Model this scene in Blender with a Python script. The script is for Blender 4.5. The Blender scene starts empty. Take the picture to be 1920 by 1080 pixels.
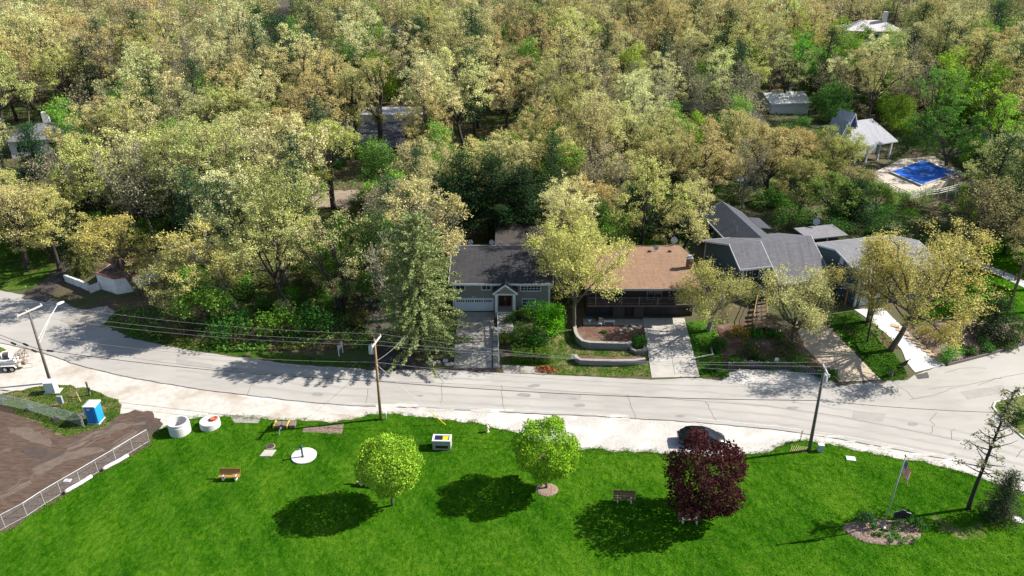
import bpy, math, random
import numpy as np
from mathutils import Vector, Matrix, noise
from mathutils.geometry import delaunay_2d_cdt
R = math.radians
random.seed(11)
scene = bpy.context.scene
C = scene.collection

# ------------------------------------------------------------------ camera, sky, sun, exposure
CAM_H, PITCH, FPX = 44.5, R(26), 1371.0
cam = bpy.data.objects.new('camera', bpy.data.cameras.new('camera'))
C.objects.link(cam)
cam.location = (0, 0, CAM_H)
cam.rotation_euler = (R(90) - PITCH, 0, 0)
cam.data.sensor_width = 36
cam.data.lens = 36 * FPX / 1920
cam.data.clip_start = 1
cam.data.clip_end = 3000
scene.camera = cam

SUN_EL, SUN_AZ = R(38), R(11)          # azimuth measured from +x towards +y
world = bpy.data.worlds.new('World')
scene.world = world
world.use_nodes = True
wn, wl = world.node_tree.nodes, world.node_tree.links
sky = wn.new('ShaderNodeTexSky')
sky.sky_type = 'NISHITA'
sky.sun_disc = False
sky.sun_elevation = SUN_EL
sky.sun_rotation = R(90) - SUN_AZ
wl.new(sky.outputs[0], wn['Background'].inputs[0])
wn['Background'].inputs[1].default_value = 0.08
sl = bpy.data.lights.new('sun', 'SUN')
sl.energy = 5.0
sl.angle = R(0.5)
sl.color = (1.0, 0.94, 0.85)
sun = bpy.data.objects.new('sun', sl)
C.objects.link(sun)
sdir = Vector((math.cos(SUN_EL) * math.cos(SUN_AZ), math.cos(SUN_EL) * math.sin(SUN_AZ), math.sin(SUN_EL)))
sun.rotation_euler = sdir.to_track_quat('Z', 'Y').to_euler()
sun.location = sdir * 300
vs = scene.view_settings
vs.view_transform = 'Standard'
vs.look = 'None'
vs.exposure = 0.96
vs.gamma = 1
scene.cycles.max_bounces = 5
scene.cycles.diffuse_bounces = 3
scene.cycles.transparent_max_bounces = 8

# ------------------------------------------------------------------ pixel -> place helpers
def ray(px, py):
    a = (px - 960) / FPX; b = -(py - 540) / FPX
    return Vector((a, math.cos(PITCH) + b * math.sin(PITCH), -math.sin(PITCH) + b * math.cos(PITCH)))
def at(px, py, z=0.0):
    r = ray(px, py); t = (z - CAM_H) / r.z
    return Vector((0, 0, CAM_H)) + r * t
def aty(px, py, y):
    r = ray(px, py)
    return Vector((0, 0, CAM_H)) + r * (y / r.y)
def proj(p):
    y, z = p[1], p[2] - CAM_H
    dep = y * math.cos(PITCH) - z * math.sin(PITCH); up = y * math.sin(PITCH) + z * math.cos(PITCH)
    if dep < 1: return (-9999, -9999, dep)
    return (960 + FPX * p[0] / dep, 540 - FPX * up / dep, dep)

BACK = [(190, 606), (250, 635), (350, 655), (450, 670), (560, 683), (690, 692), (790, 692), (860, 694), (940, 700), (1030, 702),
        (1220, 711), (1310, 707), (1368, 692), (1480, 690), (1540, 706), (1650, 714), (1700, 712), (1720, 700), (1770, 683), (1850, 662), (1920, 640)]
_bw = sorted([(p.x, p.y) for p in (at(*q) for q in BACK)])
BX = np.array([-400, -120, -72, -57] + [p[0] for p in _bw] + [75, 100, 400.])
BY = np.array([100, 96, 93, 84] + [p[1] for p in _bw] + [84, 90, 110.])
HD = np.array([-1e4, 0.4, 12, 30, 75, 170, 300, 1200.])
HZ = np.array([0, 0, 1.3, 2.2, 5.2, 15.5, 30, 110.])
def hz(x, y):
    d = np.asarray(y, float) - np.interp(x, BX, BY)
    return np.interp(d, HD, HZ)
def h(x, y): return float(hz(x, y))
def gp(px, py, dz=0.0):
    z = 0.0
    for _ in range(40):
        p = at(px, py, z + dz)
        z += 0.6 * (h(p.x, p.y) - z)
    p = at(px, py, z + dz)
    return Vector((p.x, p.y, h(p.x, p.y)))
def W(pts): return [tuple(gp(*p)[:2]) for p in pts]

# ------------------------------------------------------------------ materials
def lin(c): return (c[0], c[1], c[2], 1)
def _n(nt, t, **kw):
    n = nt.nodes.new(t)
    for k, v in kw.items(): setattr(n, k, v)
    return n
def _new(name):
    m = bpy.data.materials.new(name); m.use_nodes = True
    nt = m.node_tree
    return m, nt, nt.nodes['Principled BSDF']
def _pos(nt, scale=(1, 1, 1), rot=0.0, kind='Object'):
    tc = _n(nt, 'ShaderNodeTexCoord'); mp = _n(nt, 'ShaderNodeMapping')
    mp.inputs['Scale'].default_value = scale
    mp.inputs['Rotation'].default_value = (0, 0, rot)
    nt.links.new(tc.outputs[kind], mp.inputs[0])
    return mp.outputs[0]
def _noise(nt, vec, scale, detail=5, rough=.6):
    n = _n(nt, 'ShaderNodeTexNoise')
    n.inputs['Scale'].default_value = scale; n.inputs['Detail'].default_value = detail; n.inputs['Roughness'].default_value = rough
    nt.links.new(vec, n.inputs['Vector'])
    return n.outputs['Fac']
def _ramp(nt, fac, stops):
    r = _n(nt, 'ShaderNodeValToRGB')
    e = r.color_ramp.elements
    while len(e) < len(stops): e.new(.5)
    for k, (p, c) in enumerate(stops):
        e[k].position = p; e[k].color = lin(c)
    nt.links.new(fac, r.inputs[0])
    return r.outputs[0]
def _mix(nt, fac, a, b, blend='MIX'):
    m = _n(nt, 'ShaderNodeMix', data_type='RGBA', blend_type=blend)
    if isinstance(fac, float): m.inputs[0].default_value = fac
    else: nt.links.new(fac, m.inputs[0])
    for s, v in ((6, a), (7, b)):
        if isinstance(v, tuple): m.inputs[s].default_value = lin(v)
        else: nt.links.new(v, m.inputs[s])
    return m.outputs[2]
def _bump(nt, fac, strength, dist=.05):
    b = _n(nt, 'ShaderNodeBump')
    b.inputs['Strength'].default_value = strength; b.inputs['Distance'].default_value = dist
    nt.links.new(fac, b.inputs['Height'])
    return b.outputs[0]
def M(name, c1, c2=None, scale=3.0, rough=.8, bump=0, stretch=(1, 1, 1), metal=0, spec=.3, big=None, c3=None, rot=0.0, detail=5):
    """two or three colour mottled surface; big = (scale, colour, lo, hi) adds patches of another colour"""
    m, nt, b = _new(name)
    b.inputs['Roughness'].default_value = rough; b.inputs['Metallic'].default_value = metal
    b.inputs['Specular IOR Level'].default_value = spec
    if c2 is None: c2 = tuple(x * .85 for x in c1)
    v = _pos(nt, stretch, rot)
    f = _noise(nt, v, scale, detail)
    st = [(.32, c1), (.68, c2)] if c3 is None else [(.28, c1), (.5, c3), (.72, c2)]
    col = _ramp(nt, f, st)
    if big:
        g = _noise(nt, _pos(nt), big[0], 4)
        gm = _ramp(nt, g, [(big[2], (0, 0, 0)), (big[3], (1, 1, 1))])
        col = _mix(nt, gm, col, big[1])
    nt.links.new(col, b.inputs['Base Color'])
    if bump: nt.links.new(_bump(nt, f, bump), b.inputs['Normal'])
    return m
def leafmat(name, var=.45, transl=.3, col=None):
    """leaves: object colour (or col) varied from leaf to leaf"""
    m, nt, b = _new(name)
    nt.nodes.remove(b)
    out = nt.nodes['Material Output']
    g = _n(nt, 'ShaderNodeNewGeometry')
    if col is None:
        oi = _n(nt, 'ShaderNodeObjectInfo'); base = oi.outputs['Color']
    else:
        rgb = _n(nt, 'ShaderNodeRGB'); rgb.outputs[0].default_value = lin(col); base = rgb.outputs[0]
    mr = _n(nt, 'ShaderNodeMapRange')
    mr.inputs['To Min'].default_value = 1 - var; mr.inputs['To Max'].default_value = 1 + var
    nt.links.new(g.outputs['Random Per Island'], mr.inputs['Value'])
    hs = _n(nt, 'ShaderNodeHueSaturation')
    nt.links.new(base, hs.inputs['Color']); nt.links.new(mr.outputs[0], hs.inputs['Value'])
    mu = _n(nt, 'ShaderNodeMath', operation='MULTIPLY_ADD')
    mu.inputs[1].default_value = .05; mu.inputs[2].default_value = .475
    wn_ = _n(nt, 'ShaderNodeTexWhiteNoise', noise_dimensions='1D')
    nt.links.new(g.outputs['Random Per Island'], wn_.inputs['W'])
    nt.links.new(wn_.outputs['Value'], mu.inputs[0]); nt.links.new(mu.outputs[0], hs.inputs['Hue'])
    d = _n(nt, 'ShaderNodeBsdfDiffuse'); t = _n(nt, 'ShaderNodeBsdfTranslucent'); mx = _n(nt, 'ShaderNodeMixShader')
    mx.inputs[0].default_value = transl
    nt.links.new(hs.outputs[0], d.inputs[0]); nt.links.new(hs.outputs[0], t.inputs[0])
    nt.links.new(d.outputs[0], mx.inputs[1]); nt.links.new(t.outputs[0], mx.inputs[2]); nt.links.new(mx.outputs[0], out.inputs[0])
    return m
def shingle(name, c1, c2, rot=0.0, mott=None):
    m, nt, b = _new(name)
    b.inputs['Roughness'].default_value = .9; b.inputs['Specular IOR Level'].default_value = .2
    v = _pos(nt, (1, 1, 1), rot)
    br = _n(nt, 'ShaderNodeTexBrick')
    br.inputs['Scale'].default_value = 1; br.inputs['Brick Width'].default_value = .45; br.inputs['Row Height'].default_value = .2
    br.inputs['Mortar Size'].default_value = .018
    br.inputs['Color1'].default_value = lin(c1); br.inputs['Color2'].default_value = lin(c2)
    br.inputs['Mortar'].default_value = lin(tuple(x * .55 for x in c1))
    nt.links.new(v, br.inputs['Vector'])
    f = _noise(nt, _pos(nt, (.5, 2, 2), rot), 2.2, 6)
    col = _mix(nt, _ramp(nt, f, [(.35, (0, 0, 0)), (.7, (.6, .6, .6))]), br.outputs[0], mott or tuple(x * .6 for x in c1))
    f2 = _noise(nt, _pos(nt, (2.2, .22, .22), rot), 1.3, 6)
    col = _mix(nt, _ramp(nt, f2, [(.42, (0, 0, 0)), (.66, (.55, .55, .55))]), col, tuple(x * .62 for x in c2))
    f3 = _noise(nt, _pos(nt, (1, 3.5, 3.5), rot), 5.5, 3)
    col = _mix(nt, _ramp(nt, f3, [(.45, (0, 0, 0)), (.62, (.5, .5, .5))]), col, tuple(min(1, x * 1.35) for x in c1))
    nt.links.new(col, b.inputs['Base Color'])
    nt.links.new(_bump(nt, br.outputs['Fac'], .4, .02), b.inputs['Normal'])
    return m
def siding(name, c, row=.2):
    m, nt, b = _new(name)
    b.inputs['Roughness'].default_value = .65
    w = _n(nt, 'ShaderNodeTexWave', wave_type='BANDS', bands_direction='Z', wave_profile='SAW')
    w.inputs['Scale'].default_value = 6.283 / row / 20 * 1.0
    nt.links.new(_pos(nt), w.inputs['Vector'])
    f = _noise(nt, _pos(nt, (.4, .4, 3)), 3)
    col = _ramp(nt, f, [(.3, tuple(x * .88 for x in c)), (.7, c)])
    col = _mix(nt, _ramp(nt, w.outputs['Fac'], [(.0, (.5, .5, .5)), (.12, (0, 0, 0))]), col, tuple(x * .4 for x in c))
    nt.links.new(col, b.inputs['Base Color'])
    nt.links.new(_bump(nt, w.outputs['Fac'], .5, .02), b.inputs['Normal'])
    return m
def masonry(name, c1, c2, mortar, bw=.4, rh=.16, kind='wall'):
    m, nt, b = _new(name)
    b.inputs['Roughness'].default_value = .9
    tc = _n(nt, 'ShaderNodeTexCoord'); sp = _n(nt, 'ShaderNodeSeparateXYZ'); cb = _n(nt, 'ShaderNodeCombineXYZ'); ad = _n(nt, 'ShaderNodeMath', operation='ADD')
    nt.links.new(tc.outputs['Object'], sp.inputs[0]); nt.links.new(sp.outputs[0], ad.inputs[0]); nt.links.new(sp.outputs[1], ad.inputs[1])
    nt.links.new(ad.outputs[0], cb.inputs[0]); nt.links.new(sp.outputs[2], cb.inputs[1])
    br = _n(nt, 'ShaderNodeTexBrick')
    for k, x in (('Scale', 1), ('Brick Width', bw), ('Row Height', rh), ('Mortar Size', .015)): br.inputs[k].default_value = x
    br.inputs['Color1'].default_value = lin(c1); br.inputs['Color2'].default_value = lin(c2); br.inputs['Mortar'].default_value = lin(mortar)
    nt.links.new(cb.outputs[0], br.inputs['Vector'])
    f = _noise(nt, _pos(nt), 4)
    col = _mix(nt, .5, br.outputs[0], _ramp(nt, f, [(.3, c1), (.7, c2)]))
    nt.links.new(col, b.inputs['Base Color'])
    nt.links.new(_bump(nt, br.outputs['Fac'], .5, -.02), b.inputs['Normal'])
    return m
def grassmat(name, cd, cm, cy, dry=(.25, .22, .08), dryamt=(.72, .85), stripes=False):
    m, nt, b = _new(name)
    b.inputs['Roughness'].default_value = 1; b.inputs['Specular IOR Level'].default_value = 0
    v = _pos(nt, (1, .55, 1), R(20))
    f1 = _noise(nt, v, 2.6, 9, .78)
    f2 = _noise(nt, _pos(nt, (1, .6, 1), R(-25)), .22, 5, .6)
    mm = _n(nt, 'ShaderNodeMath', operation='MULTIPLY_ADD'); mm.inputs[1].default_value = .68
    m2 = _n(nt, 'ShaderNodeMath', operation='MULTIPLY'); m2.inputs[1].default_value = .32
    nt.links.new(f2, m2.inputs[0]); nt.links.new(f1, mm.inputs[0]); nt.links.new(m2.outputs[0], mm.inputs[2])
    col = _ramp(nt, mm.outputs[0], [(.40, cd), (.5, cm), (.60, cy)])
    if stripes:
        w = _n(nt, 'ShaderNodeTexWave', wave_type='BANDS', bands_direction='X', wave_profile='SIN')
        w.inputs['Scale'].default_value = .13; w.inputs['Distortion'].default_value = 3.0; w.inputs['Detail'].default_value = 3
        nt.links.new(_pos(nt, (1, 1, 1), R(-38)), w.inputs['Vector'])
        col = _mix(nt, _ramp(nt, w.outputs['Fac'], [(.35, (0, 0, 0)), (.75, (.11, .11, .11))]), col, tuple(1.2 * a + .01 for a in cy))
    g = _noise(nt, _pos(nt), .5, 6, .7)
    col = _mix(nt, _ramp(nt, g, [(dryamt[0], (0, 0, 0)), (dryamt[1], (1, 1, 1))]), col, dry)
    nt.links.new(col, b.inputs['Base Color'])
    nt.links.new(_bump(nt, _noise(nt, v, 9, 6, .7), .8, .08), b.inputs['Normal'])
    return m

# ------------------------------------------------------------------ mesh building
def _origin(parent):
    o = Vector((0, 0, 0))
    while parent is not None:
        o += parent.location; parent = parent.parent
    return o
class MB:
    def __init__(s): s.v = []; s.f = []; s.mi = []
    def add(s, vs, fs, mi=0):
        o = len(s.v); s.v += [tuple(p) for p in vs]; s.f += [tuple(i + o for i in f) for f in fs]; s.mi += [mi] * len(fs); return s
    def box(s, x0, x1, y0, y1, z0, z1, T=None, mi=0):
        vs = [(x, y, z) for z in (z0, z1) for x, y in ((x0, y0), (x1, y0), (x1, y1), (x0, y1))]
        if T: vs = [T(*p) for p in vs]
        return s.add(vs, [(3, 2, 1, 0), (4, 5, 6, 7), (0, 1, 5, 4), (1, 2, 6, 5), (2, 3, 7, 6), (3, 0, 4, 7)], mi)
    def tube(s, pts, r, n=8, r2=None, mi=0):
        pts = [Vector(p) for p in pts]; k = len(pts)
        rs = r if isinstance(r, (list, tuple)) else [r + ((r2 if r2 is not None else r) - r) * i / max(1, k - 1) for i in range(k)]
        vs = []; ref = None
        for i, p in enumerate(pts):
            d = (pts[min(i + 1, k - 1)] - pts[max(i - 1, 0)]).normalized()
            a = d.cross(Vector((0, 0, 1)) if abs(d.z) < .9 else Vector((1, 0, 0))).normalized() if ref is None else (ref - d * ref.dot(d)).normalized()
            ref = a; b = d.cross(a)
            vs += [p + (a * math.cos(2 * math.pi * j / n) + b * math.sin(2 * math.pi * j / n)) * rs[i] for j in range(n)]
        fs = [(i * n + j, i * n + (j + 1) % n, (i + 1) * n + (j + 1) % n, (i + 1) * n + j) for i in range(k - 1) for j in range(n)]
        fs += [tuple(range(n - 1, -1, -1)), tuple(range((k - 1) * n, k * n))]
        return s.add(vs, fs, mi)
    def lathe(s, prof, c=(0, 0, 0), n=20, mi=0, T=None):
        vs = []; k = len(prof)
        for r, z in prof:
            vs += [(c[0] + r * math.cos(2 * math.pi * j / n), c[1] + r * math.sin(2 * math.pi * j / n), c[2] + z) for j in range(n)]
        if T: vs = [T(*p) for p in vs]
        fs = [(i * n + j, i * n + (j + 1) % n, (i + 1) * n + (j + 1) % n, (i + 1) * n + j) for i in range(k - 1) for j in range(n)]
        fs += [tuple(range(n - 1, -1, -1)), tuple(range((k - 1) * n, k * n))]
        return s.add(vs, fs, mi)
    def ext(s, poly, vec, mi=0):
        poly = [Vector(p) for p in poly]; vec = Vector(vec); n = len(poly)
        fs = [tuple(range(n - 1, -1, -1)), tuple(range(n, 2 * n))] + [(j, (j + 1) % n, n + (j + 1) % n, n + j) for j in range(n)]
        return s.add(poly + [p + vec for p in poly], fs, mi)
    def prism(s, poly, z0, z1, T=None, mi=0):
        a = [(p[0], p[1], z0) for p in poly]; b = [(p[0], p[1], z1) for p in poly]; n = len(poly)
        vs = a + b
        if T: vs = [T(*p) for p in vs]
        return s.add(vs, [tuple(range(n - 1, -1, -1)), tuple(range(n, 2 * n))] + [(j, (j + 1) % n, n + (j + 1) % n, n + j) for j in range(n)], mi)
    def build(s, name, mats, parent=None, smooth=False, origin=None, bevel=0):
        o = _origin(parent) if parent is not None else Vector(origin or (0, 0, 0))
        me = bpy.data.meshes.new(name)
        me.from_pydata([(p[0] - o.x, p[1] - o.y, p[2] - o.z) for p in s.v], [], s.f)
        for m in (mats if isinstance(mats, list) else [mats]): me.materials.append(m)
        if isinstance(mats, list): me.polygons.foreach_set('material_index', s.mi)
        if smooth: me.polygons.foreach_set('use_smooth', [len(f) <= 4 for f in s.f])
        me.update()
        ob = bpy.data.objects.new(name, me); C.objects.link(ob)
        if parent is not None: ob.parent = parent
        else: ob.location = o
        if bevel:
            bv = ob.modifiers.new('bevel', 'BEVEL'); bv.width = bevel; bv.segments = 2; bv.limit_method = 'ANGLE'
        return ob
def npmesh(name, verts, nper, mat, parent=None, smooth=False):
    """verts (n,3): every nper consecutive vertices make one face"""
    verts = np.ascontiguousarray(verts, dtype=np.float32); n = len(verts); nf = n // nper
    me = bpy.data.meshes.new(name)
    me.vertices.add(n); me.vertices.foreach_set('co', verts.ravel())
    me.loops.add(n); me.loops.foreach_set('vertex_index', np.arange(n, dtype=np.int32))
    me.polygons.add(nf)
    me.polygons.foreach_set('loop_start', np.arange(0, n, nper, dtype=np.int32))
    me.polygons.foreach_set('loop_total', np.full(nf, nper, dtype=np.int32))
    me.update(calc_edges=True)
    me.materials.append(mat)
    ob = bpy.data.objects.new(name, me); C.objects.link(ob)
    if parent is not None: ob.parent = parent
    return ob
LABELS = {}
def tag(o, label, cat, group=None, kind=None):
    o['label'] = label; o['category'] = cat
    if group: o['group'] = group
    if kind: o['kind'] = kind
    LABELS.setdefault(label, []).append(o.name)
    return o
def thing(name, label, cat, loc, group=None):
    o = bpy.data.objects.new(name, None); C.objects.link(o)
    o.location = Vector(loc); o.empty_display_size = .2
    return tag(o, label, cat, group)
def copy_tree(root, loc, rz=0.0, scale=None, color=None):
    r = root.copy(); C.objects.link(r); r.location = Vector(loc); r.rotation_euler = (0, 0, rz)
    if scale is not None: r.scale = scale if hasattr(scale, '__len__') else (scale,) * 3
    for ch in root.children:
        c = ch.copy(); C.objects.link(c); c.parent = r
        if color is not None and c.name.startswith('crown'): c.color = color
        for g in ch.children:
            d = g.copy(); C.objects.link(d); d.parent = c
    return r
def frame(ox, oy, oz, deg):
    c, s = math.cos(R(deg)), math.sin(R(deg))
    return lambda u, v, w: (ox + u * c - v * s, oy + u * s + v * c, oz + w)

# ------------------------------------------------------------------ draped sheets
def inpoly(x, y, poly):
    x = np.asarray(x); y = np.asarray(y); ins = np.zeros(x.shape, bool); n = len(poly)
    for i in range(n):
        x0, y0 = poly[i]; x1, y1 = poly[(i + 1) % n]
        c = ((y0 > y) != (y1 > y))
        with np.errstate(divide='ignore', invalid='ignore'):
            xi = (x1 - x0) * (y - y0) / (y1 - y0 if y1 != y0 else 1e-9) + x0
        ins ^= c & (x < xi)
    return ins
def ragged(poly, amp, step=.5, freq=.9):
    out = []; n = len(poly)
    for i in range(n):
        a = Vector(poly[i]); b = Vector(poly[(i + 1) % n]); k = max(1, int((b - a).length / step)) if amp or (b - a).length > 6 else 1
        k = min(k, 160)
        for j in range(k):
            p = a.lerp(b, j / k)
            if amp:
                q = Vector((p.x * freq, p.y * freq, 3.1))
                p = p + Vector((noise.noise(q), noise.noise(q + Vector((9, 4, 2))))) * amp + Vector((noise.noise(q * 4), noise.noise(q * 4 + Vector((5, 1, 7))))) * amp * .5
            out.append((p.x, p.y))
    return out
SHEETS = {}
def sheet(name, poly, zoff, mat, amp=0.0, step=2.0, kind='structure', mound=0.0, thick=0.0, flat=None):
    pl = ragged(poly, amp)
    xs = [p[0] for p in pl]; ys = [p[1] for p in pl]
    gx, gy = np.meshgrid(np.arange(min(xs), max(xs), step), np.arange(min(ys), max(ys), step))
    gx = gx.ravel(); gy = gy.ravel()
    ins = inpoly(gx, gy, pl)
    pts = [Vector(p) for p in pl]
    inner = [Vector((x, y)) for x, y in zip(gx[ins], gy[ins])]
    vs, es, fs, *_ = delaunay_2d_cdt(pts + inner, [], [list(range(len(pts)))], 1, 1e-4)
    cx, cy = sum(xs) / len(xs), sum(ys) / len(ys)
    P = np.array([(v.x, v.y) for v in vs])
    Z = hz(P[:, 0], P[:, 1]) + zoff if flat is None else np.full(len(P), flat + zoff)
    if mound:
        B = np.array(pl)
        d = np.sqrt(((P[:, None, :] - B[None]) ** 2).sum(-1)).min(1)
        Z = Z + mound * np.clip(d / (.35 * d.max() + 1e-6), 0, 1) ** .6 + np.array([.12 * mound * noise.noise(Vector((x * 2, y * 2, 0))) for x, y in P]) * (d > .01)
    mb = MB(); mb.add([(p[0], p[1], z) for p, z in zip(P, Z)], [tuple(f) for f in fs])
    if thick:
        n = len(pl); zz = hz(np.array(xs), np.array(ys)) + zoff if flat is None else np.full(n, flat + zoff)
        top = [(x, y, z) for x, y, z in zip(xs, ys, zz)]; bot = [(x, y, z - thick) for x, y, z in top]
        mb.add(top + bot, [(j, (j + 1) % n, n + (j + 1) % n, n + j) for j in range(n)])
    o = mb.build(name, mat)
    if kind: o['kind'] = kind
    SHEETS[o.name] = pl
    return o
# ------------------------------------------------------------------ the setting: ground, roads, lawns
m_floor = M('woods_floor', (.075, .055, .032), (.05, .075, .02), 1.6, .95, .8, c3=(.10, .075, .045), big=(.12, (.055, .085, .02), .45, .62), detail=8)
def mesh_grid(name, xs, ys, mat, zoff=0.0):
    X, Y = np.meshgrid(xs, ys); Z = hz(X, Y) + zoff
    nx, ny = len(xs), len(ys)
    vs = np.stack([X.ravel(), Y.ravel(), Z.ravel()], 1)
    fs = [(j * nx + i, j * nx + i + 1, (j + 1) * nx + i + 1, (j + 1) * nx + i) for j in range(ny - 1) for i in range(nx - 1)]
    mb = MB(); mb.v = [tuple(v) for v in vs]; mb.f = fs; mb.mi = [0] * len(fs)
    o = mb.build(name, mat, smooth=True); o['kind'] = 'structure'; return o
mesh_grid('ground', np.concatenate([np.arange(-900, -140, 60), np.arange(-140, 140, 2.), np.arange(140, 901, 60)]),
          np.concatenate([np.arange(-60, 60, 20), np.arange(60, 130, 1.), np.arange(130, 270, 5), np.arange(270, 1200, 60)]), m_floor)

m_asphalt = M('worn_asphalt', (.365, .348, .322), (.30, .286, .266), .5, .9, .25, stretch=(.5, 2.2, 1), big=(.10, (.40, .382, .354), .4, .7), detail=12)
m_dust = M('dusty_gravel', (.54, .515, .475), (.42, .39, .345), 1.3, .95, .7, big=(.22, (.36, .305, .245), .50, .68), detail=12)
m_gravel = M('pale_gravel', (.50, .475, .44), (.36, .34, .315), 5, .95, .6, big=(.35, (.56, .535, .50), .45, .65), detail=8)
m_dirt = M('bare_dirt', (.135, .09, .064), (.052, .034, .025), 1.5, 1, 1.0, stretch=(.7, 2.6, 1), rot=R(-28), c3=(.09, .06, .045), big=(.2, (.18, .135, .10), .58, .74), detail=10)
m_grass = grassmat('mown_grass', (.013, .064, .003), (.033, .113, .004), (.080, .170, .010), (.15, .19, .03), (.60, .95), stripes=True)
m_grass_dry = grassmat('patchy_grass', (.03, .075, .01), (.07, .125, .02), (.14, .165, .045), (.25, .21, .11), (.50, .68))
m_grass_mid = grassmat('garden_grass', (.018, .066, .007), (.042, .108, .011), (.09, .15, .028), (.16, .15, .06), (.56, .8))
m_grass_shade = grassmat('verge_grass', (.02, .055, .008), (.045, .10, .012), (.09, .14, .025), (.15, .11, .06), (.55, .72))
m_conc = M('pale_concrete', (.44, .415, .375), (.36, .34, .305), .8, .85, .15, big=(.5, (.29, .27, .24), .55, .75), detail=8)
m_conc_old = M('aged_concrete', (.36, .335, .30), (.28, .26, .235), 1.1, .9, .2, big=(.35, (.22, .205, .185), .52, .72), detail=8)
m_beige = M('beige_concrete', (.46, .38, .28), (.40, .325, .24), .9, .9, .15, big=(.3, (.31, .25, .19), .55, .8), detail=8)
m_white_drive = M('bleached_concrete', (.54, .535, .54), (.46, .455, .46), 1.5, .9, .2, detail=8)
m_mulch = M('brown_mulch', (.13, .085, .065), (.36, .27, .22), 6, 1, 1.0, c3=(.23, .165, .13), detail=8)
m_redmulch = M('red_mulch', (.15, .075, .05), (.23, .13, .09), 5, 1, 1.0, c3=(.10, .055, .04), big=(.5, (.20, .16, .11), .5, .7), detail=8)
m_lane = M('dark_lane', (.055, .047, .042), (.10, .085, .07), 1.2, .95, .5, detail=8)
m_tar = M('tar_seam', (.05, .047, .045), (.10, .095, .09), 3, .9)
m_line = M('worn_white_paint', (.62, .60, .55), (.42, .40, .37), 2.5, .8)

EDGE = [(-260, 610), (-100, 628), (0, 643), (79, 661), (146, 685), (229, 705), (312, 720), (400, 734), (552, 752), (660, 761), (815, 766), (1002, 776), (1120, 781),
        (1305, 792), (1455, 806), (1560, 821), (1686, 844), (1824, 872), (1920, 902), (2080, 945)]
ROADBACK = [(2080, 590), (1920, 641), (1850, 663), (1770, 684), (1720, 701), (1700, 713), (1650, 715), (1570, 718), (1440, 724), (1368, 716), (1310, 709), (1220, 712), (1030, 703),
            (940, 700), (860, 695), (790, 693), (690, 693), (560, 684), (450, 671), (350, 656), (250, 636), (190, 607), (165, 590), (120, 567), (60, 556), (0, 545), (-120, 525), (-260, 500)]
sheet('road', W(EDGE + ROADBACK), .016, m_asphalt, .12, 3)
sheet('dusty_yard', W([(-260, 606), (0, 638), (79, 657), (229, 701), (400, 730), (660, 757), (740, 762), (730, 790), (600, 812), (300, 835), (200, 840), (-260, 840)]), .008, m_dust, .1, 3)
sheet('gravel_shoulder', W([(430, 738), (552, 750), (660, 758), (815, 764), (1002, 772), (1305, 788), (1560, 817), (1824, 868), (2080, 940), (2080, 1000), (1920, 945), (1700, 885), (1500, 865), (1380, 872), (1250, 868),
                            (1090, 860), (960, 830), (800, 800), (690, 783), (600, 772)]), .012, m_gravel, .1, 3)
DIRT = [(-260, 752), (0, 748), (60, 755), (110, 768), (170, 776), (228, 776), (262, 770), (300, 785), (304, 812), (284, 836), (140, 925), (0, 1012), (-260, 1160)]
sheet('dirt_yard', W(DIRT), .022, m_dirt, .9, 1.5)
ISLAND = [(-30, 748), (0, 738), (40, 733), (88, 722), (140, 723), (190, 737), (228, 756), (224, 778), (190, 802), (126, 821), (86, 803), (50, 783), (0, 757)]
sheet('grass_island', W(ISLAND), .03, m_grass_dry, .5, 1.5)
sheet('grass_corner', W([(-40, 648), (0, 650), (12, 655), (4, 664), (-40, 668)]), .03, m_grass_dry, .25, 1.5)
LAWN = [(-300, 1190), (0, 1003), (75, 958), (180, 892), (282, 836), (292, 812), (330, 789), (385, 782), (425, 780), (480, 786), (520, 788), (560, 787), (620, 792), (660, 788), (690, 778),
        (730, 775), (800, 783), (900, 795), (960, 810), (1000, 827), (1090, 842), (1250, 850), (1380, 857), (1440, 848), (1475, 832), (1510, 826), (1600, 843), (1690, 862), (1720, 864),
        (1790, 880), (1850, 900), (1920, 927), (2100, 980), (2100, 1250), (-300, 1250)]
sheet('lawn', W(LAWN), .03, m_grass, .3, 2)
LAWN_W = W(LAWN)
for pl in ([(430, 779), (492, 779), (484, 794), (440, 793)],):
    sheet('concrete_apron', W(pl), .036, m_conc_old, .06, 1)
sheet('mulch_strip', W([(570, 802), (644, 795), (640, 814), (600, 812), (566, 811)]), .034, m_mulch, .2, .6)
sheet('worn_grass', W([(1735, 965), (1800, 985), (1850, 985), (1840, 1010), (1770, 1005)]), .034, m_grass_dry, 1.0, .6)

# strips of grass behind the road
sheet('grass_verge', W([(186, 604), (215, 598), (300, 622), (420, 650), (560, 668), (690, 678), (690, 690), (560, 682), (450, 669), (350, 654), (250, 634)]), .03, m_grass_shade, .35, 1)
H2LAWN = [(1022, 640), (1060, 615), (1080, 622), (1092, 655), (1212, 660), (1216, 684), (1222, 705), (1130, 706), (1040, 702), (1025, 690), (945, 684), (940, 676), (1005, 672)]
sheet('front_lawn', W(H2LAWN), .03, m_grass_dry, .2, .7)
sheet('grass_strip', W([(1284, 606), (1330, 598), (1345, 640), (1360, 690), (1368, 708), (1312, 707), (1300, 660)]), .035, m_grass_mid, .15, .7)
DRIVELAWN = [(1550, 590), (1604, 584), (1650, 640), (1672, 660), (1694, 685), (1700, 705), (1690, 713), (1650, 713), (1600, 655), (1565, 620)]
sheet('drive_lawn', W(DRIVELAWN), .03, m_grass_mid, .2, .7)
SIDELAWN = [(1690, 600), (1760, 560), (1800, 480), (1850, 452), (1920, 440), (2100, 430), (2100, 640), (1920, 595), (1860, 600), (1780, 590), (1730, 610)]
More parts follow.
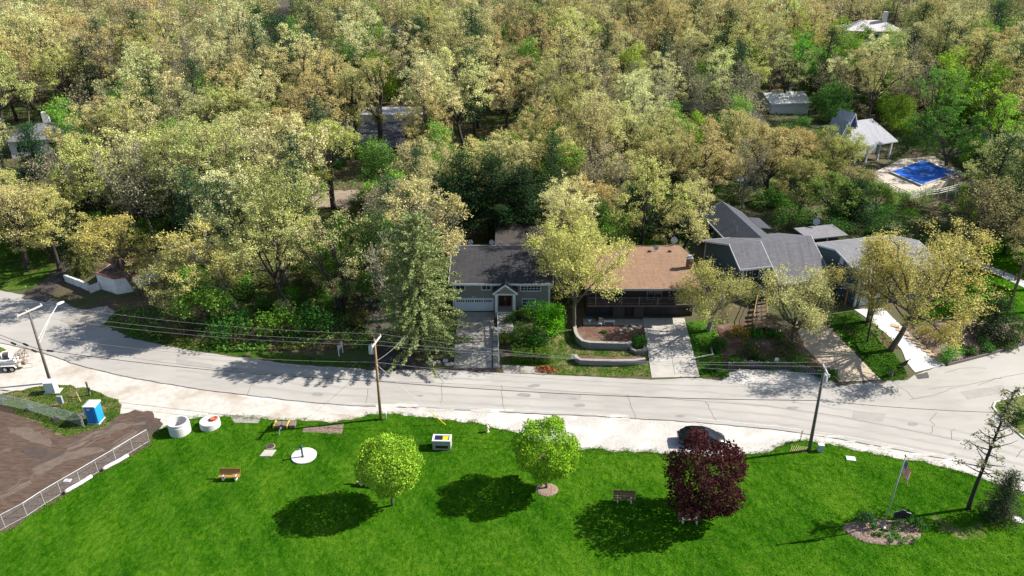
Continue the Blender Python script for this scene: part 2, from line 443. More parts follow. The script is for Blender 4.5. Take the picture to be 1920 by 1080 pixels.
sheet('side_lawn', W(SIDELAWN), .06, m_grass, .3, 1)
WESTLAWN = [(-160, 365), (0, 348), (42, 352), (60, 400), (40, 440), (112, 505), (60, 540), (0, 545), (-160, 530)]
sheet('west_lawn', W(WESTLAWN), .05, m_grass_shade, .6, 1)
sheet('traffic_island', W([(2080, 700), (1915, 742), (1866, 755), (1862, 764), (1872, 778), (1893, 799), (1920, 822), (2080, 900)]), .09, m_grass_dry, .1, 1)

# drives, lanes and paths
DW1 = [(858, 586), (927, 586), (922, 691), (850, 692)]
DW2 = [(1205, 597), (1283, 597), (1312, 707), (1222, 709)]
DW3 = [(1455, 604), (1535, 600), (1558, 618), (1652, 713), (1574, 717), (1512, 655), (1490, 625)]
DW4 = [(1600, 580), (1655, 578), (1690, 612), (1772, 684), (1716, 699), (1700, 680), (1690, 655), (1660, 625)]
sheet('driveway', W(DW1), .06, m_conc_old, 0, .8)
sheet('driveway', W(DW2), .06, m_conc, 0, .8)
sheet('driveway', W(DW3), .06, m_beige, .05, .8)
sheet('driveway', W(DW4), .06, m_white_drive, .05, .8)
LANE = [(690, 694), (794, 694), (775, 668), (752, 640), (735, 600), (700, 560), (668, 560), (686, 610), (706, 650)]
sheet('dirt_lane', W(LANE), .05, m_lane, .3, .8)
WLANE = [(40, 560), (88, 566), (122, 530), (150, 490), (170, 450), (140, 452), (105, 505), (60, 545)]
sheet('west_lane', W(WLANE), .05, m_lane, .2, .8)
GDRIVE = [(112, 600), (150, 583), (200, 574), (216, 585), (200, 604), (188, 612), (140, 612)]
sheet('gravel_drive', W(GDRIVE), .04, m_conc_old, .2, .8)
sheet('gravel_parking', W([(1350, 716), (1366, 700), (1385, 692), (1480, 694), (1538, 707), (1568, 719), (1440, 728)]), .026, m_gravel, .2, 1)
sheet('gravel_patch', W([(942, 686), (975, 681), (1018, 690), (1026, 702), (945, 700)]), .026, m_conc_old, .35, 1)
PATH = [(1795, 472), (1830, 489), (1920, 527), (2040, 575), (2040, 590), (1920, 540), (1828, 500), (1790, 482)]
sheet('side_path', W(PATH), .09, m_white_drive, .08, .8)
UPROAD = [(498, -20), (552, -20), (548, 20), (536, 46), (505, 52), (500, 20)]
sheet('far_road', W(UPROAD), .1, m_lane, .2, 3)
MIDROAD = [(1225, 182), (1300, 190), (1420, 196), (1420, 212), (1300, 210), (1200, 196)]
sheet('woods_road', W(MIDROAD), .1, m_conc_old, .2, 2)
CLEAR = [(575, 372), (600, 360), (670, 356), (690, 372), (650, 392), (590, 388)]
sheet('sandy_clearing', W(CLEAR), .06, M('sandy_soil', (.30, .25, .19), (.20, .155, .11), 1.2, .95, .4), .9, 1)
sheet('terrace_soil', W([(1084, 622), (1120, 616), (1205, 612), (1210, 645), (1180, 652), (1100, 645)]), .05, m_redmulch, .1, .6)
BED3 = [(1340, 612), (1400, 600), (1492, 612), (1512, 655), (1568, 714), (1540, 704), (1480, 690), (1368, 690), (1352, 660)]
sheet('planting_bed', W(BED3), .05, m_redmulch, .2, .7, mound=.25)
BED4 = [(1690, 612), (1760, 600), (1860, 608), (1925, 605), (1925, 640), (1850, 660), (1774, 682)]
sheet('mulch_bed', W(BED4), .05, m_mulch, .1, .7, mound=.25)
# the island of mulch round the flagpole and the ring under the round tree
fc = at(1657, 998)
BEDF = [(fc.x + 3.15 * math.cos(t) * (1 + .08 * math.sin(3 * t)), fc.y + 1.5 * math.sin(t) * (1 + .06 * math.cos(2 * t))) for t in np.linspace(0, 2 * math.pi, 40, endpoint=False)]
sheet('flagpole_bed', BEDF, .035, m_mulch, .08, .22, mound=.16)
rc = at(1026, 919)
RING = [(rc.x + 1.0 * math.cos(t), rc.y + .85 * math.sin(t)) for t in np.linspace(0, 2 * math.pi, 24, endpoint=False)]
sheet('mulch_ring', RING, .035, m_mulch, .07, .2, mound=.1)

# seams, cracks and the edge line of the road: thin sheets just above the asphalt
def ribbon(name, pts, w, z, mat, wob=0.0, kind='structure'):
    P = []
    for i in range(len(pts) - 1):
        a, b = Vector(pts[i]), Vector(pts[i + 1]); k = max(1, int((b - a).length / .6))
        P += [a.lerp(b, j / k) for j in range(k)]
    P.append(Vector(pts[-1]))
    if wob: P = [p + Vector((noise.noise(Vector((p.x, p.y, 1))), noise.noise(Vector((p.x, p.y, 8))))) * wob for p in P]
    mb = MB(); vs = []
    for i, p in enumerate(P):
        d = (P[min(i + 1, len(P) - 1)] - P[max(i - 1, 0)]).normalized(); n = Vector((-d.y, d.x)) * w * .5 * (.7 + .6 * abs(noise.noise(Vector((p.x * 2, p.y * 2, 5)))))
        for q in (p + n, p - n): vs.append((q.x, q.y, h(q.x, q.y) + z))
    mb.add(vs, [(2 * i, 2 * i + 1, 2 * i + 3, 2 * i + 2) for i in range(len(P) - 1)])
    o = mb.build(name, mat); o['kind'] = kind; return o
m_wear = M('tyre_wear', (.30, .287, .268), (.35, .335, .312), .9, .9, stretch=(.3, 3, 1), detail=8)
for dy, w in ((12, .55), (27, .5), (43, .55), (58, .5)):
    ribbon('tyre_wear', W([(330, 715 - dy * .8), (560, 747 - dy), (815, 766 - dy), (1120, 781 - dy), (1305, 792 - dy), (1455, 806 - dy), (1600, 829 - dy), (1824, 872 - dy), (1960, 912 - dy)]), w, .0195, m_wear, .25)
for pl in ([(560, 700), (640, 706), (642, 716), (566, 712)], [(1010, 735), (1090, 740), (1088, 752), (1014, 747)], [(1600, 770), (1660, 776), (1655, 792), (1598, 786)], [(1800, 735), (1880, 722), (1890, 735), (1815, 750)], [(330, 672), (400, 684), (398, 692), (332, 682)]):
    sheet('asphalt_repair', W(pl), .0205, M('repair_asphalt', (.28, .268, .25), (.325, .312, .292), 1.2, .9, .2, detail=8), .08, 2)
for k in range(14):
    cx_, cy_ = random.uniform(300, 1850), random.uniform(0, 1); cy_ = np.interp(cx_, [300, 660, 1120, 1560, 1850], [712, 755, 776, 815, 872]) - random.uniform(6, 50); r_ = random.uniform(3, 10)
    sheet('road_stain', W([(cx_ + r_ * 1.8 * math.cos(a), cy_ + r_ * .5 * math.sin(a)) for a in np.linspace(0, 5.6, 9)]), .0222 + .0002 * k, M('oil_stain', (.21, .205, .195), (.27, .262, .25), 2, .8), .2, 2)
for k in range(26):
    cx_ = random.uniform(640, 1800); cy_ = np.interp(cx_, [640, 815, 1120, 1305, 1560, 1824], [760, 766, 781, 792, 821, 872]) + random.uniform(-4, 3); r_ = random.uniform(5, 16)
    sheet('gravel_spill', W([(cx_ + r_ * 1.7 * math.cos(a), cy_ + r_ * .22 * math.sin(a)) for a in np.linspace(0, 5.6, 9)]), .0262 + .0003 * k, m_gravel, .22, 2)
ribbon('road_edge_seam', W(EDGE[2:]), .16, .024, m_tar, .12)
ribbon('road_edge_line', W([(x, y - 7) for x, y in EDGE[13:]]), .11, .024, m_line, .03)
ribbon('road_edge_line', W([(x, y - 5) for x, y in EDGE[9:13]]), .08, .024, m_line, .05)
ribbon('road_centre_seam', W([(250, 672), (420, 694), (640, 712), (900, 722), (1150, 740), (1440, 762), (1560, 778), (1700, 806), (1800, 827)]), .05, .024, m_tar, .1)
for cr in ([(1742, 812), (1752, 796), (1742, 787), (1757, 776)], [(1784, 824), (1788, 803)], [(1902, 857), (1918, 842)], [(1706, 749), (1740, 745), (1790, 727), (1840, 716), (1920, 700)],
           [(1715, 748), (1702, 734), (1680, 722)], [(1740, 730), (1790, 724)], [(818, 700), (830, 716), (826, 757)], [(1176, 740), (1190, 788)], [(1322, 752), (1340, 788)], [(940, 722), (944, 772)],
           [(470, 722), (462, 742)], [(690, 730), (684, 756)], [(1830, 724), (1880, 706)], [(1770, 700), (1800, 690), (1850, 690)]):
    ribbon('road_crack', W(cr), .045, .024, m_tar, .25)
def patch(name, pl, z, mat, amp=.25): return sheet(name, W(pl), z, mat, amp, 2)
m_dust2 = M('dried_dirt', (.155, .118, .093), (.105, .078, .063), 1.5, 1, .8, detail=8)
for pl in ([(120, 838), (170, 815), (215, 795), (270, 790), (272, 797), (218, 806), (175, 826), (125, 848)], [(60, 880), (120, 850), (185, 838), (196, 846), (130, 862), (70, 892)], [(20, 800), (60, 806), (100, 830), (92, 840), (50, 822), (18, 812)], [(0, 930), (60, 900), (64, 906), (4, 940)], [(205, 842), (222, 822), (250, 806), (256, 812), (232, 832), (214, 850)]):
    sheet('dried_dirt', W(pl), .028 + .0006 * (pl[0][0] % 7), m_dust2, .45, .8)
for pl in ([(250, 780), (285, 786), (300, 800), (290, 812), (262, 806)], [(60, 832), (110, 852), (90, 866), (40, 850)], [(150, 850), (190, 832), (205, 836), (165, 862)]): sheet('wet_dirt', W(pl), .0245 + .0005 * (pl[0][0] % 5), M('wet_dirt', (.085, .062, .052), (.06, .045, .038), 1.5, .9, .8), .5, .8)
for k, (a, b, c) in enumerate((((20, 960), (150, 880), (262, 800)), ((0, 925), (120, 858), (250, 792)), ((0, 905), (105, 850), (215, 800)))): ribbon('wheel_track', W([a, b, c]), .22, .033, m_dust2 if k % 2 else M('track_dirt', (.06, .045, .04), (.10, .075, .06), 2, 1), .5)
patch('tar_patch', [(1716, 703), (1738, 698), (1742, 709), (1722, 712)], .025, m_tar, .15)
patch('road_stain', [(1560, 716), (1650, 712), (1665, 716), (1600, 722), (1570, 726)], .022, m_lane, .3)
patch('road_stain', [(855, 693), (925, 691), (935, 697), (900, 699)], .022, m_lane, .25)
# joints of the driveways
m_joint = M('joint', (.10, .09, .08))
for a, b in (((866, 629), (924, 629)), ((857, 663), (923, 663)), ((886, 630), (886, 663))):
    ribbon('driveway_joint', W([a, b]), .05, .068, m_joint)
for a, b in (((1247, 600), (1266, 706)), ((1210, 640), (1293, 640)), ((1217, 672), (1302, 672))):
    ribbon('driveway_joint', W([a, b]), .05, .068, m_joint)
# kerb of the traffic island
KERB = W([(2000, 715), (1915, 742), (1866, 755), (1862, 764), (1872, 778), (1893, 799), (1920, 822), (2000, 862)])
def wallstrip(mb, pts, ht, th, base=None, step=.6):
    P = []
    for i in range(len(pts) - 1):
        a, b = Vector(pts[i]), Vector(pts[i + 1]); k = max(1, int((b - a).length / step)); P += [a.lerp(b, j / k) for j in range(k)]
    P.append(Vector(pts[-1])); vs = []; n = len(P)
    for i, p in enumerate(P):
        d = (P[min(i + 1, n - 1)] - P[max(i - 1, 0)]).normalized(); q = Vector((-d.y, d.x)) * th / 2
        hh = ht if not hasattr(ht, '__len__') else ht[0] + (ht[1] - ht[0]) * i / (n - 1)
        z = h(p.x, p.y) if base is None else base
        vs += [(p.x + q.x, p.y + q.y, z - .3), (p.x - q.x, p.y - q.y, z - .3), (p.x - q.x, p.y - q.y, z + hh), (p.x + q.x, p.y + q.y, z + hh)]
    fs = [(4 * i + a, 4 * i + (a + 1) % 4, 4 * i + 4 + (a + 1) % 4, 4 * i + 4 + a) for i in range(n - 1) for a in range(4)] + [(3, 2, 1, 0), tuple(4 * n - 4 + k for k in range(4))]
    mb.add(vs, fs); return mb
m_kerb = M('kerb_concrete', (.58, .56, .52), (.48, .46, .43), 2)
o = wallstrip(MB(), KERB, .13, .18).build('kerb', m_kerb); o['kind'] = 'structure'

# grass blades and low undergrowth (nobody could count them)
rng = np.random.default_rng(5)
def blades(name, poly, n, hmin, hmax, w, mat, zoff, lean=.6):
    xs = [p[0] for p in poly]; ys = [p[1] for p in poly]
    x = rng.uniform(min(xs), max(xs), n * 2); y = rng.uniform(min(ys), max(ys), n * 2)
    k = inpoly(x, y, poly); x = x[k]; y = y[k]
    px = 960 + FPX * x / (y * math.cos(PITCH) + CAM_H * math.sin(PITCH))
    k = (px > -60) & (px < 1980); x = x[k][:n]; y = y[k][:n]; m = len(x)
    z = hz(x, y) + zoff
    a = rng.uniform(0, 2 * math.pi, m); hh = rng.uniform(hmin, hmax, m); l = rng.normal(0, lean, m) * hh; b = rng.uniform(0, 2 * math.pi, m)
    V = np.empty((m, 3, 3))
    V[:, 0] = np.stack([x - w * np.cos(a), y - w * np.sin(a), z], 1)
    V[:, 1] = np.stack([x + w * np.cos(a), y + w * np.sin(a), z], 1)
    V[:, 2] = np.stack([x + l * np.cos(b), y + l * np.sin(b), z + hh], 1)
    o = npmesh(name, V.reshape(-1, 3), 3, mat); o['kind'] = 'stuff'; return o
lw = ragged(LAWN_W, .3)
tag(blades('grass', [p for p in lw], 300000, .03, .075, .03, m_grass, .02), 'short mown green grass across the park lawn', 'grass', kind='stuff')
for pl, n, mt, lb in ((H2LAWN, 9000, m_grass_dry, 'patchy grass in front of the brown roofed house'), (SIDELAWN, 30000, m_grass, 'bright grass beside the pale side path'),
                  (DRIVELAWN, 9000, m_grass_mid, 'grass between the beige and the white driveway'), (ISLAND, 14000, m_grass_dry, 'thin dry grass round the blue portable toilet')):
    tag(blades('grass', ragged(W(pl), .3), n, .05, .13, .035, mt, .025), lb, 'grass', kind='stuff')
# ------------------------------------------------------------------ buildings
m_white = M('white_trim', (.66, .68, .70), (.58, .60, .62), 3, .5)
m_glass = M('dark_glass', (.012, .018, .03), (.03, .04, .055), .8, .08, spec=.6)
m_blueglass = M('bluish_glass', (.03, .06, .16), (.05, .09, .2), .8, .1, spec=.6)
m_grey_siding = siding('grey_siding', (.23, .23, .222))
m_slate_siding = siding('slate_siding', (.10, .145, .175))
m_blue_siding = siding('blue_siding', (.085, .12, .145))
m_dark_wood = M('dark_wood', (.022, .019, .02), (.035, .028, .027), 2, .6)
m_brown_door = M('brown_door', (.05, .018, .012), (.03, .012, .009), 3, .4, stretch=(4, 4, .5))
m_deckwood = M('weathered_wood', (.17, .125, .09), (.10, .075, .055), 2, .85, .3, stretch=(.6, 5, 5))
m_newwood = M('tan_wood', (.36, .24, .10), (.25, .16, .07), 2, .8, .2, stretch=(.6, 5, 5))
m_greywood = M('grey_timber', (.17, .15, .135), (.10, .09, .08), 3, .9, .5, stretch=(3, 3, .6))
m_roof_dark = shingle('charcoal_shingles', (.05, .05, .055), (.034, .034, .038), 0, (.075, .07, .068))
m_roof_brown = shingle('brown_shingles', (.31, .195, .125), (.225, .14, .09), 0, (.18, .11, .075))
m_roof_grey = shingle('grey_shingles', (.125, .125, .14), (.10, .10, .115), R(-13.5), (.19, .185, .20))
m_roof_wing = shingle('wing_shingles', (.085, .092, .11), (.06, .065, .08), R(-6), (.045, .05, .06))  # darker and bluer than the main roof shingles
m_roof_pale = shingle('pale_shingles', (.21, .21, .225), (.17, .17, .185), R(-14), (.24, .235, .235))
m_roof_silver = shingle('silver_shingles', (.36, .37, .40), (.29, .30, .33), R(-18), (.30, .30, .32))
m_roof_white = M('white_roof', (.74, .74, .75), (.62, .63, .65), 1.2, .5)
m_brick = masonry('red_brick', (.19, .055, .05), (.13, .04, .04), (.2, .16, .14), .22, .075)
m_darkstone = masonry('brown_stone', (.07, .05, .045), (.045, .035, .033), (.03, .026, .025), .4, .16)
m_stone = masonry('grey_block', (.27, .255, .235), (.17, .16, .15), (.07, .065, .06), .42, .16)
m_stucco = M('white_stucco', (.70, .70, .70), (.56, .56, .555), 1.5, .85, .2, big=(.8, (.42, .41, .40), .55, .8))
m_metal = M('grey_metal', (.42, .43, .44), (.32, .33, .34), 3, .4, metal=.6)
m_dish = M('dish_grey', (.50, .52, .54), (.42, .44, .46), 3, .4)
m_garage = M('pale_garage_door', (.62, .69, .75), (.58, .65, .71), 1.2, .45)
m_black = M('black_metal', (.02, .02, .022), (.03, .03, .03), 3, .5)
m_rubber = M('rubber', (.025, .025, .025), (.035, .035, .035), 3, .85)

def slab(mb, T, u0, u1, prof, th=.18, mi=0):
    """a roof: the (v, w) line prof swept from u0 to u1, th thick"""
    n = len(prof); a = [(v, w) for v, w in prof] + [(v, w - th) for v, w in reversed(prof)]
    vs = [T(u0, v, w) for v, w in a] + [T(u1, v, w) for v, w in a]; k = 2 * n
    fs = []
    for i in range(n - 1):
        j = k - 1 - i
        fs += [(i, i + 1, k + i + 1, k + i), (j - 1, j, k + j, k + j - 1), (i, j, j - 1, i + 1), (k + i, k + i + 1, k + j - 1, k + j)]
    fs += [(0, k, k + k - 1, k - 1), (n - 1, n, k + n, k + n - 1)]
    return mb.add(vs, fs, mi)
def rakes(mb, T, u0, u1, prof, th=.2):
    for u in (u0, u1):
        a = (u - .05, u - .003) if u == u0 else (u + .003, u + .05)
        slab(mb, T, a[0], a[1], [(v, w + .02) for v, w in prof], th + .04)
    for (v, w), s in ((prof[0], -1), (prof[-1], 1)):
        v0, v1 = sorted((v + s * .004, v + s * .06))
        mb.box(u0 - .05, u1 + .05, v0, v1, w - th - .03, w + .015, T)
    return mb
def gable(mb, T, u0, u1, poly):
    a = [T(u0, v, w) for v, w in poly]; b = [T(u1, v, w) for v, w in poly]; n = len(a)
    return mb.add(a + b, [tuple(range(n - 1, -1, -1)), tuple(range(n, 2 * n))] + [(j, (j + 1) % n, n + (j + 1) % n, n + j) for j in range(n)])
def window(par, T, u0, u1, w0, w1, v, nx=2, ny=1, fm=None, gm=None, side='v', fw=.11, name='window', dep=.07):
    """frame standing proud of the wall face at v, pane set in it; side 'u' puts it on a wall that faces -u (then u is v)"""
    G = T if side == 'v' else (lambda a, b, c: T(b, a, c))
    mb = MB()
    mb.box(u0 - fw, u0, v - dep, v + .02, w0 - fw, w1 + fw, G); mb.box(u1, u1 + fw, v - dep, v + .02, w0 - fw, w1 + fw, G)
    mb.box(u0, u1, v - dep, v + .02, w1, w1 + fw, G); mb.box(u0, u1, v - dep - .03, v + .02, w0 - fw, w0, G)
    for i in range(1, nx):
        u = u0 + (u1 - u0) * i / nx; mb.box(u - .025, u + .025, v - dep + .02, v + .01, w0, w1, G)
    for i in range(1, ny):
        w = w0 + (w1 - w0) * i / ny; mb.box(u0, u1, v - dep + .025, v + .01, w - .02, w + .02, G)
    f = mb.build(name, fm or m_white, par)
    MB().box(u0, u1, v - .025, v - .005, w0, w1, G).build('pane', gm or m_glass, f)
    return f
def rect(y, x0, y0, x1, y1):
    a, b = aty(x0, y0, y), aty(x1, y1, y)
    return a.x, b.x, b.z, a.z
I = lambda u, v, w: (u, v, w)
def dish(px, py, x, y, z, label, yaw=200, r=.38, hgt=.45):
    t = thing('satellite_dish', label, 'dish', (x, y, z))
    d = Vector((math.cos(R(yaw)), math.sin(R(yaw)), .45)).normalized(); q = d.to_track_quat('Z', 'Y').to_matrix()
    c = Vector((x, y, z + hgt))
    prof = [(0.02, -.07), (r * .6, -.04), (r, .05), (r, .07), (r * .6, -.015), (.02, -.045)]
    MB().lathe(prof, (0, 0, 0), 20, T=lambda a, b, e: tuple(c + q @ Vector((a, b, e)))).build('reflector', m_dish, t, True)
    MB().tube([(x, y, z), (x, y, z + hgt * .8), tuple(c - d * .06)], .03, 8).build('mast', m_metal, t)
    MB().tube([tuple(c - Vector((0, 0, r * .8))), tuple(c + d * .42)], .018, 6).build('feed_arm', m_metal, t)
    return t

# --- grey split-level house
Y1 = 82.0
hs = thing('house', 'grey sided split-level house with charcoal roof, white garage door and gabled porch', 'house', (-1.2, 87.5, 1.2))
P1 = [(81.3, 5.42), (87.4, 7.3), (93.6, 5.42)]
gable(MB(), I, -7.4, 4.75, [(Y1, .6), (93, .6), (93, 5.3), (87.4, 7.05), (Y1, 5.35)]).build('wall', m_grey_siding, hs)
rf = slab(MB(), I, -7.8, 5.1, P1).build('roof', m_roof_dark, hs)
rakes(MB(), I, -7.8, 5.1, P1).build('fascia', m_white, rf)
for x0, x1 in ((4.55, 4.79), (-7.44, -7.25)): MB().box(x0, x1, Y1 - .04, Y1 + .2, 1.1, 5.2).build('corner_board', m_white, hs)
slab(MB(), I, -2.4, 4.6, [(93.7, 5.3), (101.5, 5.55)], .25).build('rear_roof', M('brown_black_roof', (.07, .058, .052), (.045, .04, .037), 1.2, .9), hs)
MB().box(-2.1, 4.3, 93.05, 101, .8, 4.98).build('rear_wall', m_grey_siding, hs)
x0, x1, z0, z1 = rect(Y1, 820, 531, 872.5, 542.5); window(hs, I, -7.0, x1 - .1, z0, 5.0, Y1, 2)
x0, x1, z0, z1 = rect(Y1, 904, 531, 919.5, 542.5); window(hs, I, x0, x1, z0, 5.0, Y1, 2)
x0, x1, z0, z1 = rect(Y1, 977, 531, 1013, 544.5); window(hs, I, x0, x1, z0, 5.02, Y1, 6, 3)
x0, x1, z0, z1 = rect(Y1, 980, 561, 1003, 572); window(hs, I, x0, x1, z0, z1, Y1, 1, 2, gm=m_blueglass)
x0, x1, z0, z1 = rect(Y1, 858, 560.5, 923.5, 584)
gx0 = x1 - 4.6
mb = MB(); mb.box(gx0 - .14, gx0, Y1 - .06, Y1 + .05, 1.0, z1 + .14); mb.box(x1, x1 + .14, Y1 - .06, Y1 + .05, 1.0, z1 + .14); mb.box(gx0, x1, Y1 - .06, Y1 + .05, z1, z1 + .14)
mb.build('garage_frame', m_white, hs)
mb = MB(); n = 4; gh = z1 - 1.18
for i in range(n):
    mb.box(gx0, x1, Y1 - .035 - .004 * (i % 2), Y1 + .04, 1.18 + gh * i / n + .012, 1.18 + gh * (i + 1) / n)
gd = mb.build('garage_door', m_garage, hs)
for i in range(4):
    mb = MB()
    for j in range(4):
        c = gx0 + (x1 - gx0) * (i + .16 + .23 * j) / 4; mb.box(c - .09, c + .09, Y1 - .05, Y1 - .03, z1 - .40, z1 - .14)
    mb.build('garage_window', m_glass, gd)
mb = MB(); ccx = aty(947.5, 560, Y1).x
mb.box(ccx - .02 - .78, ccx - .02, Y1 - .03, Y1 + .03, 2.0, 4.25); mb.box(ccx + .02, ccx + .78, Y1 - .03, Y1 + .03, 2.0, 4.25)
dr = mb.build('double_door', m_brown_door, hs)
mb = MB(); mb.box(ccx - .12, ccx - .07, Y1 - .1, Y1 - .03, 2.85, 3.2); mb.box(ccx + .07, ccx + .12, Y1 - .1, Y1 - .03, 2.85, 3.2); mb.build('handle', M('brass', (.5, .35, .12), rough=.35, metal=.8), dr)
YP = 80.55
pc = ccx; pf = lambda a, b, c: (pc + b, a, c)          # swept towards -y
PP = [(-1.55, 4.55), (0, 5.75), (1.55, 4.55)]
pr = slab(MB(), pf, YP - .25, 84.0, PP, .14).build('porch_roof', m_roof_dark, hs)
slab(MB(), pf, YP - .31, YP - .255, [(v, w + .03) for v, w in PP], .24).build('fascia', m_white, pr)
mb = MB(); mb.add([(pc - 1.2, YP - .1, 4.5), (pc + 1.2, YP - .1, 4.5), (pc, YP - .1, 5.45), (pc - 1.2, YP, 4.5), (pc + 1.2, YP, 4.5), (pc, YP, 5.45)], [(0, 1, 2), (5, 4, 3), (0, 3, 4, 1), (1, 4, 5, 2), (2, 5, 3, 0)])
mb.build('porch_gable', m_grey_siding, pr)
MB().box(pc - 1.35, pc + 1.35, YP - .16, YP + .02, 4.28, 4.49).build('porch_beam', m_white, hs)
for s in (-1, 1):
    MB().box(pc + s * 1.1 - .17, pc + s * 1.1 + .17, YP - .14, YP + .16, 1.9, 4.28).build('column', m_white, hs)
MB().box(pc - 1.3, pc + 1.3, YP - .15, Y1 - .002, .8, 1.9).build('porch_floor', m_conc_old, hs)
MB().box(pc - .9, pc + .9, YP - .19, YP - .152, 1.78, 1.97).build('porch_edge', m_white, hs)
t = bpy.data.curves.new('house_number', 'FONT'); t.body = '33'; t.size = .46; t.extrude = .015; t.space_character = 1.35
tmp = bpy.data.objects.new('number_outline', t); C.objects.link(tmp); bpy.context.view_layer.update()
nb = bpy.data.objects.new('house_number', bpy.data.meshes.new_from_object(tmp.evaluated_get(bpy.context.evaluated_depsgraph_get()))); C.objects.link(nb); bpy.data.objects.remove(tmp)
nb.parent = hs; nb.data.materials.clear(); nb.data.materials.append(m_white)
q = aty(884.5, 559, Y1); nb.location = Vector((q.x, Y1 - .02, q.z)) - hs.location; nb.rotation_euler = (R(90), 0, 0)
MB().tube([(-1.5, 88.6, 6.7), (-1.5, 88.6, 7.75)], .07, 10).lathe([(.05, 0), (.15, .02), (.15, .16), (.04, .22)], (-1.5, 88.6, 7.75), 12).build('vent_pipe', m_metal, hs, True)
for px, lb in ((882, 'blue-grey satellite dish on the charcoal roof nearer the tall spruce'), (922, 'blue-grey satellite dish on the charcoal roof beside the white vent pipe')):
    q = aty(px, 462, 91.2); dish(px, 0, q.x, 91.2, 6.1, lb, 250, .36, .75)

# --- brown roofed house with the long balcony
Y2 = 80.7
hs = thing('house', 'dark house under a broad brown shingle roof with a long balcony over its garage', 'house', (16, 86, 1.2))
P2 = [(79.05, 5.85), (86.9, 7.05), (92.2, 6.05)]
gable(MB(), I, 9.2, 22.5, [(Y2, .6), (91.8, .6), (91.8, 5.85), (86.9, 6.8), (Y2, 5.85)]).build('wall', m_dark_wood, hs)
rf = slab(MB(), I, 8.8, 22.85, P2, .2).build('roof', m_roof_brown, hs)
mb = MB(); mb.box(8.8, 22.85, 78.98, 79.045, 5.6, 5.87); mb.build('gutter', M('grey_gutter', (.30, .27, .25), rough=.5), rf)
for px in (1217, 1255):
    q = at(px, 470, 7.0); MB().box(q.x - .2, q.x + .2, 87.6, 88.0, 6.85, 7.08).build('roof_vent', m_black, rf)
cx = aty(1292, 495, 83.6).x
mb = MB(); mb.box(cx - .32, cx + .32, 83.3, 83.9, 6.0, 7.85); ch = mb.build('chimney', m_brick, rf)
mb = MB(); mb.box(cx - .4, cx + .4, 83.22, 83.98, 7.85, 7.98); mb.box(cx - .25, cx + .25, 83.37, 83.83, 7.98, 8.25); mb.build('chimney_cap', M('chimney_steel', (.55, .55, .56), rough=.35, metal=.5), ch)
bal = MB().box(9.2, 22.5, 79.2, Y2 - .002, 3.3, 3.55).build('balcony_floor', M('balcony_board', (.10, .075, .07), (.075, .055, .05), 2), hs)
mb = MB(); mb.box(9.2, 22.5, 79.22, 79.3, 4.5, 4.58); mb.box(9.2, 22.5, 79.24, 79.28, 3.7, 3.75)
x = 9.3
while x < 22.5: mb.box(x - .015, x + .015, 79.245, 79.275, 3.75, 4.5); x += .14
mb.build('balcony_railing', M('railing_grey', (.12, .095, .09), (.09, .07, .07), 3), bal)
m_bpost = M('post_grey', (.16, .13, .125), rough=.7)
for px in (1117, 1166, 1199, 1234, 1268): q = aty(px, 560, 79.26); MB().box(q.x - .05, q.x + .05, 79.2, 79.32, 3.55, 5.62 if px in (1117, 1268) else 4.62).build('balcony_post', m_bpost, bal)
for a, b, nx in ((1214, 1240, 2), (1140, 1165, 2), (1255, 1275, 1)):
    q0, q1 = aty(a, 550, Y2), aty(b, 550, Y2); window(hs, I, q0.x, q1.x, 3.62, 5.5, Y2, nx, fm=M('grey_frame', (.26, .26, .27)), fw=.07)
q0, q1 = aty(1207.5, 590, Y2), aty(1281, 590, Y2)
mb = MB()
for i in range(4): mb.box(q0.x, q1.x, Y2 - .05 - .01 * (i % 2), Y2 + .02, 1.2 + .5 * i + .01, 1.2 + .5 * (i + 1))
mb.build('garage_door', M('brown_black_door', (.02, .017, .02), (.028, .022, .024), 2, .5), hs)
for a, b in ((1148, 1170), (1187, 1206)):
    p0, p1 = aty(a, 590, Y2), aty(b, 590, Y2); MB().box(p0.x, p1.x, Y2 - .35, Y2 - .003, .9, 3.29).build('stone_pier', m_darkstone, hs)
p0, p1 = aty(1172, 590, Y2), aty(1185.5, 590, Y2); MB().box(p0.x, p1.x, Y2 - .06, Y2 - .004, 1.3, 3.2).build('front_door', M('dark_door', (.03, .022, .02), rough=.5), hs)
p0, p1 = aty(1120, 580, Y2), aty(1146, 580, Y2); window(hs, I, p0.x, p1.x, 1.7, 3.1, Y2, 2, fm=m_dark_wood)
for px, py, y, yaw, r, lb in ((1230, 470, 88.5, 215, .33, 'small pale satellite dish in the middle of the brown roof ridge'), (1263, 460, 91.6, 215, .46, 'big white satellite dish on a mast behind the brown roof'),
                              (1168, 466, 89.5, 215, .33, 'small dish on the brown roof half hidden by the yellow-green oak')):
    q = aty(px, py, y); dish(px, py, q.x, y, 6.95 - (y - 86.9) * .19, lb, yaw + 30, r, .55 if r < .4 else .95)
t = thing('porch_bench', 'pale wooden bench on the dark balcony', 'bench', (aty(1275, 566, 79.8).x, 79.9, 3.55))
L = t.location
MB().box(L.x - .6, L.x + .6, L.y - .22, L.y + .22, L.z + .4, L.z + .46).build('seat', m_newwood, t)
MB().box(L.x - .6, L.x + .6, L.y + .2, L.y + .25, L.z + .5, L.z + .9).build('backrest', m_newwood, t)
for s in (-1, 1): MB().box(L.x + s * .55 - .03, L.x + s * .55 + .03, L.y - .2, L.y + .24, L.z, L.z + .4).build('leg', m_newwood, t)

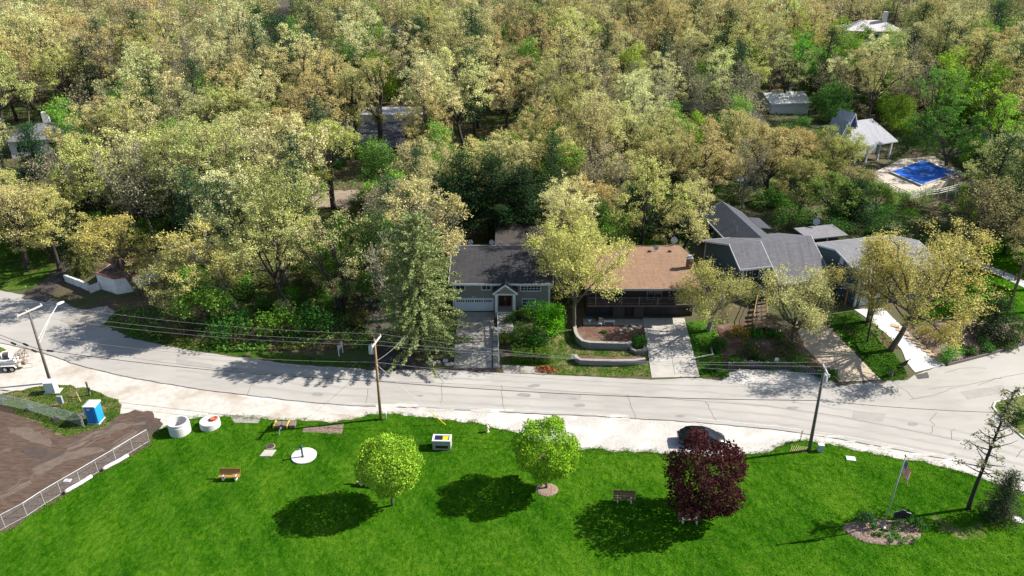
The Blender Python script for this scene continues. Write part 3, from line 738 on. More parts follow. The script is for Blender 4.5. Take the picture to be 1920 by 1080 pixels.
# --- slate blue house with the big grey roof
T3 = frame(28.9, 88.0, 0, 13.5)
hs = thing('house', 'slate blue house with a big plain grey roof and an entry stair', 'house', T3(5, 0, 1.3))
PA = [(-3.35, 5.87), (0, 8.0), (7.6, 5.5)]; PB = [(-5.6, 4.44), (0, 8.0), (7.6, 5.5)]
US = 4.0
gable(MB(), T3, 0, US, [(-2.9, .6), (7.2, .8), (7.2, 5.35), (0, 7.72), (-2.9, 5.85)]).build('wall', m_slate_siding, hs)
gable(MB(), T3, US + .003, 10.9, [(-5.1, .6), (7.2, .8), (7.2, 5.35), (0, 7.72), (-5.1, 4.45)]).build('wall', m_slate_siding, hs)
mb = MB(); slab(mb, T3, -.7, US - .12, PA); slab(mb, T3, US - .12, 11.3, PB); rf = mb.build('roof', m_roof_grey, hs)
mb = MB(); rakes(mb, T3, -.7, US - .18, PA); slab(mb, T3, 11.303, 11.35, [(v, w + .02) for v, w in PB], .22); slab(mb, T3, US - .17, US - .123, [(-5.6, 4.46), (-3.3, 5.92)], .22)
mb.box(US - .12, 11.3, -5.66, -5.604, 4.2, 4.455, T3); mb.build('fascia', m_white, rf)
for b in ((US - .05, US + .12, -5.16, -4.98, .9, 4.2), (10.78, 10.95, -5.16, -5.0, .9, 4.2), (-.05, .14, -2.97, -2.8, .9, 5.6), (-.05, .1, 7.0, 7.25, .9, 5.2)): MB().box(*b, T3).build('corner_board', m_white, hs)
window(hs, T3, .6, 2.3, 4.35, 5.35, -2.9, 2); window(hs, T3, .3, 2.0, 2.5, 3.35, -2.9, 2); window(hs, T3, .9, 1.9, 1.15, 1.75, -2.9, 1)
window(hs, T3, 5.0, 7.0, 2.0, 3.4, -5.1, 2); window(hs, T3, 8.0, 9.6, 2.0, 3.4, -5.1, 2)
dr = MB().box(2.75, 3.65, -2.97, -2.9, 1.95, 3.75, T3).build('front_door', M('pale_blue_door', (.42, .52, .58), rough=.5), hs)
MB().box(2.98, 3.42, -2.99, -2.972, 2.95, 3.6, T3).build('pane', m_glass, dr)
bal = MB().box(.2, US - .15, -4.0, -2.905, 3.82, 3.98, T3).build('balcony', m_dark_wood, hs)
mb = MB(); mb.box(.2, US - .15, -4.0, -3.95, 4.7, 4.78, T3)
for i in range(24): u = .25 + i * (US - .4) / 23; mb.box(u - .03, u + .03, -3.99, -3.96, 3.98, 4.7, T3)
mb.build('balcony_railing', m_dark_wood, bal)
TW = frame(34.05, 92.0, 0, 5.8)
PW = [(-3.3, 5.2), (0, 7.0), (3.5, 5.1)]
TWv = lambda a, b, c: TW(b, a, c)
gable(MB(), TWv, 3.5, 15.0, [(-2.9, 1.5), (3.1, 1.5), (3.1, 5.0), (0, 6.7), (-2.9, 5.15)]).build('rear_wall', m_blue_siding, hs)
mb = MB(); slab(mb, TWv, -.5, 15.4, PW); wr = mb.build('wing_roof', m_roof_wing, hs)
slab(MB(), TWv, 8.5, 13.0, [(3.4, 5.2), (5.2, 5.0)]).build('side_roof', m_roof_wing, hs)
mb = MB(); mb.box(-3.36, -3.304, 3, 15.4, 4.96, 5.21, TW); slab(mb, TWv, 15.403, 15.46, [(v, w + .02) for v, w in PW], .22); mb.build('fascia', m_white, wr)
for a, b in ((4.2, 5.6), (6.6, 8.2), (10.2, 12.2)):
    window(hs, TW, a, b, 3.2, 4.6, -2.9, 2, side='u')
for u, v in ((5.2, -1.6), (7.4, -1.2)): p = TW(v, u, 0); MB().tube([(p[0], p[1], 5.9), (p[0], p[1], 6.9)], .06, 8).build('vent_pipe', m_metal, wr)
# deck, entry stair
DK = [gp(1281, 390), gp(1338, 384), gp(1340, 424), gp(1312, 430)]
dz = 3.9
DKp = [at(1283, 388, dz), at(1338, 383, dz), at(1338, 420, dz), at(1311, 424, dz)]
dk = thing('raised_deck', 'weathered brown deck behind the slate blue house', 'deck', (DKp[3].x, DKp[3].y, 2.0))
mb = MB(); mb.prism([(p.x, p.y) for p in DKp][::-1], dz - .2, dz); mb.build('deck_floor', m_deckwood, dk)
mb = MB()
for a, b in ((3, 0), (2, 3)):
    A, B = DKp[a], DKp[b]; k = max(2, int((B - A).length / .9))
    for i in range(k + 1):
        p = A.lerp(B, i / k); mb.box(p.x - .05, p.x + .05, p.y - .05, p.y + .05, 1.5, dz + .95)
    for zz in (.3, .6, .92): mb.tube([(A.x, A.y, dz + zz), (B.x, B.y, dz + zz)], .045, 4)
mb.build('deck_railing', M('reddish_rail', (.20, .12, .09), (.14, .085, .065), 2), dk)
m_teal = M('teal_plastic', (.02, .30, .25), (.03, .36, .30), 3, .45)
def adirondack(px, py, yaw, label):
    p = at(px, py, dz); t = thing('deck_chair', label, 'chair', p, 'teal chairs on the brown deck'); F = frame(p.x, p.y, p.z, yaw)
    MB().ext([F(-.32, -.35, .38), F(.32, -.35, .38), F(.32, .25, .22), F(-.32, .25, .22)], (0, 0, .04)).build('seat', m_teal, t)
    MB().ext([F(-.3, .2, .22), F(.3, .2, .22), F(.36, .6, 1.0), F(-.36, .6, 1.0)], F(0, .04, 0) and (0, 0, .05)).build('backrest', m_teal, t)
    for s in (-1, 1):
        MB().box(s * .42 - .07, s * .42 + .07, -.4, .42, .56, .6, F).build('armrest', m_teal, t)
        MB().box(s * .36 - .03, s * .36 + .03, -.38, -.3, 0, .56, F).box(s * .36 - .03, s * .36 + .03, .3, .38, 0, .56, F).build('leg', m_teal, t)
adirondack(1312, 408, 215, 'teal chair on the deck, nearer the deck railing')
adirondack(1321, 400, 200, 'teal chair on the deck, nearer the dark wing roof')
st = thing('entry_stair', 'tan wooden stair and landing up to the pale blue door', 'stair', T3(2.8, -7, 1.2))
l0 = [at(1411, 603, 2.0), at(1437, 600, 2.0), at(1438, 612, 2.0), at(1416, 615, 2.0)]
MB().prism([(p.x, p.y) for p in l0][::-1], 1.86, 2.0).build('landing', m_deckwood, st)
mb = MB()
for i in range(6):
    f = i / 5.5; A = l0[2].lerp(at(1466, 622, 1.25), f); B = l0[1].lerp(at(1468, 612, 1.25), f); zz = 2.0 - .14 * (i + 1); d = (A - l0[2]); s = Vector((.38, -.05, 0))
    mb.prism([(A.x, A.y), (A.x + s.x, A.y + s.y), (B.x + s.x, B.y + s.y), (B.x, B.y)], zz - .12, zz)
D0 = Vector(T3(2.7, -3.0, 0)); D1 = Vector(T3(3.7, -3.0, 0))
for i in range(7):
    f = (i + .5) / 7; a = D0.lerp(l0[0], f); b = D1.lerp(l0[1], f); zz = 2.02
    mb.prism([(a.x, a.y + .28), (a.x, a.y - .3), (b.x, b.y - .3), (b.x, b.y + .28)], zz - .1, zz - .03 - .004 * (i % 2))
mb.build('tread', m_deckwood, st)
mb = MB()
def railrun(pts, hh=.95):
    for p in pts: mb.box(p[0] - .05, p[0] + .05, p[1] - .05, p[1] + .05, h(p[0], p[1]) - .1, p[2] + hh)
    mb.tube([(p[0], p[1], p[2] + hh) for p in pts], .06, 4); mb.tube([(p[0], p[1], p[2] + hh * .5) for p in pts], .035, 4)
v3 = lambda p, z: (p.x, p.y, z)
railrun([v3(D0, 2.0), v3(l0[0], 2.0), v3(l0[3], 2.0), v3(l0[2], 2.0), v3(at(1466, 624, 1.2), 1.25)])
railrun([v3(D1, 2.0), v3(l0[1], 2.0), v3(at(1468, 612, 1.2), 1.25)])
mb.build('handrail', m_newwood, st)

# --- blue house with the white trimmed garage
T4 = frame(43.7, 83.0, 0, 14)
hs = thing('house', 'blue-grey gabled house with white trimmed garage behind the big yellow oak', 'house', T4(5, 4, 1.2))
P4 = [(-.45, 5.85), (5, 7.3), (9.7, 6.25)]
gable(MB(), T4, 0, 12, [(0, .5), (9.3, .5), (9.3, 6.1), (5, 7.05), (0, 5.75)]).build('wall', m_blue_siding, hs)
rf = slab(MB(), T4, -.35, 12.3, P4).build('roof', m_roof_pale, hs)
rakes(MB(), T4, -.35, 12.3, P4).build('fascia', m_white, rf)
MB().box(-.05, -.005, 3.5, 4.2, 5.7, 6.5, T4).build('gable_vent', m_white, hs)
MB().box(-.08, .12, -.12, .1, .9, 5.5, T4).box(4.8, 5.0, -.12, -.003, .9, 5.5, T4).box(.12, 4.8, -.12, -.003, 5.2, 5.5, T4).build('garage_trim', m_white, hs)
mb = MB()
for i in range(4): mb.box(.7, 3.8, -.06 - .005 * (i % 2), -.004, 1.15 + .55 * i + .01, 1.15 + .55 * (i + 1), T4)
mb.build('garage_door', m_garage, hs)
window(hs, T4, .8, 3.6, 3.6, 4.9, 0, 2); window(hs, T4, 6, 8, 3.2, 4.6, 0, 2)
mb = MB(); slab(mb, T4, -.3, 5.3, [(-1.1, 5.1), (-.004, 5.65)], .12); mb.build('garage_canopy', m_roof_pale, hs)
TS = frame(42.2, 97.0, 0, 14)
sh = thing('shed', 'low flat-roofed shed behind the blue-grey gabled house', 'shed', TS(0, 0, 2.0))
slab(MB(), TS, -.4, 6.0, [(-.9, 5.35), (2.9, 5.6)], .16).build('roof', m_roof_pale, sh)
MB().box(.6, 5.6, .6, 2.7, 1.5, 5.2, TS).build('wall', m_dark_wood, sh)
for u in (-.2, 2.8, 5.7): MB().box(u - .07, u + .07, -.75, -.61, 1.2, 5.2, TS).build('post', m_white, sh)
p = TS(3.0, 2.6, 5.58); dish(0, 0, p[0], p[1], p[2], 'round white satellite dish on the flat shed roof', 230, .5, .8)
p = gp(1583, 573); q = aty(1583, 537, p.y)
t = thing('basketball_hoop', 'white framed basketball backboard on an orange-brown post', 'hoop', p)
MB().tube([(p.x, p.y, p.z), (p.x, p.y, q.z)], .09, 8).build('post', M('orange_brown', (.33, .14, .04), rough=.6), t)
F = frame(p.x, p.y, q.z, -35)
mb = MB(); mb.box(-.6, .6, -.06, 0, -.4, -.34, F); mb.box(-.6, .6, -.06, 0, .34, .4, F); mb.box(-.6, -.54, -.06, 0, -.34, .34, F); mb.box(.54, .6, -.06, 0, -.34, .34, F); mb.build('backboard_frame', m_white, t)
MB().box(-.54, .54, -.04, -.02, -.34, .34, F).build('backboard', M('backboard_grey', (.25, .28, .32), rough=.3), t)
c = F(0, -.35, -.25); MB().tube([(c[0] + .22 * math.cos(a), c[1] + .22 * math.sin(a), c[2]) for a in np.linspace(0, 6.2, 14)], .02, 6).build('ring', M('hoop_orange', (.5, .12, .02)), t)

# --- white stucco building by the western lane
G = [gp(187, 541), gp(221, 552), gp(249, 547), gp(303, 520)]
hs = thing('outbuilding', 'white stucco outbuilding with red coping among the oaks', 'outbuilding', G[1])
zt = G[1].z + 2.3
BK = [Vector((G[3].x - 2, G[3].y + 2.5)), Vector((G[0].x + .6, G[0].y + 4.2))]
fp = [(p.x, p.y) for p in (G[0], G[1], G[2], G[3], BK[0], BK[1])]
mb = MB(); mb.prism(fp, G[1].z - .5, zt); mb.build('wall', m_stucco, hs)
mb = MB()
for i in range(6):
    a, b = Vector(fp[i]), Vector(fp[(i + 1) % 6]); n = (b - a).normalized(); n = Vector((n.y, -n.x)) * .14; e = (b - a).normalized() * .06
    for A, B in ((a - e, b + e),):
        mb.prism([tuple(A + n), tuple(B + n), tuple(B - n), tuple(A - n)], zt + .004 * i, zt + .1 + .004 * i)
mb.build('coping', M('red_coping', (.22, .09, .065), (.15, .065, .05), 3), hs)
cxy = sum((Vector(p) for p in fp), Vector((0, 0))) / 6
mb = MB(); mb.prism([tuple(cxy + (Vector(p) - cxy) * .93) for p in fp], zt - .1, zt + .035); mb.build('roof', M('rusty_roof', (.05, .035, .03), (.03, .025, .023), 1), hs)
for pl, lb in (([(124, 527), (150, 537)], 'low white garden wall by the shady lane, farthest from the stucco outbuilding'), ([(149, 536), (168, 545)], 'low white garden wall, the middle one of three by the lane'),
               ([(169, 549), (188, 542)], 'low white garden wall touching the stucco outbuilding')):
    g = W(pl); o = wallstrip(MB(), g, 1.0, .3).build('garden_wall', m_stucco, origin=gp(*pl[0])); tag(o, lb, 'wall')

# --- houses in the woods
def simple_house(name, label, T, L, D, base, eave, ridge, wm, rm, hip=False, ov=.5, wins=(), trim=True, chim=None, loc=None):
    t = thing(name, label, 'house', loc or T(L / 2, D / 2, base))
    pr = [(-ov, eave), (D / 2, ridge), (D + ov, eave)]
    if hip:
        i = D / 2
        vs = [T(-ov, -ov, eave), T(L + ov, -ov, eave), T(L + ov, D + ov, eave), T(-ov, D + ov, eave), T(i, D / 2, ridge), T(L - i, D / 2, ridge)]
        vs += [T(-ov, -ov, eave - .2), T(L + ov, -ov, eave - .2), T(L + ov, D + ov, eave - .2), T(-ov, D + ov, eave - .2)]
        mb = MB(); mb.add(vs, [(0, 1, 5, 4), (1, 2, 5), (2, 3, 4, 5), (3, 0, 4), (6, 7, 1, 0), (7, 8, 2, 1), (8, 9, 3, 2), (9, 6, 0, 3), (9, 8, 7, 6)])
        rf = mb.build('roof', rm, t)
        MB().box(0, L, 0, D, base - 1, eave - .2, T).build('wall', wm, t)
    else:
        rf = slab(MB(), T, -ov, L + ov, pr).build('roof', rm, t)
        gable(MB(), T, 0, L, [(0, base - 1), (D, base - 1), (D, eave - .1), (D / 2, ridge - .25), (0, eave - .1)]).build('wall', wm, t)
        if trim: rakes(MB(), T, -ov, L + ov, pr).build('fascia', m_white, rf)
    for (u0, u1, w0, w1, side) in wins: window(t, T, u0, u1, w0, w1, 0, 2, side=side)
    if chim:
        u, v, s, z1, cm = chim; MB().box(u - s, u + s, v - s, v + s, eave, z1, T).build('chimney', cm, rf)
    return t
m_paint = siding('white_siding', (.62, .65, .68))
b = gp(44, 297); TA = frame(b.x - 2.2, b.y, 0, 20)
simple_house('house', 'white house with grey hip roof behind the dark pine by the western lane', TA, 19, 10, b.z, b.z + 3.4, b.z + 5.6, m_paint, shingle('west_shingles', (.20, .20, .21), (.15, .15, .16), R(-20)), True,
             wins=((1.2, 2.6, b.z + 1, b.z + 2.6, 'v'), (7, 8.6, b.z + .8, b.z + 2.6, 'v'), (11, 12.4, b.z + .8, b.z + 2.6, 'v'), (15, 16.5, b.z + .8, b.z + 2.6, 'v'), (2, 4, b.z + 1, b.z + 2.6, 'u'), (6, 7.2, b.z + .4, b.z + 2.6, 'u')),
             chim=(6, 8, .6, b.z + 7.2, m_stucco))
m_charcoal2 = shingle('slate_shingles', (.10, .105, .125), (.075, .08, .10), 0)
zr = 7.0; p0 = at(648, 276, zr); p1 = at(748, 276, zr)
TB = frame(p0.x, p0.y + .5, 0, 0)
simple_house('house', 'dark slate-roofed house in the middle of the oak woods', TB, p1.x - p0.x, 19, 4.6, zr, 9.6, m_dark_wood, m_charcoal2, trim=False)
p0 = at(655, 224, 8.6); p1 = at(800, 224, 8.6); TC = frame(p0.x, p0.y + 5, 0, 0)
t = thing('outbuilding', 'long pale flat-roofed building just beyond the dark slate-roofed house', 'building', TC(8, 4, 7))
MB().box(0, p1.x - p0.x, 0, 7, 5.5, 8.4, TC).build('wall', m_stucco, t); MB().box(-.4, p1.x - p0.x + .4, -.4, 7.4, 8.4, 8.65, TC).build('roof', m_roof_white, t)
p0 = at(1448, 193, 9.5); TD = frame(p0.x, p0.y, 0, 8)
simple_house('house', 'house with a brilliant white metal roof deep in the oaks', TD, 9, 9, 6.0, 9.4, 11.0, m_paint, m_roof_white, chim=(7, 6, .3, 12.4, m_metal))
p0 = at(1386, 232, 8.5); TE = frame(p0.x, p0.y, 0, 10)
simple_house('house', 'dark-roofed house with a pale lattice side beside the woods road', TE, 6, 15, 5.5, 8.3, 10, m_paint, m_roof_dark, wins=((1, 3, 6, 7.6, 'v'),), trim=False)
p0 = at(1588, 57, 17.5); TF = frame(p0.x, p0.y, 0, -6)
simple_house('house', 'white hip-roofed house on the high ground among far oaks', TF, 17, 11, 14, 17.4, 20, m_paint, M('off_white_roof', (.58, .56, .55), (.5, .48, .47), 1), True, chim=(12, 5, .6, 22.5, m_stucco),  # the roof itself is off-white
             wins=((3, 4.5, 14.6, 16.4, 'v'), (8, 9.5, 14.6, 16.4, 'v')))
p0 = at(690, 60, 18); TG = frame(p0.x, p0.y, 0, -12)
simple_house('house', 'dark-roofed house showing through a gap of the far woods', TG, 10, 12, 14, 17.6, 20, m_dark_wood, m_charcoal2, trim=False)
p0 = at(926, 192, 9.5); TH = frame(p0.x, p0.y, 0, 4)
simple_house('house', 'tan-roofed house glimpsed through the oaks beyond the leaning trunks', TH, 11, 10, 6.2, 9.3, 11, m_paint, M('tan_roof', (.42, .38, .33), (.34, .31, .27), 1.5), trim=False)
p0 = at(1912, 268, 9); TI = frame(p0.x, p0.y, 0, 10)
simple_house('house', 'blue-roofed house at the rim of the dense green trees', TI, 12, 9, 5, 8.4, 10, m_paint, m_charcoal2)

# --- pool, pavilion house
pz = 4.3
PO = [at(1727, 346, pz), at(1791, 325, pz), at(1733, 301, pz), at(1672, 322, pz)]
pc_ = sum(PO, Vector()) / 4
pt = thing('swimming_pool', 'swimming pool under a wrinkled bright blue cover', 'pool', (pc_.x, pc_.y, pz))
def grow(ps, k): return [pc_ + (p - pc_) * (1 + k / (p - pc_).length) for p in ps]
OUT = [at(1640, 352, pz), at(1708, 362, pz), at(1812, 324, pz), at(1752, 291, pz), at(1690, 296, pz), at(1640, 320, pz)]
o = MB().prism([(p.x, p.y) for p in OUT], pz - 2.0, pz - .25).build('pool_terrace', M('terrace_concrete', (.50, .44, .36), (.42, .37, .31), 1.5)); o['kind'] = 'structure'
mb = MB(); A = grow(PO, .45)
for i in range(4):
    j = (i + 1) % 4; mb.prism([(A[i].x, A[i].y), (A[j].x, A[j].y), (PO[j].x, PO[j].y), (PO[i].x, PO[i].y)][::1], pz - .3, pz + .06)
mb.build('coping', m_conc, pt)
mb = MB(); N = 14; vs = []
for j in range(N + 1):
    for i in range(N + 1):
        p = PO[0].lerp(PO[1], i / N).lerp(PO[3].lerp(PO[2], i / N), j / N); e = min(i, j, N - i, N - j)
        vs.append((p.x, p.y, pz + .03 - .12 * min(1, e / 3) + .14 * noise.noise(Vector((p.x * .45, p.y * .45, 2)))))
mb.add(vs, [(j * (N + 1) + i, j * (N + 1) + i + 1, (j + 1) * (N + 1) + i + 1, (j + 1) * (N + 1) + i) for j in range(N) for i in range(N)])
mb.build('cover', M('blue_cover', (.015, .10, .55), (.03, .16, .70), .5, .25, spec=.6, big=(.35, (.20, .40, .75), .56, .66)), pt, True)
p = at(1758, 314, pz); MB().box(p.x - .25, p.x + .25, p.y - 1.2, p.y + 1.2, pz + .35, pz + .42).box(p.x - .2, p.x + .2, p.y + .6, p.y + 1.2, pz, pz + .35).build('diving_board', m_white, pt)
mb = MB()
for px in (1708, 1714):
    p = at(px, 305, pz); mb.tube([(p.x, p.y, pz), (p.x, p.y, pz + .7), (p.x - .1, p.y - .35, pz + .85), (p.x - .1, p.y - .6, pz + .6), (p.x - .1, p.y - .6, pz - .2)], .035, 6)
mb.build('ladder', m_metal, pt)
TP = frame(at(1602, 303, 4.6).x, at(1602, 303, 4.6).y, 0, 24)
hz_ = 4.4
t = thing('pool_house', 'pale grey pool house with white posts and twin pointed gables', 'house', TP(4, 4, hz_))
Lp = 9.6
for u in (.2, 3.2, 6.3, 9.4): MB().box(u - .16, u + .16, .05, .37, hz_ - .6, hz_ + 3.0, TP).build('post', m_white, t)
MB().box(0, Lp, 0, .42, hz_ + 3.0, hz_ + 3.3, TP).build('beam', m_white, t)
MB().box(0, Lp, 3.6, 13, hz_ - 1, hz_ + 3.4, TP).build('wall', m_paint, t)
rf = slab(MB(), TP, -.4, Lp + .4, [(-.5, hz_ + 3.31), (6.5, hz_ + 6.2), (13.4, hz_ + 3.4)]).build('roof', m_roof_silver, t)
rakes(MB(), TP, -.4, Lp + .4, [(-.5, hz_ + 3.31), (6.5, hz_ + 6.2), (13.4, hz_ + 3.4)]).build('fascia', m_white, rf)
for u, w, s, z1, v0 in ((-1.8, 0, 1.35, 8.0, 1.5), (2.6, 0, 1.3, 8.6, 4.2)):
    Q = lambda a, b, c, u=u: TP(u + b, a, c)
    pr = [(-s, hz_ + z1 - 3.0), (0, hz_ + z1 - .2), (s, hz_ + z1 - 3.0)]
    slab(MB(), Q, v0, v0 + 4, pr, .12).build('gable_roof', m_roof_silver, t)
    slab(MB(), Q, v0 - .06, v0 - .004, [(v, w_ + .04) for v, w_ in pr], .26).build('gable_trim', m_white, t)
    gable(MB(), Q, v0 + .3, v0 + 3.9, [(-s + .15, hz_ - 1), (s - .15, hz_ - 1), (s - .15, hz_ + z1 - 2.95), (0, hz_ + z1 - .45), (-s + .15, hz_ + z1 - 2.95)]).build('gable_wall', m_blueglass if u > 0 else m_paint, t)
window(t, TP, -2.3, -1.3, hz_ + 2.0, hz_ + 3.4, 1.8, 2)
# white rail fence round the pool
def railfence(pts, z, label, hgt=1.1):
    p0 = at(*pts[0], z); t = thing('rail_fence', label, 'fence', p0)
    mb = MB(); P = [at(*q, z) for q in pts]
    for i in range(len(P) - 1):
        for k in (.35, .7, 1.0): mb.tube([(P[i].x, P[i].y, P[i].z + hgt * k), (P[i + 1].x, P[i + 1].y, P[i + 1].z + hgt * k)], .05, 4)
    mb.build('rail', m_stucco, t)
    for i in range(len(P) - 1):
        k = max(1, int((P[i + 1] - P[i]).length / 2.4))
        for j in range(k): p = P[i].lerp(P[i + 1], j / k); MB().box(p.x - .06, p.x + .06, p.y - .06, p.y + .06, p.z - 1.0, p.z + hgt + .08).build('fence_post', m_stucco, t)
    return t
railfence([(1664, 355), (1704, 374), (1760, 366), (1842, 345), (1852, 338)], pz - .3, 'white rail fence along the near edge of the pool terrace')
for i, (px, py) in enumerate(((1781, 336), (1792, 331), (1800, 334))):
    p = at(px, py, pz); t = thing('pool_chair', ['brown reclining chair on the pool terrace nearest the blue cover', 'brown reclining chair on the pool terrace farthest from the oaks', 'brown reclining chair on the terrace beside the rail fence'][i], 'chair', p, 'reclining chairs by the pool')
    F = frame(p.x, p.y, p.z, 20 + 30 * i)
    MB().box(-.3, .3, -.9, .2, .28, .34, F).build('seat', m_deckwood, t); MB().ext([F(-.3, .2, .3), F(.3, .2, .3), F(.3, .75, .8), F(-.3, .75, .8)], (0, 0, .05)).build('backrest', m_deckwood, t)
    for u in (-.26, .26): MB().box(u - .03, u + .03, -.85, -.78, 0, .28, F).box(u - .03, u + .03, .12, .19, 0, .28, F).build('leg', m_deckwood, t)
# ------------------------------------------------------------------ street furniture, park and yard objects
m_pole = M('pole_wood', (.20, .145, .10), (.13, .095, .07), 3, .9, .4, stretch=(4, 4, .3))
m_pole_grey = M('pole_grey_wood', (.17, .15, .14), (.10, .09, .085), 3, .9, .4, stretch=(4, 4, .3))
m_pole_tan = M('pole_tan_wood', (.34, .22, .11), (.24, .15, .075), 3, .9, .4, stretch=(4, 4, .3))
m_arm = M('weathered_arm', (.52, .49, .46), (.38, .36, .34), 3, .8)
m_trafo = M('transformer_grey', (.48, .52, .55), (.42, .46, .49), 2, .45)
m_galv = M('galvanised', (.50, .51, .52), (.40, .41, .42), 4, .4, metal=.4)
m_wire = M('wire', (.42, .41, .40), (.36, .35, .34), 2, .5)
m_cable = M('black_cable', (.02, .02, .022), (.03, .03, .03), 2, .6)

def pole(name, label, base, top_px, armpx, mat, r=.15, trafo=None, armz=-.25):
    p = at(*base); tp = aty(*top_px, p.y); H = tp.z
    t = thing(name, label, 'utility pole', p, 'utility poles along the road')
    MB().tube([(p.x, p.y, -.2), (p.x + (tp.x - p.x) * .5, p.y, H * .5), (tp.x, p.y, H)], r, 10, r * .62).build('pole', mat, t, True)
    za = H + armz
    a, b = at(*armpx[0], za), at(*armpx[1], za); c = Vector((tp.x, p.y, za))
    d = (b - a).normalized(); L = (b - a).length / 2; s = d.cross(Vector((0, 0, 1)))
    m = c + s * (r * .62 + .06) * (1 if s.y < 0 else -1)
    a, b = m - d * L, m + d * L
    MB().ext([a - s * .06 + Vector((0, 0, -.07)), a + s * .06 + Vector((0, 0, -.07)), a + s * .06 + Vector((0, 0, .07)), a - s * .06 + Vector((0, 0, .07))], b - a).build('crossarm', m_arm, t)
    ins = []
    for f in (.05, .38, .95):
        q = a.lerp(b, f) + Vector((0, 0, .07)); ins.append(q + Vector((0, 0, .2)))
        MB().lathe([(.03, 0), (.075, .04), (.05, .08), (.07, .13), (.03, .2)], tuple(q), 10).build('insulator', m_stucco, t, True)
    if trafo:
        q = at(*trafo, H - 1.2); k = (Vector((q.x, q.y, 0)) - Vector((tp.x, p.y, 0))).normalized() * .42
        q = Vector((tp.x + k.x, p.y + k.y, H - 1.65))
        o = MB().lathe([(.05, 0), (.27, .02), (.28, .1), (.28, .75), (.24, .85), (.1, .9)], tuple(q), 16).build('transformer', m_trafo, t, True)
        MB().tube([tuple(q + Vector((.1, 0, .85))), tuple(q + Vector((.1, 0, 1.1)))], .05, 8).build('bushing', m_stucco, o)
    return t, p, tp, ins
tm, pm, tpm, im = pole('utility_pole', 'tan wooden utility pole with grey transformer at the lawn edge beside the yellow guy wire', (714, 786), (702, 636), ((695, 641), (712, 619)), m_pole_tan, .16, (696, 655))
tr, pr_, tpr, ir = pole('utility_pole', 'dark wooden utility pole with transformer beside the small pale utility box', (1517, 845), (1546, 690), ((1537, 672), (1549, 697)), m_pole_grey, .17, (1551, 705))
tl, pl_, tpl, il = pole('utility_pole', 'grey weathered utility pole carrying a street lamp beside the white cabinet', (95, 718), (52, 578), ((28, 588), (76, 567)), m_pole_grey, .17)
# lamp on the grey pole
zb = 5.4
A = Vector((tpl.x + (pl_.x - tpl.x) * (1 - zb / tpl.z), pl_.y, zb)); E_ = at(108, 571, 8.0)
MB().tube([A, A.lerp(E_, .5) + Vector((0, 0, .12)), E_], .05, 6).tube([A - Vector((0, 0, .5)), A.lerp(E_, .6)], .035, 6).build('lamp_arm', m_stucco, tl)
dd = (E_ - A); dd.z = 0; dd.normalize(); F = frame(E_.x, E_.y, E_.z, math.degrees(math.atan2(dd.y, dd.x)))
MB().add([F(u, s * w, z) for u, w, zt, zb_ in ((-.1, .08, .06, -.04), (.25, .17, .1, -.06), (.7, .14, .06, -.05), (.85, .03, .01, -.02)) for s in (-1, 1) for z in (zb_, zt)],
         [(4 * i + a, 4 * i + b, 4 * i + 4 + b, 4 * i + 4 + a) for i in range(3) for a, b in ((0, 1), (1, 3), (3, 2), (2, 0))] + [(0, 2, 3, 1), (12, 13, 15, 14)]).build('lamp_head', m_stucco, tl)
def leanpole(base, top, label, r, hgt=None):
    p = gp(*base); q = aty(*top, p.y)
    o = MB().tube([(p.x, p.y, p.z - .2), (q.x, q.y, q.z)], r, 10, r * .75).build('utility_pole', m_pole, origin=p, smooth=True); tag(o, label, 'utility pole', 'utility poles along the road')
leanpole((1889, 582), (1932, 462), 'plain brown pole on the bright side lawn by the pale path', .19)
leanpole((261, 549), (232, 492), 'leaning brown pole against the white stucco outbuilding', .16)
leanpole((503, 50), (497, -30), 'thin pole beside the far road at the top of the woods', .17)

def span(a, b, sag, r, label, mat=None, n=18, name='power_line', grp='wires strung between the utility poles'):
    a, b = Vector(a), Vector(b)
    P = [a.lerp(b, i / n) - Vector((0, 0, sag * 4 * (i / n) * (1 - i / n))) for i in range(n + 1)]
    o = MB().tube(P, r, 5).build(name, mat or m_wire, origin=a); tag(o, label, 'wire', grp); return o
nm = ['lowest in view', 'the middle one', 'highest in view']
for i in range(3):
    span(il[i], im[i], .7, .011, f'thin power wire from the lamp pole to the tan pole, {nm[i]}')
    span(im[i], ir[i], .7, .011, f'thin power wire from the tan pole to the dark pole, {nm[i]}')
off_l = [at(-150, 505 + 12 * i, 9.2) for i in range(3)]
for i in range(3): span(off_l[i], il[i], .5, .011, f'thin power wire coming in to the lamp pole, {nm[i]}')
def onpole(p, tp, z): return Vector((p.x + (tp.x - p.x) * z / tp.z, p.y - .2, z))
L1, M1, R1 = onpole(pl_, tpl, 4.4), onpole(pm, tpm, 4.7), onpole(pr_, tpr, 5.9)
span(L1, M1, .55, .03, 'thick black cable crossing the road from the lamp pole to the tan pole', m_cable)
span(M1, R1, .5, .03, 'thick black cable between the tan pole and the dark pole', m_cable)
span(R1, at(2100, 775, 6), .5, .022, 'black cable leaving the dark pole over the road junction', m_cable)
span(at(-160, 552, 5.2), L1, .5, .03, 'thick black cable with splice cases beside the lamp pole', m_cable)
span(at(-160, 560, 4.7), L1 - Vector((0, 0, .45)), .45, .026, 'lower black cable with a splice case beside the lamp pole', m_cable)
L2, M2 = onpole(pl_, tpl, 6.2), onpole(pm, tpm, 6.9)
span(L2, M2, .8, .014, 'single thin cable below the power wires over the western road', m_wire)
span(M2, onpole(pr_, tpr, 7.4), .8, .014, 'single thin cable below the power wires over the driveways', m_wire)
span(onpole(pm, tpm, 7.0), at(762, 627, 4.5), .3, .014, 'service wire from the tan pole towards the tall spruce', m_wire)
g0 = onpole(pm, tpm, 6.7); g1 = at(836, 797)
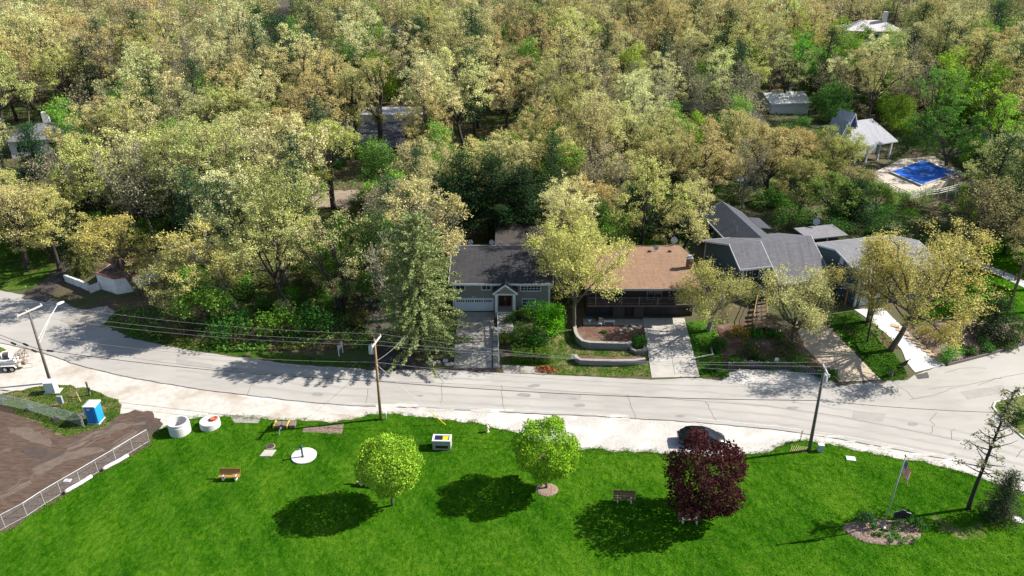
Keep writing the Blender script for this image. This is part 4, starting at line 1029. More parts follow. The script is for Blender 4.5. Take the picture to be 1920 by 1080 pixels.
o = span(g0, g1, 0, .018, 'pale guy wire from the tan pole to the lawn', M('guy_steel', (.62, .62, .6)), 4, 'guy_wire')
a = g0.lerp(g1, .76)
tag(MB().tube([a, g1], .04, 8).build('guy_guard', M('guard_yellow', (.75, .50, .02), (.65, .43, .02)), origin=g1), 'yellow guard tube low on the guy wire', 'guard')
for i, (f, b) in enumerate(((.90, 0), (.80, 1), (.955, 1))):
    A = (at(-160, 552, 5.2), at(-160, 560, 4.7))[b]; B = L1 - Vector((0, 0, .45 * b)); q = A.lerp(B, f) - Vector((0, 0, .5 * 4 * f * (1 - f)))
    d = (B - A).normalized() * .42
    tag(MB().tube([q - d, q - d * .9, q + d * .9, q + d], [.05, .11, .11, .05], 8).build('splice_case', m_cable, origin=q), ['black splice case on the upper cable before the lamp pole', 'black splice case on the lower cable farther from the lamp pole', 'black splice case on the lower cable close to the lamp pole'][i], 'splice case')
q = L1.lerp(M1, .035) - Vector((0, 0, .07)); d = (M1 - L1).normalized() * .4
tag(MB().tube([q - d, q - d * .9, q + d * .9, q + d], [.05, .11, .11, .05], 8).build('splice_case', m_cable, origin=q), 'black splice case just past the lamp pole over the road', 'splice case')

# --- park benches: slatted seat and curled back on two round concrete feet
m_bench = M('bench_slats', (.42, .235, .09), (.33, .18, .07), 2, .6, .1, stretch=(.5, 8, 8))
m_bench_shaded = M('bench_slats_shaded', (.25, .15, .08), (.19, .11, .06), 2, .6, .1, stretch=(.5, 8, 8))  # same slats made darker, tree shade put into the colour
m_bwhite = M('bench_feet', (.68, .67, .64), (.58, .57, .54), 3, .7)
def bench(px, py, yaw, label, mat=None, L=1.9):
    p = gp(px, py); F = frame(p.x, p.y, p.z + .03, yaw); t = thing('park_bench', label, 'bench', p, 'benches on the park lawn')
    prof = []
    for k in range(7): prof.append((-.30 + .075 * k, .45 - .04 * math.sin(math.pi * k / 6)))
    s, b = MB(), MB()
    for k in range(6):
        (v0, w0), (v1, w1) = prof[k], prof[k + 1]
        s.ext([F(-L / 2, v0 + .006, w0), F(-L / 2, v1 - .006, w1), F(-L / 2, v1 - .006, w1 + .035), F(-L / 2, v0 + .006, w0 + .035)], Vector(F(L, 0, 0)) - Vector(F(0, 0, 0)))
    bp = [(.17 + .10 * math.sin(k * .35), .5 + .082 * k) for k in range(7)] + [(.20, 1.08)]
    for k in range(7):
        (v0, w0), (v1, w1) = bp[k], bp[k + 1]
        b.ext([F(-L / 2, v0, w0 + .004), F(-L / 2, v1, w1 - .004), F(-L / 2, v1 + .035, w1 - .004), F(-L / 2, v0 + .035, w0 + .004)], Vector(F(L, 0, 0)) - Vector(F(0, 0, 0)))
    s.build('seat', mat or m_bench, t); b.build('backrest', mat or m_bench, t)
    for u in (-L * .3, L * .3):
        MB().tube([F(u, .3 * math.cos(a), .22 + .21 * math.sin(a)) for a in np.linspace(0, 2 * math.pi, 18)], .055, 8).build('foot_ring', m_bwhite, t, True)
        MB().box(u - .05, u + .05, -.25, .22, .40, .44, F).build('bracket', m_bwhite, t)
    return t
bench(432, 899, 0, 'tan slatted park bench with a curled back standing alone in full sun')
bench(1170, 941, -4, 'brown slatted bench at the edge of the purple tree shadow', m_bench_shaded)
bench(1292, 980, -3, 'dark bench tucked under the purple-leaved tree', m_bench_shaded)
bench(690, 910, -8, 'weathered grey bench half hidden behind the round lime-green tree by the pump', M('bench_grey', (.36, .33, .30), (.28, .25, .22), 2, .8))

# --- hand pump on its round slab
p = gp(570, 856); t = thing('water_pump', 'dark blue pump post on a round white concrete slab', 'pump', p)
MB().lathe([(1.16, 0), (1.18, .1), (1.14, .14), (.02, .15)], (p.x, p.y, .03), 40).build('slab', M('slab_white', (.60, .58, .55), (.54, .52, .49), 3), t)
q = gp(568, 859); m_pblue = M('pump_blue', (.03, .07, .11), (.025, .055, .09), 3, .4)
MB().lathe([(.16, .17), (.16, .2), (.085, .22), (.085, 1.2), (.11, 1.22), (.11, 1.42), (.08, 1.47), (.02, 1.48)], (q.x, q.y, 0), 14).build('pump_post', m_pblue, t, True)
MB().tube([(q.x, q.y, 1.1), (q.x - .35, q.y - .1, 1.02), (q.x - .42, q.y - .12, .92)], .045, 8).build('spout', m_galv, t)
MB().tube([(q.x - .02, q.y + .05, 1.38), (q.x - .3, q.y + .15, 1.3)], .025, 6).build('handle', m_pblue, t)

# --- concrete litter enclosure with two lids
p = gp(829.5, 838); F = frame(p.x, p.y, .03, -2); t = thing('litter_bin', 'square concrete bin with one dark blue and one yellow lid', 'bin', p)
mcb = M('bin_concrete', (.40, .385, .36), (.31, .295, .27), 3, .9, .3)
mb = MB(); mb.box(-.86, .86, -.5, -.38, 0, 1.0, F); mb.box(-.86, .86, .38, .5, 0, 1.0, F); mb.box(-.86, -.74, -.379, .379, 0, .998, F); mb.box(.74, .86, -.379, .379, 0, .998, F); mb.build('bin_wall', mcb, t)
MB().box(-.74, .74, -.38, .38, 0, .8, F).build('inner_box', m_black, t)
MB().box(-.9, .9, -.53, -.36, 1.0, 1.07, F).box(-.9, .9, .36, .53, 1.0, 1.07, F).box(-.9, -.72, -.36, .36, 1.0, 1.07, F).box(.72, .9, -.36, .36, 1.0, 1.07, F).build('rim', m_stucco, t)
MB().ext([F(-.7, -.34, .82), F(-.02, -.34, .82), F(-.02, .34, .94), F(-.7, .34, .94)], (0, 0, .06)).build('lid', M('navy_lid', (.012, .02, .05), (.02, .03, .07), 4, .4), t)
MB().ext([F(.06, -.34, .82), F(.7, -.34, .82), F(.7, .34, .94), F(.06, .34, .94)], (0, 0, .06)).build('lid', M('yellow_lid', (.75, .55, .02), (.68, .48, .02), 4, .5), t)
MB().box(-.6, .6, -.506, -.502, .18, .5, F).build('bin_slot', m_black, t)

# --- hydrant, marker, boxes
p = gp(914, 810); t = thing('fire_hydrant', 'cream fire hydrant standing in the lawn near the gravel shoulder', 'hydrant', p)
mh = M('hydrant_cream', (.62, .52, .36), (.52, .43, .29), 4, .5)
MB().lathe([(.19, .02), (.19, .08), (.13, .1), (.13, .55), (.17, .57), (.17, .63), (.14, .7), (.08, .78), (.03, .84)], tuple(p), 16).build('barrel', mh, t, True)
for a in (0, 120, 240):
    d = Vector((math.cos(R(a - 90)), math.sin(R(a - 90)), 0)); c = p + Vector((0, 0, .45)); MB().tube([c, c + d * .2, c + d * .22], [.07, .075, .05], 10).build('nozzle', mh, t)
p = gp(724, 787); o = MB().lathe([(.08, 0), (.08, .72), (.09, .74), (.09, .9), (.05, .97)], tuple(p), 12).build('marker_post', m_stucco, origin=p, smooth=True); tag(o, 'short white rounded marker post at the foot of the tan pole', 'marker')
p = gp(1537, 846); F = frame(p.x, p.y, .03, -6); t = thing('utility_box', 'small pale green utility box beside the dark pole', 'utility box', p)
MB().box(-.26, .26, -.2, .2, 0, .72, F).build('body', M('box_green', (.42, .50, .46), (.38, .45, .42)), t, bevel=.02); MB().box(-.28, .28, -.22, .22, .72, .8, F).build('lid', m_stucco, t, bevel=.02)
p = gp(1595, 861); F = frame(p.x, p.y, .03, -12); o = MB().box(-.42, .42, -.32, .32, 0, .09, F).build('access_cover', m_stucco, origin=p, bevel=.03); tag(o, 'flat white square cover set in the lawn by the road', 'cover')
p = gp(502, 851); F = frame(p.x, p.y, .03, 0); o = MB().ext([F(-.62, -.45, 0), F(.5, -.45, 0), F(.68, .5, 0), F(-.42, .5, 0)], (0, 0, .07)).build('concrete_pad', m_conc, origin=p); tag(o, 'pale square concrete pad in the lawn below the dark manhole lid', 'pad')
p = gp(507.5, 838); t = thing('manhole', 'dark round manhole lid in a tan ring beside the square pad', 'manhole', p)
MB().lathe([(.44, 0), (.44, .06), (.40, .07), (.02, .07)], (p.x, p.y, .03), 24).build('ring', M('manhole_ring', (.33, .27, .19)), t); MB().lathe([(.36, .06), (.36, .10), (.3, .11), (.02, .11)], (p.x, p.y, .03), 24).lathe([(.05, .11), (.05, .14)], (p.x, p.y, .03), 8).build('lid', M('manhole_lid', (.06, .045, .045)), t)
p = gp(1908, 976); t = thing('manhole', 'round pale manhole lid in worn grass beside the dark shrub', 'manhole', p)
MB().lathe([(.42, 0), (.42, .09), (.02, .1)], (p.x, p.y, .03), 24).build('ring', mcb, t); MB().lathe([(.3, .1), (.3, .13), (.02, .13)], (p.x, p.y, .03), 20).build('lid', m_stucco, t)
p = gp(523, 815); t = thing('standpipe', 'short pale standpipe leaning in the lawn by the stone bundle', 'standpipe', p)
MB().tube([(p.x, p.y, .03), (p.x + .1, p.y, .5), (p.x + .25, p.y + .1, .75)], .06, 8).build('pipe', m_galv, t); MB().tube([(p.x + .18, p.y + .2, .72), (p.x + .32, p.y, .78)], .05, 8).build('valve', m_trafo, t)
# stone bundle with straps
p = gp(534, 800); t = thing('paving_stones', 'bundle of flat brown paving stones between yellow straps', 'stones', p)
msl = M('flat_stone', (.24, .17, .14), (.15, .11, .095), 3, .9, .5)
for i, (u, w) in enumerate(((-.62, .42), (.0, .5), (.75, .48))):
    F = frame(p.x + u * 1.05, p.y + .1, .03, 4 * i - 3); MB().box(-w * .62, w * .62, -.42, .42, 0, .28 + .03 * i, F).build('stone', msl, t, bevel=.03)
mys = M('strap_yellow', (.62, .45, .08))
for u in (-1.0, .33): F = frame(p.x + u, p.y + .1, .03, 0); MB().box(-.05, .05, -.5, .5, 0, .36, F).build('strap', mys, t)

# --- concrete rings
mcr = M('ring_concrete', (.60, .59, .575), (.52, .51, .50), 2, .85, .15)
p = gp(338.5, 810); o = MB().lathe([(.82, -.001), (1.0, 0), (1.0, .95), (.99, .96), (.99, .98), (.97, 1.0), (.97, 1.28), (.80, 1.28), (.80, .06)], (p.x, p.y, .03), 36).build('concrete_ring', mcr, origin=p)
tag(o, 'tall hollow white concrete well ring open at the top', 'concrete ring')
p = gp(395, 799); t = thing('concrete_lid_ring', 'low white concrete drum closed by a lid', 'concrete ring', p)
MB().lathe([(.97, 0), (.97, .32), (.95, .34), (.97, .36), (.97, .62), (.93, .68), (.02, .68)], (p.x, p.y, .03), 36).build('drum', mcr, t)
MB().lathe([(.38, .69), (.38, .72), (.02, .72)], (p.x + .22, p.y + .1, .03), 20).build('opening', M('dark_opening', (.2, .19, .18)), t)
q = Vector((p.x + .36, p.y + .22, .78)); o = MB().tube([(q.x + .34 * math.cos(a), q.y + .34 * math.sin(a), q.z + .06 * math.cos(a + 1)) for a in np.linspace(0, 2 * math.pi, 28)], .085, 8).build('orange_ring', M('orange_plastic', (.72, .10, .015), (.62, .08, .012), 3, .4), origin=q, smooth=True)
tag(o, 'bright orange ring lying on the low concrete drum', 'ring')

# --- portable toilet
a, b, c = gp(165, 796.5), gp(186, 798), gp(196, 783)
u = (b - a); v = Vector((-u.y, u.x)).normalized() * 1.15; u2 = Vector((u.x, u.y)).normalized() * 1.15
ang = math.degrees(math.atan2(u.y, u.x)); F = frame(a.x, a.y, .03, ang + 6)
t = thing('portable_toilet', 'bright blue portable toilet with a white roof on the dry grass', 'portable toilet', (a.x, a.y, .03))
mbl = M('toilet_blue', (.018, .27, .62), (.015, .24, .56), 2, .4)
MB().box(.02, 1.13, .02, 1.13, .1, 2.05, F).build('body', mbl, t, bevel=.03)
MB().box(-.03, 1.18, -.03, 1.18, 0, .1, F).build('base', m_stucco, t)
mb = MB(); mb.add([F(-.05, -.05, 2.05), F(1.2, -.05, 2.05), F(1.2, 1.2, 2.05), F(-.05, 1.2, 2.05), F(-.05, -.05, 2.17), F(1.2, -.05, 2.17), F(1.2, 1.2, 2.17), F(-.05, 1.2, 2.17), F(.3, .3, 2.36), F(.85, .3, 2.36), F(.85, .85, 2.36), F(.3, .85, 2.36)],
       [(3, 2, 1, 0), (0, 1, 5, 4), (1, 2, 6, 5), (2, 3, 7, 6), (3, 0, 4, 7), (4, 5, 9, 8), (5, 6, 10, 9), (6, 7, 11, 10), (7, 4, 8, 11), (8, 9, 10, 11)]); mb.build('roof', M('toilet_white', (.72, .72, .72)), t)
MB().box(.18, .97, -.02, .0185, .2, 1.95, F).build('door', M('toilet_door', (.015, .17, .47), rough=.4), t)
MB().box(.3, .62, -.035, -.0205, 1.72, 1.88, F).build('notice_plate', m_stucco, t)
for k in range(5): pass
mb = MB()
for k in range(6): mb.box(1.131, 1.15, .14 + .16 * k, .20 + .16 * k, .2, 1.95, F)
mb.build('side_ribs', M('toilet_rib', (.03, .38, .70), rough=.4), t)

# --- cabinets and posts on the dry grass
p = gp(98, 737); F = frame(p.x, p.y, .03, 6); t = thing('electric_cabinet', 'large white electric cabinet on a concrete plinth beside the lamp pole', 'cabinet', p)
MB().box(-.75, .85, -.35, .75, 0, .12, F).build('plinth', m_conc, t); MB().box(-.48, .5, -.3, .55, .12, 1.35, F).build('body', M('cabinet_white', (.62, .66, .67), (.56, .60, .61), 2, .45), t, bevel=.02)
MB().box(-.52, .54, -.34, .59, 1.35, 1.43, F).build('lid', m_white, t, bevel=.02)
p = gp(117, 761); F = frame(p.x, p.y, .03, 4); t = thing('meter_box', 'slim grey meter box on a post beside the white cabinet', 'cabinet', p)
MB().box(-.3, .2, -.12, .12, .3, 1.2, F).build('body', M('meter_grey', (.33, .37, .40), rough=.5), t, bevel=.02); MB().tube([(p.x - .15, p.y, 0), (p.x - .15, p.y, .3)], .05, 6).build('post', m_galv, t)
p = gp(169, 742); t = thing('wooden_stake_post', 'dark wooden post with a small box on the dry grass', 'post', p)
MB().box(p.x - .07, p.x + .07, p.y - .07, p.y + .07, 0, 1.75).build('post', m_pole_grey, t); MB().box(p.x + .07, p.x + .16, p.y - .1, p.y + .1, .6, 1.0).build('box', m_black, t)
p = gp(152, 754); o = MB().tube([(p.x, p.y, 0), (p.x - .75, p.y + .8, .75)], .03, 6).build('stay_rod', M('rod_yellow', (.55, .47, .22)), origin=p); tag(o, 'thin leaning yellowish stay rod on the dry grass', 'rod')

# --- chain link fences
m_mesh = M('fence_wire', (.40, .40, .41), (.33, .33, .34), 4, .5, metal=.3)
def chainlink(name, label, pts, hgt, fmat, mmat, pitch, r, rail=True, wr=.004, feet=None):
    P = [Vector(p) for p in pts]; t = thing(name, label, 'fence', P[0])
    mesh = MB()
    for i in range(len(P) - 1):
        a, b = P[i], P[i + 1]; L = (b - a).length; d = (b - a) / L; n = Vector((-d.y, d.x, 0)) * wr
        k = int((L + hgt) / pitch)
        for j in range(k):
            s = j * pitch
            for sg in (0, 1):
                u0, w0 = max(0, s - hgt), min(s, hgt) if s <= hgt else hgt
                if s > hgt: u0, w0 = s - hgt, hgt
                else: u0, w0 = 0, s
                u1, w1 = (s, 0) if s <= L else (L, s - L)
                if sg: u0, u1 = L - u0, L - u1
                A = a + d * u0 + Vector((0, 0, w0 + .05)); B = a + d * u1 + Vector((0, 0, w1 + .05))
                up = Vector((0, 0, wr * 1.2))
                mesh.add([A - up, A + up, A + n, B - up, B + up, B + n], [(0, 1, 4, 3), (1, 2, 5, 4), (2, 0, 3, 5)])
    mesh.build('mesh', mmat, t)
    for p in P: MB().tube([p, p + Vector((0, 0, hgt + .1))], r, 8).build('fence_post', fmat, t)
    if rail:
        MB().tube([p + Vector((0, 0, hgt + .06)) for p in P], r * .85, 6).build('top_rail', fmat, t)
        MB().tube([p + Vector((0, 0, .06)) for p in P], r * .5, 6).build('bottom_rail', fmat, t)
    return t
FP = [(-70, 1035), (-30, 1012), (10, 990), (51, 968), (84, 946), (115, 927), (151, 906), (184, 886), (218, 866), (250, 846), (280, 828)]
chainlink('chain_link_fence', 'long galvanised chain link fence between bare dirt and lawn', [gp(*q, 0) + Vector((0, 0, .02)) for q in FP], 1.35, m_galv, m_mesh, .11, .04)
m_scrim = M('green_scrim', (.30, .38, .33), (.26, .33, .29), 4, .7)
TF_ = [(-30, 752), (8, 760), (57, 771), (107, 786), (135, 792), (159, 802)]
chainlink('temporary_fence', 'low temporary fence panels with pale green netting beside the portable toilet', [gp(*q) + Vector((0, 0, .03)) for q in TF_], 1.3, m_galv, m_scrim, .07, .025, wr=.006)
for i, (px, py) in enumerate(((5, 752), (56, 768), (106, 787), (150, 781))):
    p = gp(px, py); F = frame(p.x, p.y, .03, 25); o = MB().box(-.35, .35, -.2, .2, 0, .16, F).box(-.25, .28, -.17, .17, .16, .27, F).build('fence_weight', M('sandbag_dark', (.09, .09, .11), (.14, .14, .16), 4, .9), origin=p, bevel=.04)
    tag(o, ['dark sandbag weight on the temporary fence foot farthest from the toilet', 'dark sandbag weight halfway along the temporary fence', 'dark weight on the fence foot near the green shade', 'dark weight lying behind the netting next to the toilet'][i], 'weight', 'weights on the temporary fence')
for i, (a, b) in enumerate((((123, 926), (173, 896)), ((194, 883), (241, 857)))):
    A, B = gp(*a), gp(*b); A.z = B.z = .2; d = (B - A).normalized() * .06
    t = thing('silt_log', ['white sediment log by the fence, the one farther from the concrete rings', 'white sediment log by the fence, the one closer to the concrete rings'][i], 'sediment log', (A.x, A.y, 0), 'sediment logs along the chain link fence')
    MB().tube([A.lerp(B, k / 8) + Vector((0, 0, .02 * math.sin(k))) for k in range(9)], [.17 + .012 * math.sin(3 * k) for k in range(9)], 12).build('sleeve', m_stucco, t, True)
    MB().tube([A - d, A + d * .3], .15, 12).build('end_cap', M('rust_end', (.28, .10, .04)), t)
p = gp(127, 902); o = MB().box(p.x - .3, p.x + .3, p.y - .2, p.y + .2, .02, .1).build('white_board', m_white, origin=p); tag(o, 'small white board lying on the dirt behind the fence', 'board')

# --- flagpole with hanging flag, marker sign
p = gp(1655, 991); tp = aty(1698, 856, p.y); t = thing('flagpole', 'tall grey flagpole rising from the mulch bed', 'flagpole', p)
MB().tube([(p.x, p.y, 0), (tp.x, p.y, tp.z)], .075, 12, .04).build('pole', m_galv, t, True); MB().lathe([(.02, -.02), (.09, .03), (.1, .09), (.07, .15), (.02, .17)], (tp.x, p.y, tp.z), 12).build('finial', M('finial_gold', (.55, .42, .18), rough=.3, metal=.5), t, True)
MB().lathe([(.2, 0), (.2, .05), (.1, .12)], (p.x, p.y, .15), 14).build('base_collar', m_galv, t)
mr_, mw_, mbu = M('flag_red', (.75, .012, .02), (.68, .01, .018), 5), M('flag_white', (.80, .79, .78), (.76, .75, .74), 5), M('flag_blue', (.015, .025, .13), (.02, .03, .16), 5)
zt = tp.z - .25; NU, NV = 30, 39; vs = []
for j in range(NV + 1):
    for i in range(NU + 1):
        fu, fv = i / NU, j / NV                     # fu along the fly, fv down the hoist
        drop = fu * 1.75
        x = tp.x + .07 + fu * .72 + .07 * math.sin(fu * 9 + fv * 2.0) * fu
        y = p.y + .13 * math.sin(fu * 15 + fv * 1.5) * (.25 + fu * .75) - .04
        vs.append((x, y, zt - fv * 1.35 * (1 - .25 * fu) - drop * (.80 + .12 * math.sin(fv * 3))))
fs, mi = [], []
for j in range(NV):
    for i in range(NU):
        fs.append((j * (NU + 1) + i, j * (NU + 1) + i + 1, (j + 1) * (NU + 1) + i + 1, (j + 1) * (NU + 1) + i))
        blue = i < NU * .4 and j < NV * 7 / 13
        mi.append((2 if not (j % 5 in (1, 3) and i % 2 == 1) else 1) if blue else (0 if (j * 13 // NV) % 2 == 0 else 1))
mb = MB(); mb.v = vs; mb.f = fs; mb.mi = mi
fl = mb.build('flag', [mr_, mw_, mbu], origin=(tp.x, p.y, zt), smooth=True); sd = fl.modifiers.new('solid', 'SOLIDIFY'); sd.thickness = .008
tag(fl, 'striped red, white and blue flag with white stars hanging limp on its pole', 'flag')
p = gp(1686, 981); t = thing('marker_sign', 'dark historical marker plaque with an arched top on a grey post', 'sign', p)
q = aty(1692, 965, p.y); z0 = q.z - .42; X = q.x; w = .66
ol = [(-w, 0), (w, 0), (w, .62), (.3, .70), (.22, .84), (0, .92), (-.22, .84), (-.3, .70), (-w, .62)]
F = frame(X, p.y, z0, -8); MB().ext([F(u, 0, v) for u, v in ol], Vector(F(0, .07, 0)) - Vector(F(0, 0, 0))).build('border', m_galv, t)
MB().ext([F(u * .965, -.012, .018 + v * .965) for u, v in ol], Vector(F(0, .01, 0)) - Vector(F(0, 0, 0))).build('plaque', M('plaque_dark', (.025, .02, .03), (.04, .03, .04), 3, .5), t)
MB().tube([(X - .02, p.y + .03, 0), (X, p.y + .03, z0 + .02)], .07, 10).build('post', m_galv, t)
# sign by the dark pole, white post sign, yard signs
p = gp(1500, 827); t = thing('road_sign', 'small back-to-back sign seen edge-on beside the dark pole', 'sign', p); q = aty(1503, 812, p.y)
MB().tube([(p.x, p.y, 0), (p.x + .06, p.y, q.z + .3)], .03, 6).build('post', m_pole_grey, t)
F = frame(q.x, p.y - .04, q.z, 50); MB().box(-.26, .26, -.03, 0, -.32, .35, F).build('panel', M('sign_back', (.23, .24, .22), rough=.6), t)
p = gp(636, 668); t = thing('post_sign', 'white wooden yard sign frame with two posts below the roadside shrubs', 'sign', p); q = gp(643, 661)
for P_, hh in ((p, 1.5), (q, 1.55)): MB().box(P_.x - .05, P_.x + .05, P_.y - .05, P_.y + .05, P_.z - .1, P_.z + hh).build('post', m_white, t)
A, B = Vector((p.x, p.y, p.z + .75)), Vector((q.x, q.y, q.z + .85)); s = Vector((.0, -.04, 0))
MB().ext([A + s, B + s, B + s + Vector((0, 0, .5)), A + s + Vector((0, 0, .5))], (0, .05, 0)).build('panel', m_white, t)
for bp, lb, sz, hh in (((1073, 684), 'small white sign on a thin black stake in the sunny front grass', .34, 1.35), ((1453, 690), 'small white notice board above the log palisade', .4, 1.3)):
    p = gp(*bp); t = thing('yard_sign', lb, 'sign', p); MB().tube([(p.x, p.y, p.z - .1), (p.x, p.y, p.z + hh)], .03, 6).build('stake', m_black, t)
    MB().box(p.x - sz / 2, p.x + sz / 2, p.y - .06, p.y - .03, p.z + hh - .45, p.z + hh + .05).build('panel', m_white, t)
# straw coloured canes
p = gp(1497, 843); t = thing('cane_bundle', 'spread of straw-coloured canes lying by the dark pole', 'canes', p)
for k in range(9): MB().tube([(p.x - .9 + k * .16, p.y - .35, .04), (p.x - .45 + k * .2, p.y + .45 - .03 * k, .10 + .02 * (k % 3))], .025, 5).build('cane', M('straw', (.45, .38, .18), (.38, .32, .15)), t)

# --- vehicles
m_carpaint = M('car_paint', (.008, .009, .012), (.011, .012, .015), 3, .18, spec=.7)
def car(loc, yaw, paint, label, L=4.5, Wd=1.8):
    t = thing('parked_car', label, 'car', loc); F0 = frame(0, 0, 0, 0); F = frame(loc[0], loc[1], loc[2], yaw); hl = L / 2
    st = [(-hl, .35, .70, .62), (-hl + .12, .28, .80, .78), (-hl + .6, .22, .86, .86), (-1.0, .22, .90, .90), (0, .22, .90, .90), (.8, .22, .92, .90), (1.3, .22, .88, .88), (hl - .5, .24, .78, .84), (hl - .12, .3, .66, .72), (hl, .38, .58, .58)]
    mb = MB(); vs = []
    for x, z0, z1, w in st: vs += [F(x, y, z) for y, z in ((-w * .92, z0), (-w, z0 + .2), (-w, z1 - .12), (-w * .9, z1), (0, z1 + .035), (w * .9, z1), (w, z1 - .12), (w, z0 + .2), (w * .92, z0))]
    n = 9; fs = [(i * n + j, i * n + (j + 1) % n, (i + 1) * n + (j + 1) % n, (i + 1) * n + j) for i in range(len(st) - 1) for j in range(n)] + [tuple(range(n - 1, -1, -1)), tuple(range((len(st) - 1) * n, len(st) * n))]
    mb.add(vs, fs); body = mb.build('body', paint, t, True)
    cb = [(-hl + .25, .80, .78), (-1.45, 1.36, .64), (-.9, 1.46, .66), (.1, 1.46, .66), (.45, 1.38, .64), (1.35, .88, .80)]
    mb = MB(); vs = []
    for x, z, w in cb: vs += [F(x, -w, z), F(x, w, z)]
    for x, z, w in cb: vs += [F(x, -.82, .84), F(x, .82, .84)]
    k = len(cb); fs = [(2 * i, 2 * i + 1, 2 * i + 3, 2 * i + 2) for i in range(k - 1)]
    fs += [(2 * i, 2 * i + 2, 2 * k + 2 * i + 2, 2 * k + 2 * i) for i in range(k - 1)] + [(2 * i + 1, 2 * k + 2 * i + 1, 2 * k + 2 * i + 3, 2 * i + 3) for i in range(k - 1)]
    mb.add(vs, fs).build('window_glass', m_glass, t)
    mb = MB(); mb.add([F(-1.5, -.63, 1.40), F(-.9, -.66, 1.485), F(.1, -.66, 1.485), F(.42, -.63, 1.40), F(-1.5, .63, 1.40), F(-.9, .66, 1.485), F(.1, .66, 1.485), F(.42, .63, 1.40)] , [(0, 1, 5, 4), (1, 2, 6, 5), (2, 3, 7, 6)])
    rf = mb.build('roof', paint, t, True); s_ = rf.modifiers.new('solid', 'SOLIDIFY'); s_.thickness = .03
    for y in (-1, 1):
        for x0, z0, x1, z1 in ((-1.45, 1.38, -1.75, .86), (-.35, 1.45, -.35, .86), (.44, 1.38, 1.35, .88)): MB().tube([F(x0, y * .665, z0), F(x1, y * .82, z1)], .035, 5).build('pillar', paint, t)
    for x in (-1.38, 1.38):
        for y in (-.78, .78):
            c = Vector(F(x, y, .33)); ax = Vector(F(0, 1, 0)) - Vector(F(0, 0, 0)); o = MB().tube([c - ax * .11, c - ax * .09, c + ax * .09, c + ax * .11], [.29, .33, .33, .29], 18).build('wheel', m_rubber, t, True)
            MB().tube([c - ax * .118, c + ax * .118], .2, 14).build('rim', m_galv, o)
    for y in (-.6, .6):
        MB().box(hl - .16, hl + .005, y - .17, y + .17, .52, .66, F).build('headlight', m_stucco, t); MB().box(-hl - .005, -hl + .14, y - .16, y + .16, .56, .72, F).build('taillight', M('tail_red', (.35, .01, .01), rough=.3), t)
    for y in (-.95, .95): MB().box(.75, .92, y - .09, y + .09, .92, 1.04, F).build('mirror', paint, t)
    return t
a, b = gp(1270, 826), gp(1358, 834); c = (a + b) / 2
car((c.x, c.y, .02), -4, m_carpaint, 'black car parked on the pale gravel behind the purple-leaved tree', 4.5)
p = gp(26, 330); car((p.x, p.y, p.z + .05), 20, M('maroon_paint', (.07, .01, .03), (.06, .01, .03), 2, .25, spec=.6), 'maroon car on the shady lane below the white house')

p = gp(26, 690); F = frame(p.x, p.y, .01, 3); t = thing('tank_trailer', 'white twin-axle work trailer with a hose reel and pipe rack', 'trailer', p)
MB().box(-5.2, 1.15, -.75, .75, .62, .95, F).build('chassis', M('cream_steel', (.55, .50, .42), (.48, .43, .36)), t, bevel=.03)
MB().box(-5.2, .7, -.7, .7, .95, 1.35, F).build('tank', m_stucco, t, bevel=.12)
MB().box(-3.6, -1.2, -.55, .55, 1.35, 1.75, F).build('hood', m_stucco, t, bevel=.08)
for x in (-.38, .38):
    for y in (-.82, .82):
        c = Vector(F(x, y, .33)); ax = Vector(F(0, 1, 0)) - Vector(F(0, 0, 0)); o = MB().tube([c - ax * .1, c + ax * .1], .34, 18).build('wheel', m_rubber, t, True); MB().tube([c - ax * .108, c + ax * .108], .2, 14).build('rim', m_stucco, o)
for y in (-.85, .85):
    MB().ext([F(-.85, y - .12, .55), F(-.7, y - .12, .75), F(.7, y - .12, .75), F(.9, y - .12, .5), F(.9, y - .12, .54), F(.72, y - .12, .8), F(-.72, y - .12, .8), F(-.88, y - .12, .6)], Vector(F(0, .24, 0)) - Vector(F(0, 0, 0))).build('mudguard', m_stucco, t)
c = Vector(F(-.2, 0, 1.72)); ax = Vector(F(1, 0, 0)) - Vector(F(0, 0, 0)); rl = MB().tube([c - ax * .42, c + ax * .3], .33, 20).build('hose_reel', M('hose_brown', (.16, .11, .09), (.10, .07, .06), 6, .8, stretch=(6, 1, 1)), t)
for e_ in (.3, -.48): MB().tube([c + ax * e_, c + ax * (e_ + .06)], .42, 20).build('reel_flange', m_stucco, rl)
mb = MB(); K = lambda x, y, z: F(.55 + x, y, .95 + z)
for y in (-.55, .55):
    for q in (((0, 0), (0, .6), (.45, 1.15), (.95, 1.15), (1.15, .2), (0, 0)), ((0, .6), (1.05, .6)), ((.45, 1.15), (.5, 0)), ((0, 0), (.95, 1.15)), ((.95, 1.15), (.6, .1))): mb.tube([K(x, y, z) for x, z in q], .03, 5)
for x, z in ((0, .6), (.45, 1.15), (.95, 1.15), (1.1, .4)): mb.tube([K(x, -.55, z), K(x, .55, z)], .03, 5)
mb.build('pipe_rack', M('rack_brown', (.22, .16, .12), (.16, .12, .09), 3, .7), t)
MB().box(1.2, 1.6, -.3, .3, .5, .95, F).build('pump_engine', M('engine_dark', (.16, .11, .10), (.3, .24, .2), 4, .6), t, bevel=.05); MB().tube([F(1.55, 0, .55), F(2.1, 0, .5), F(2.1, 0, .1)], .05, 6).build('hitch', m_galv, t)

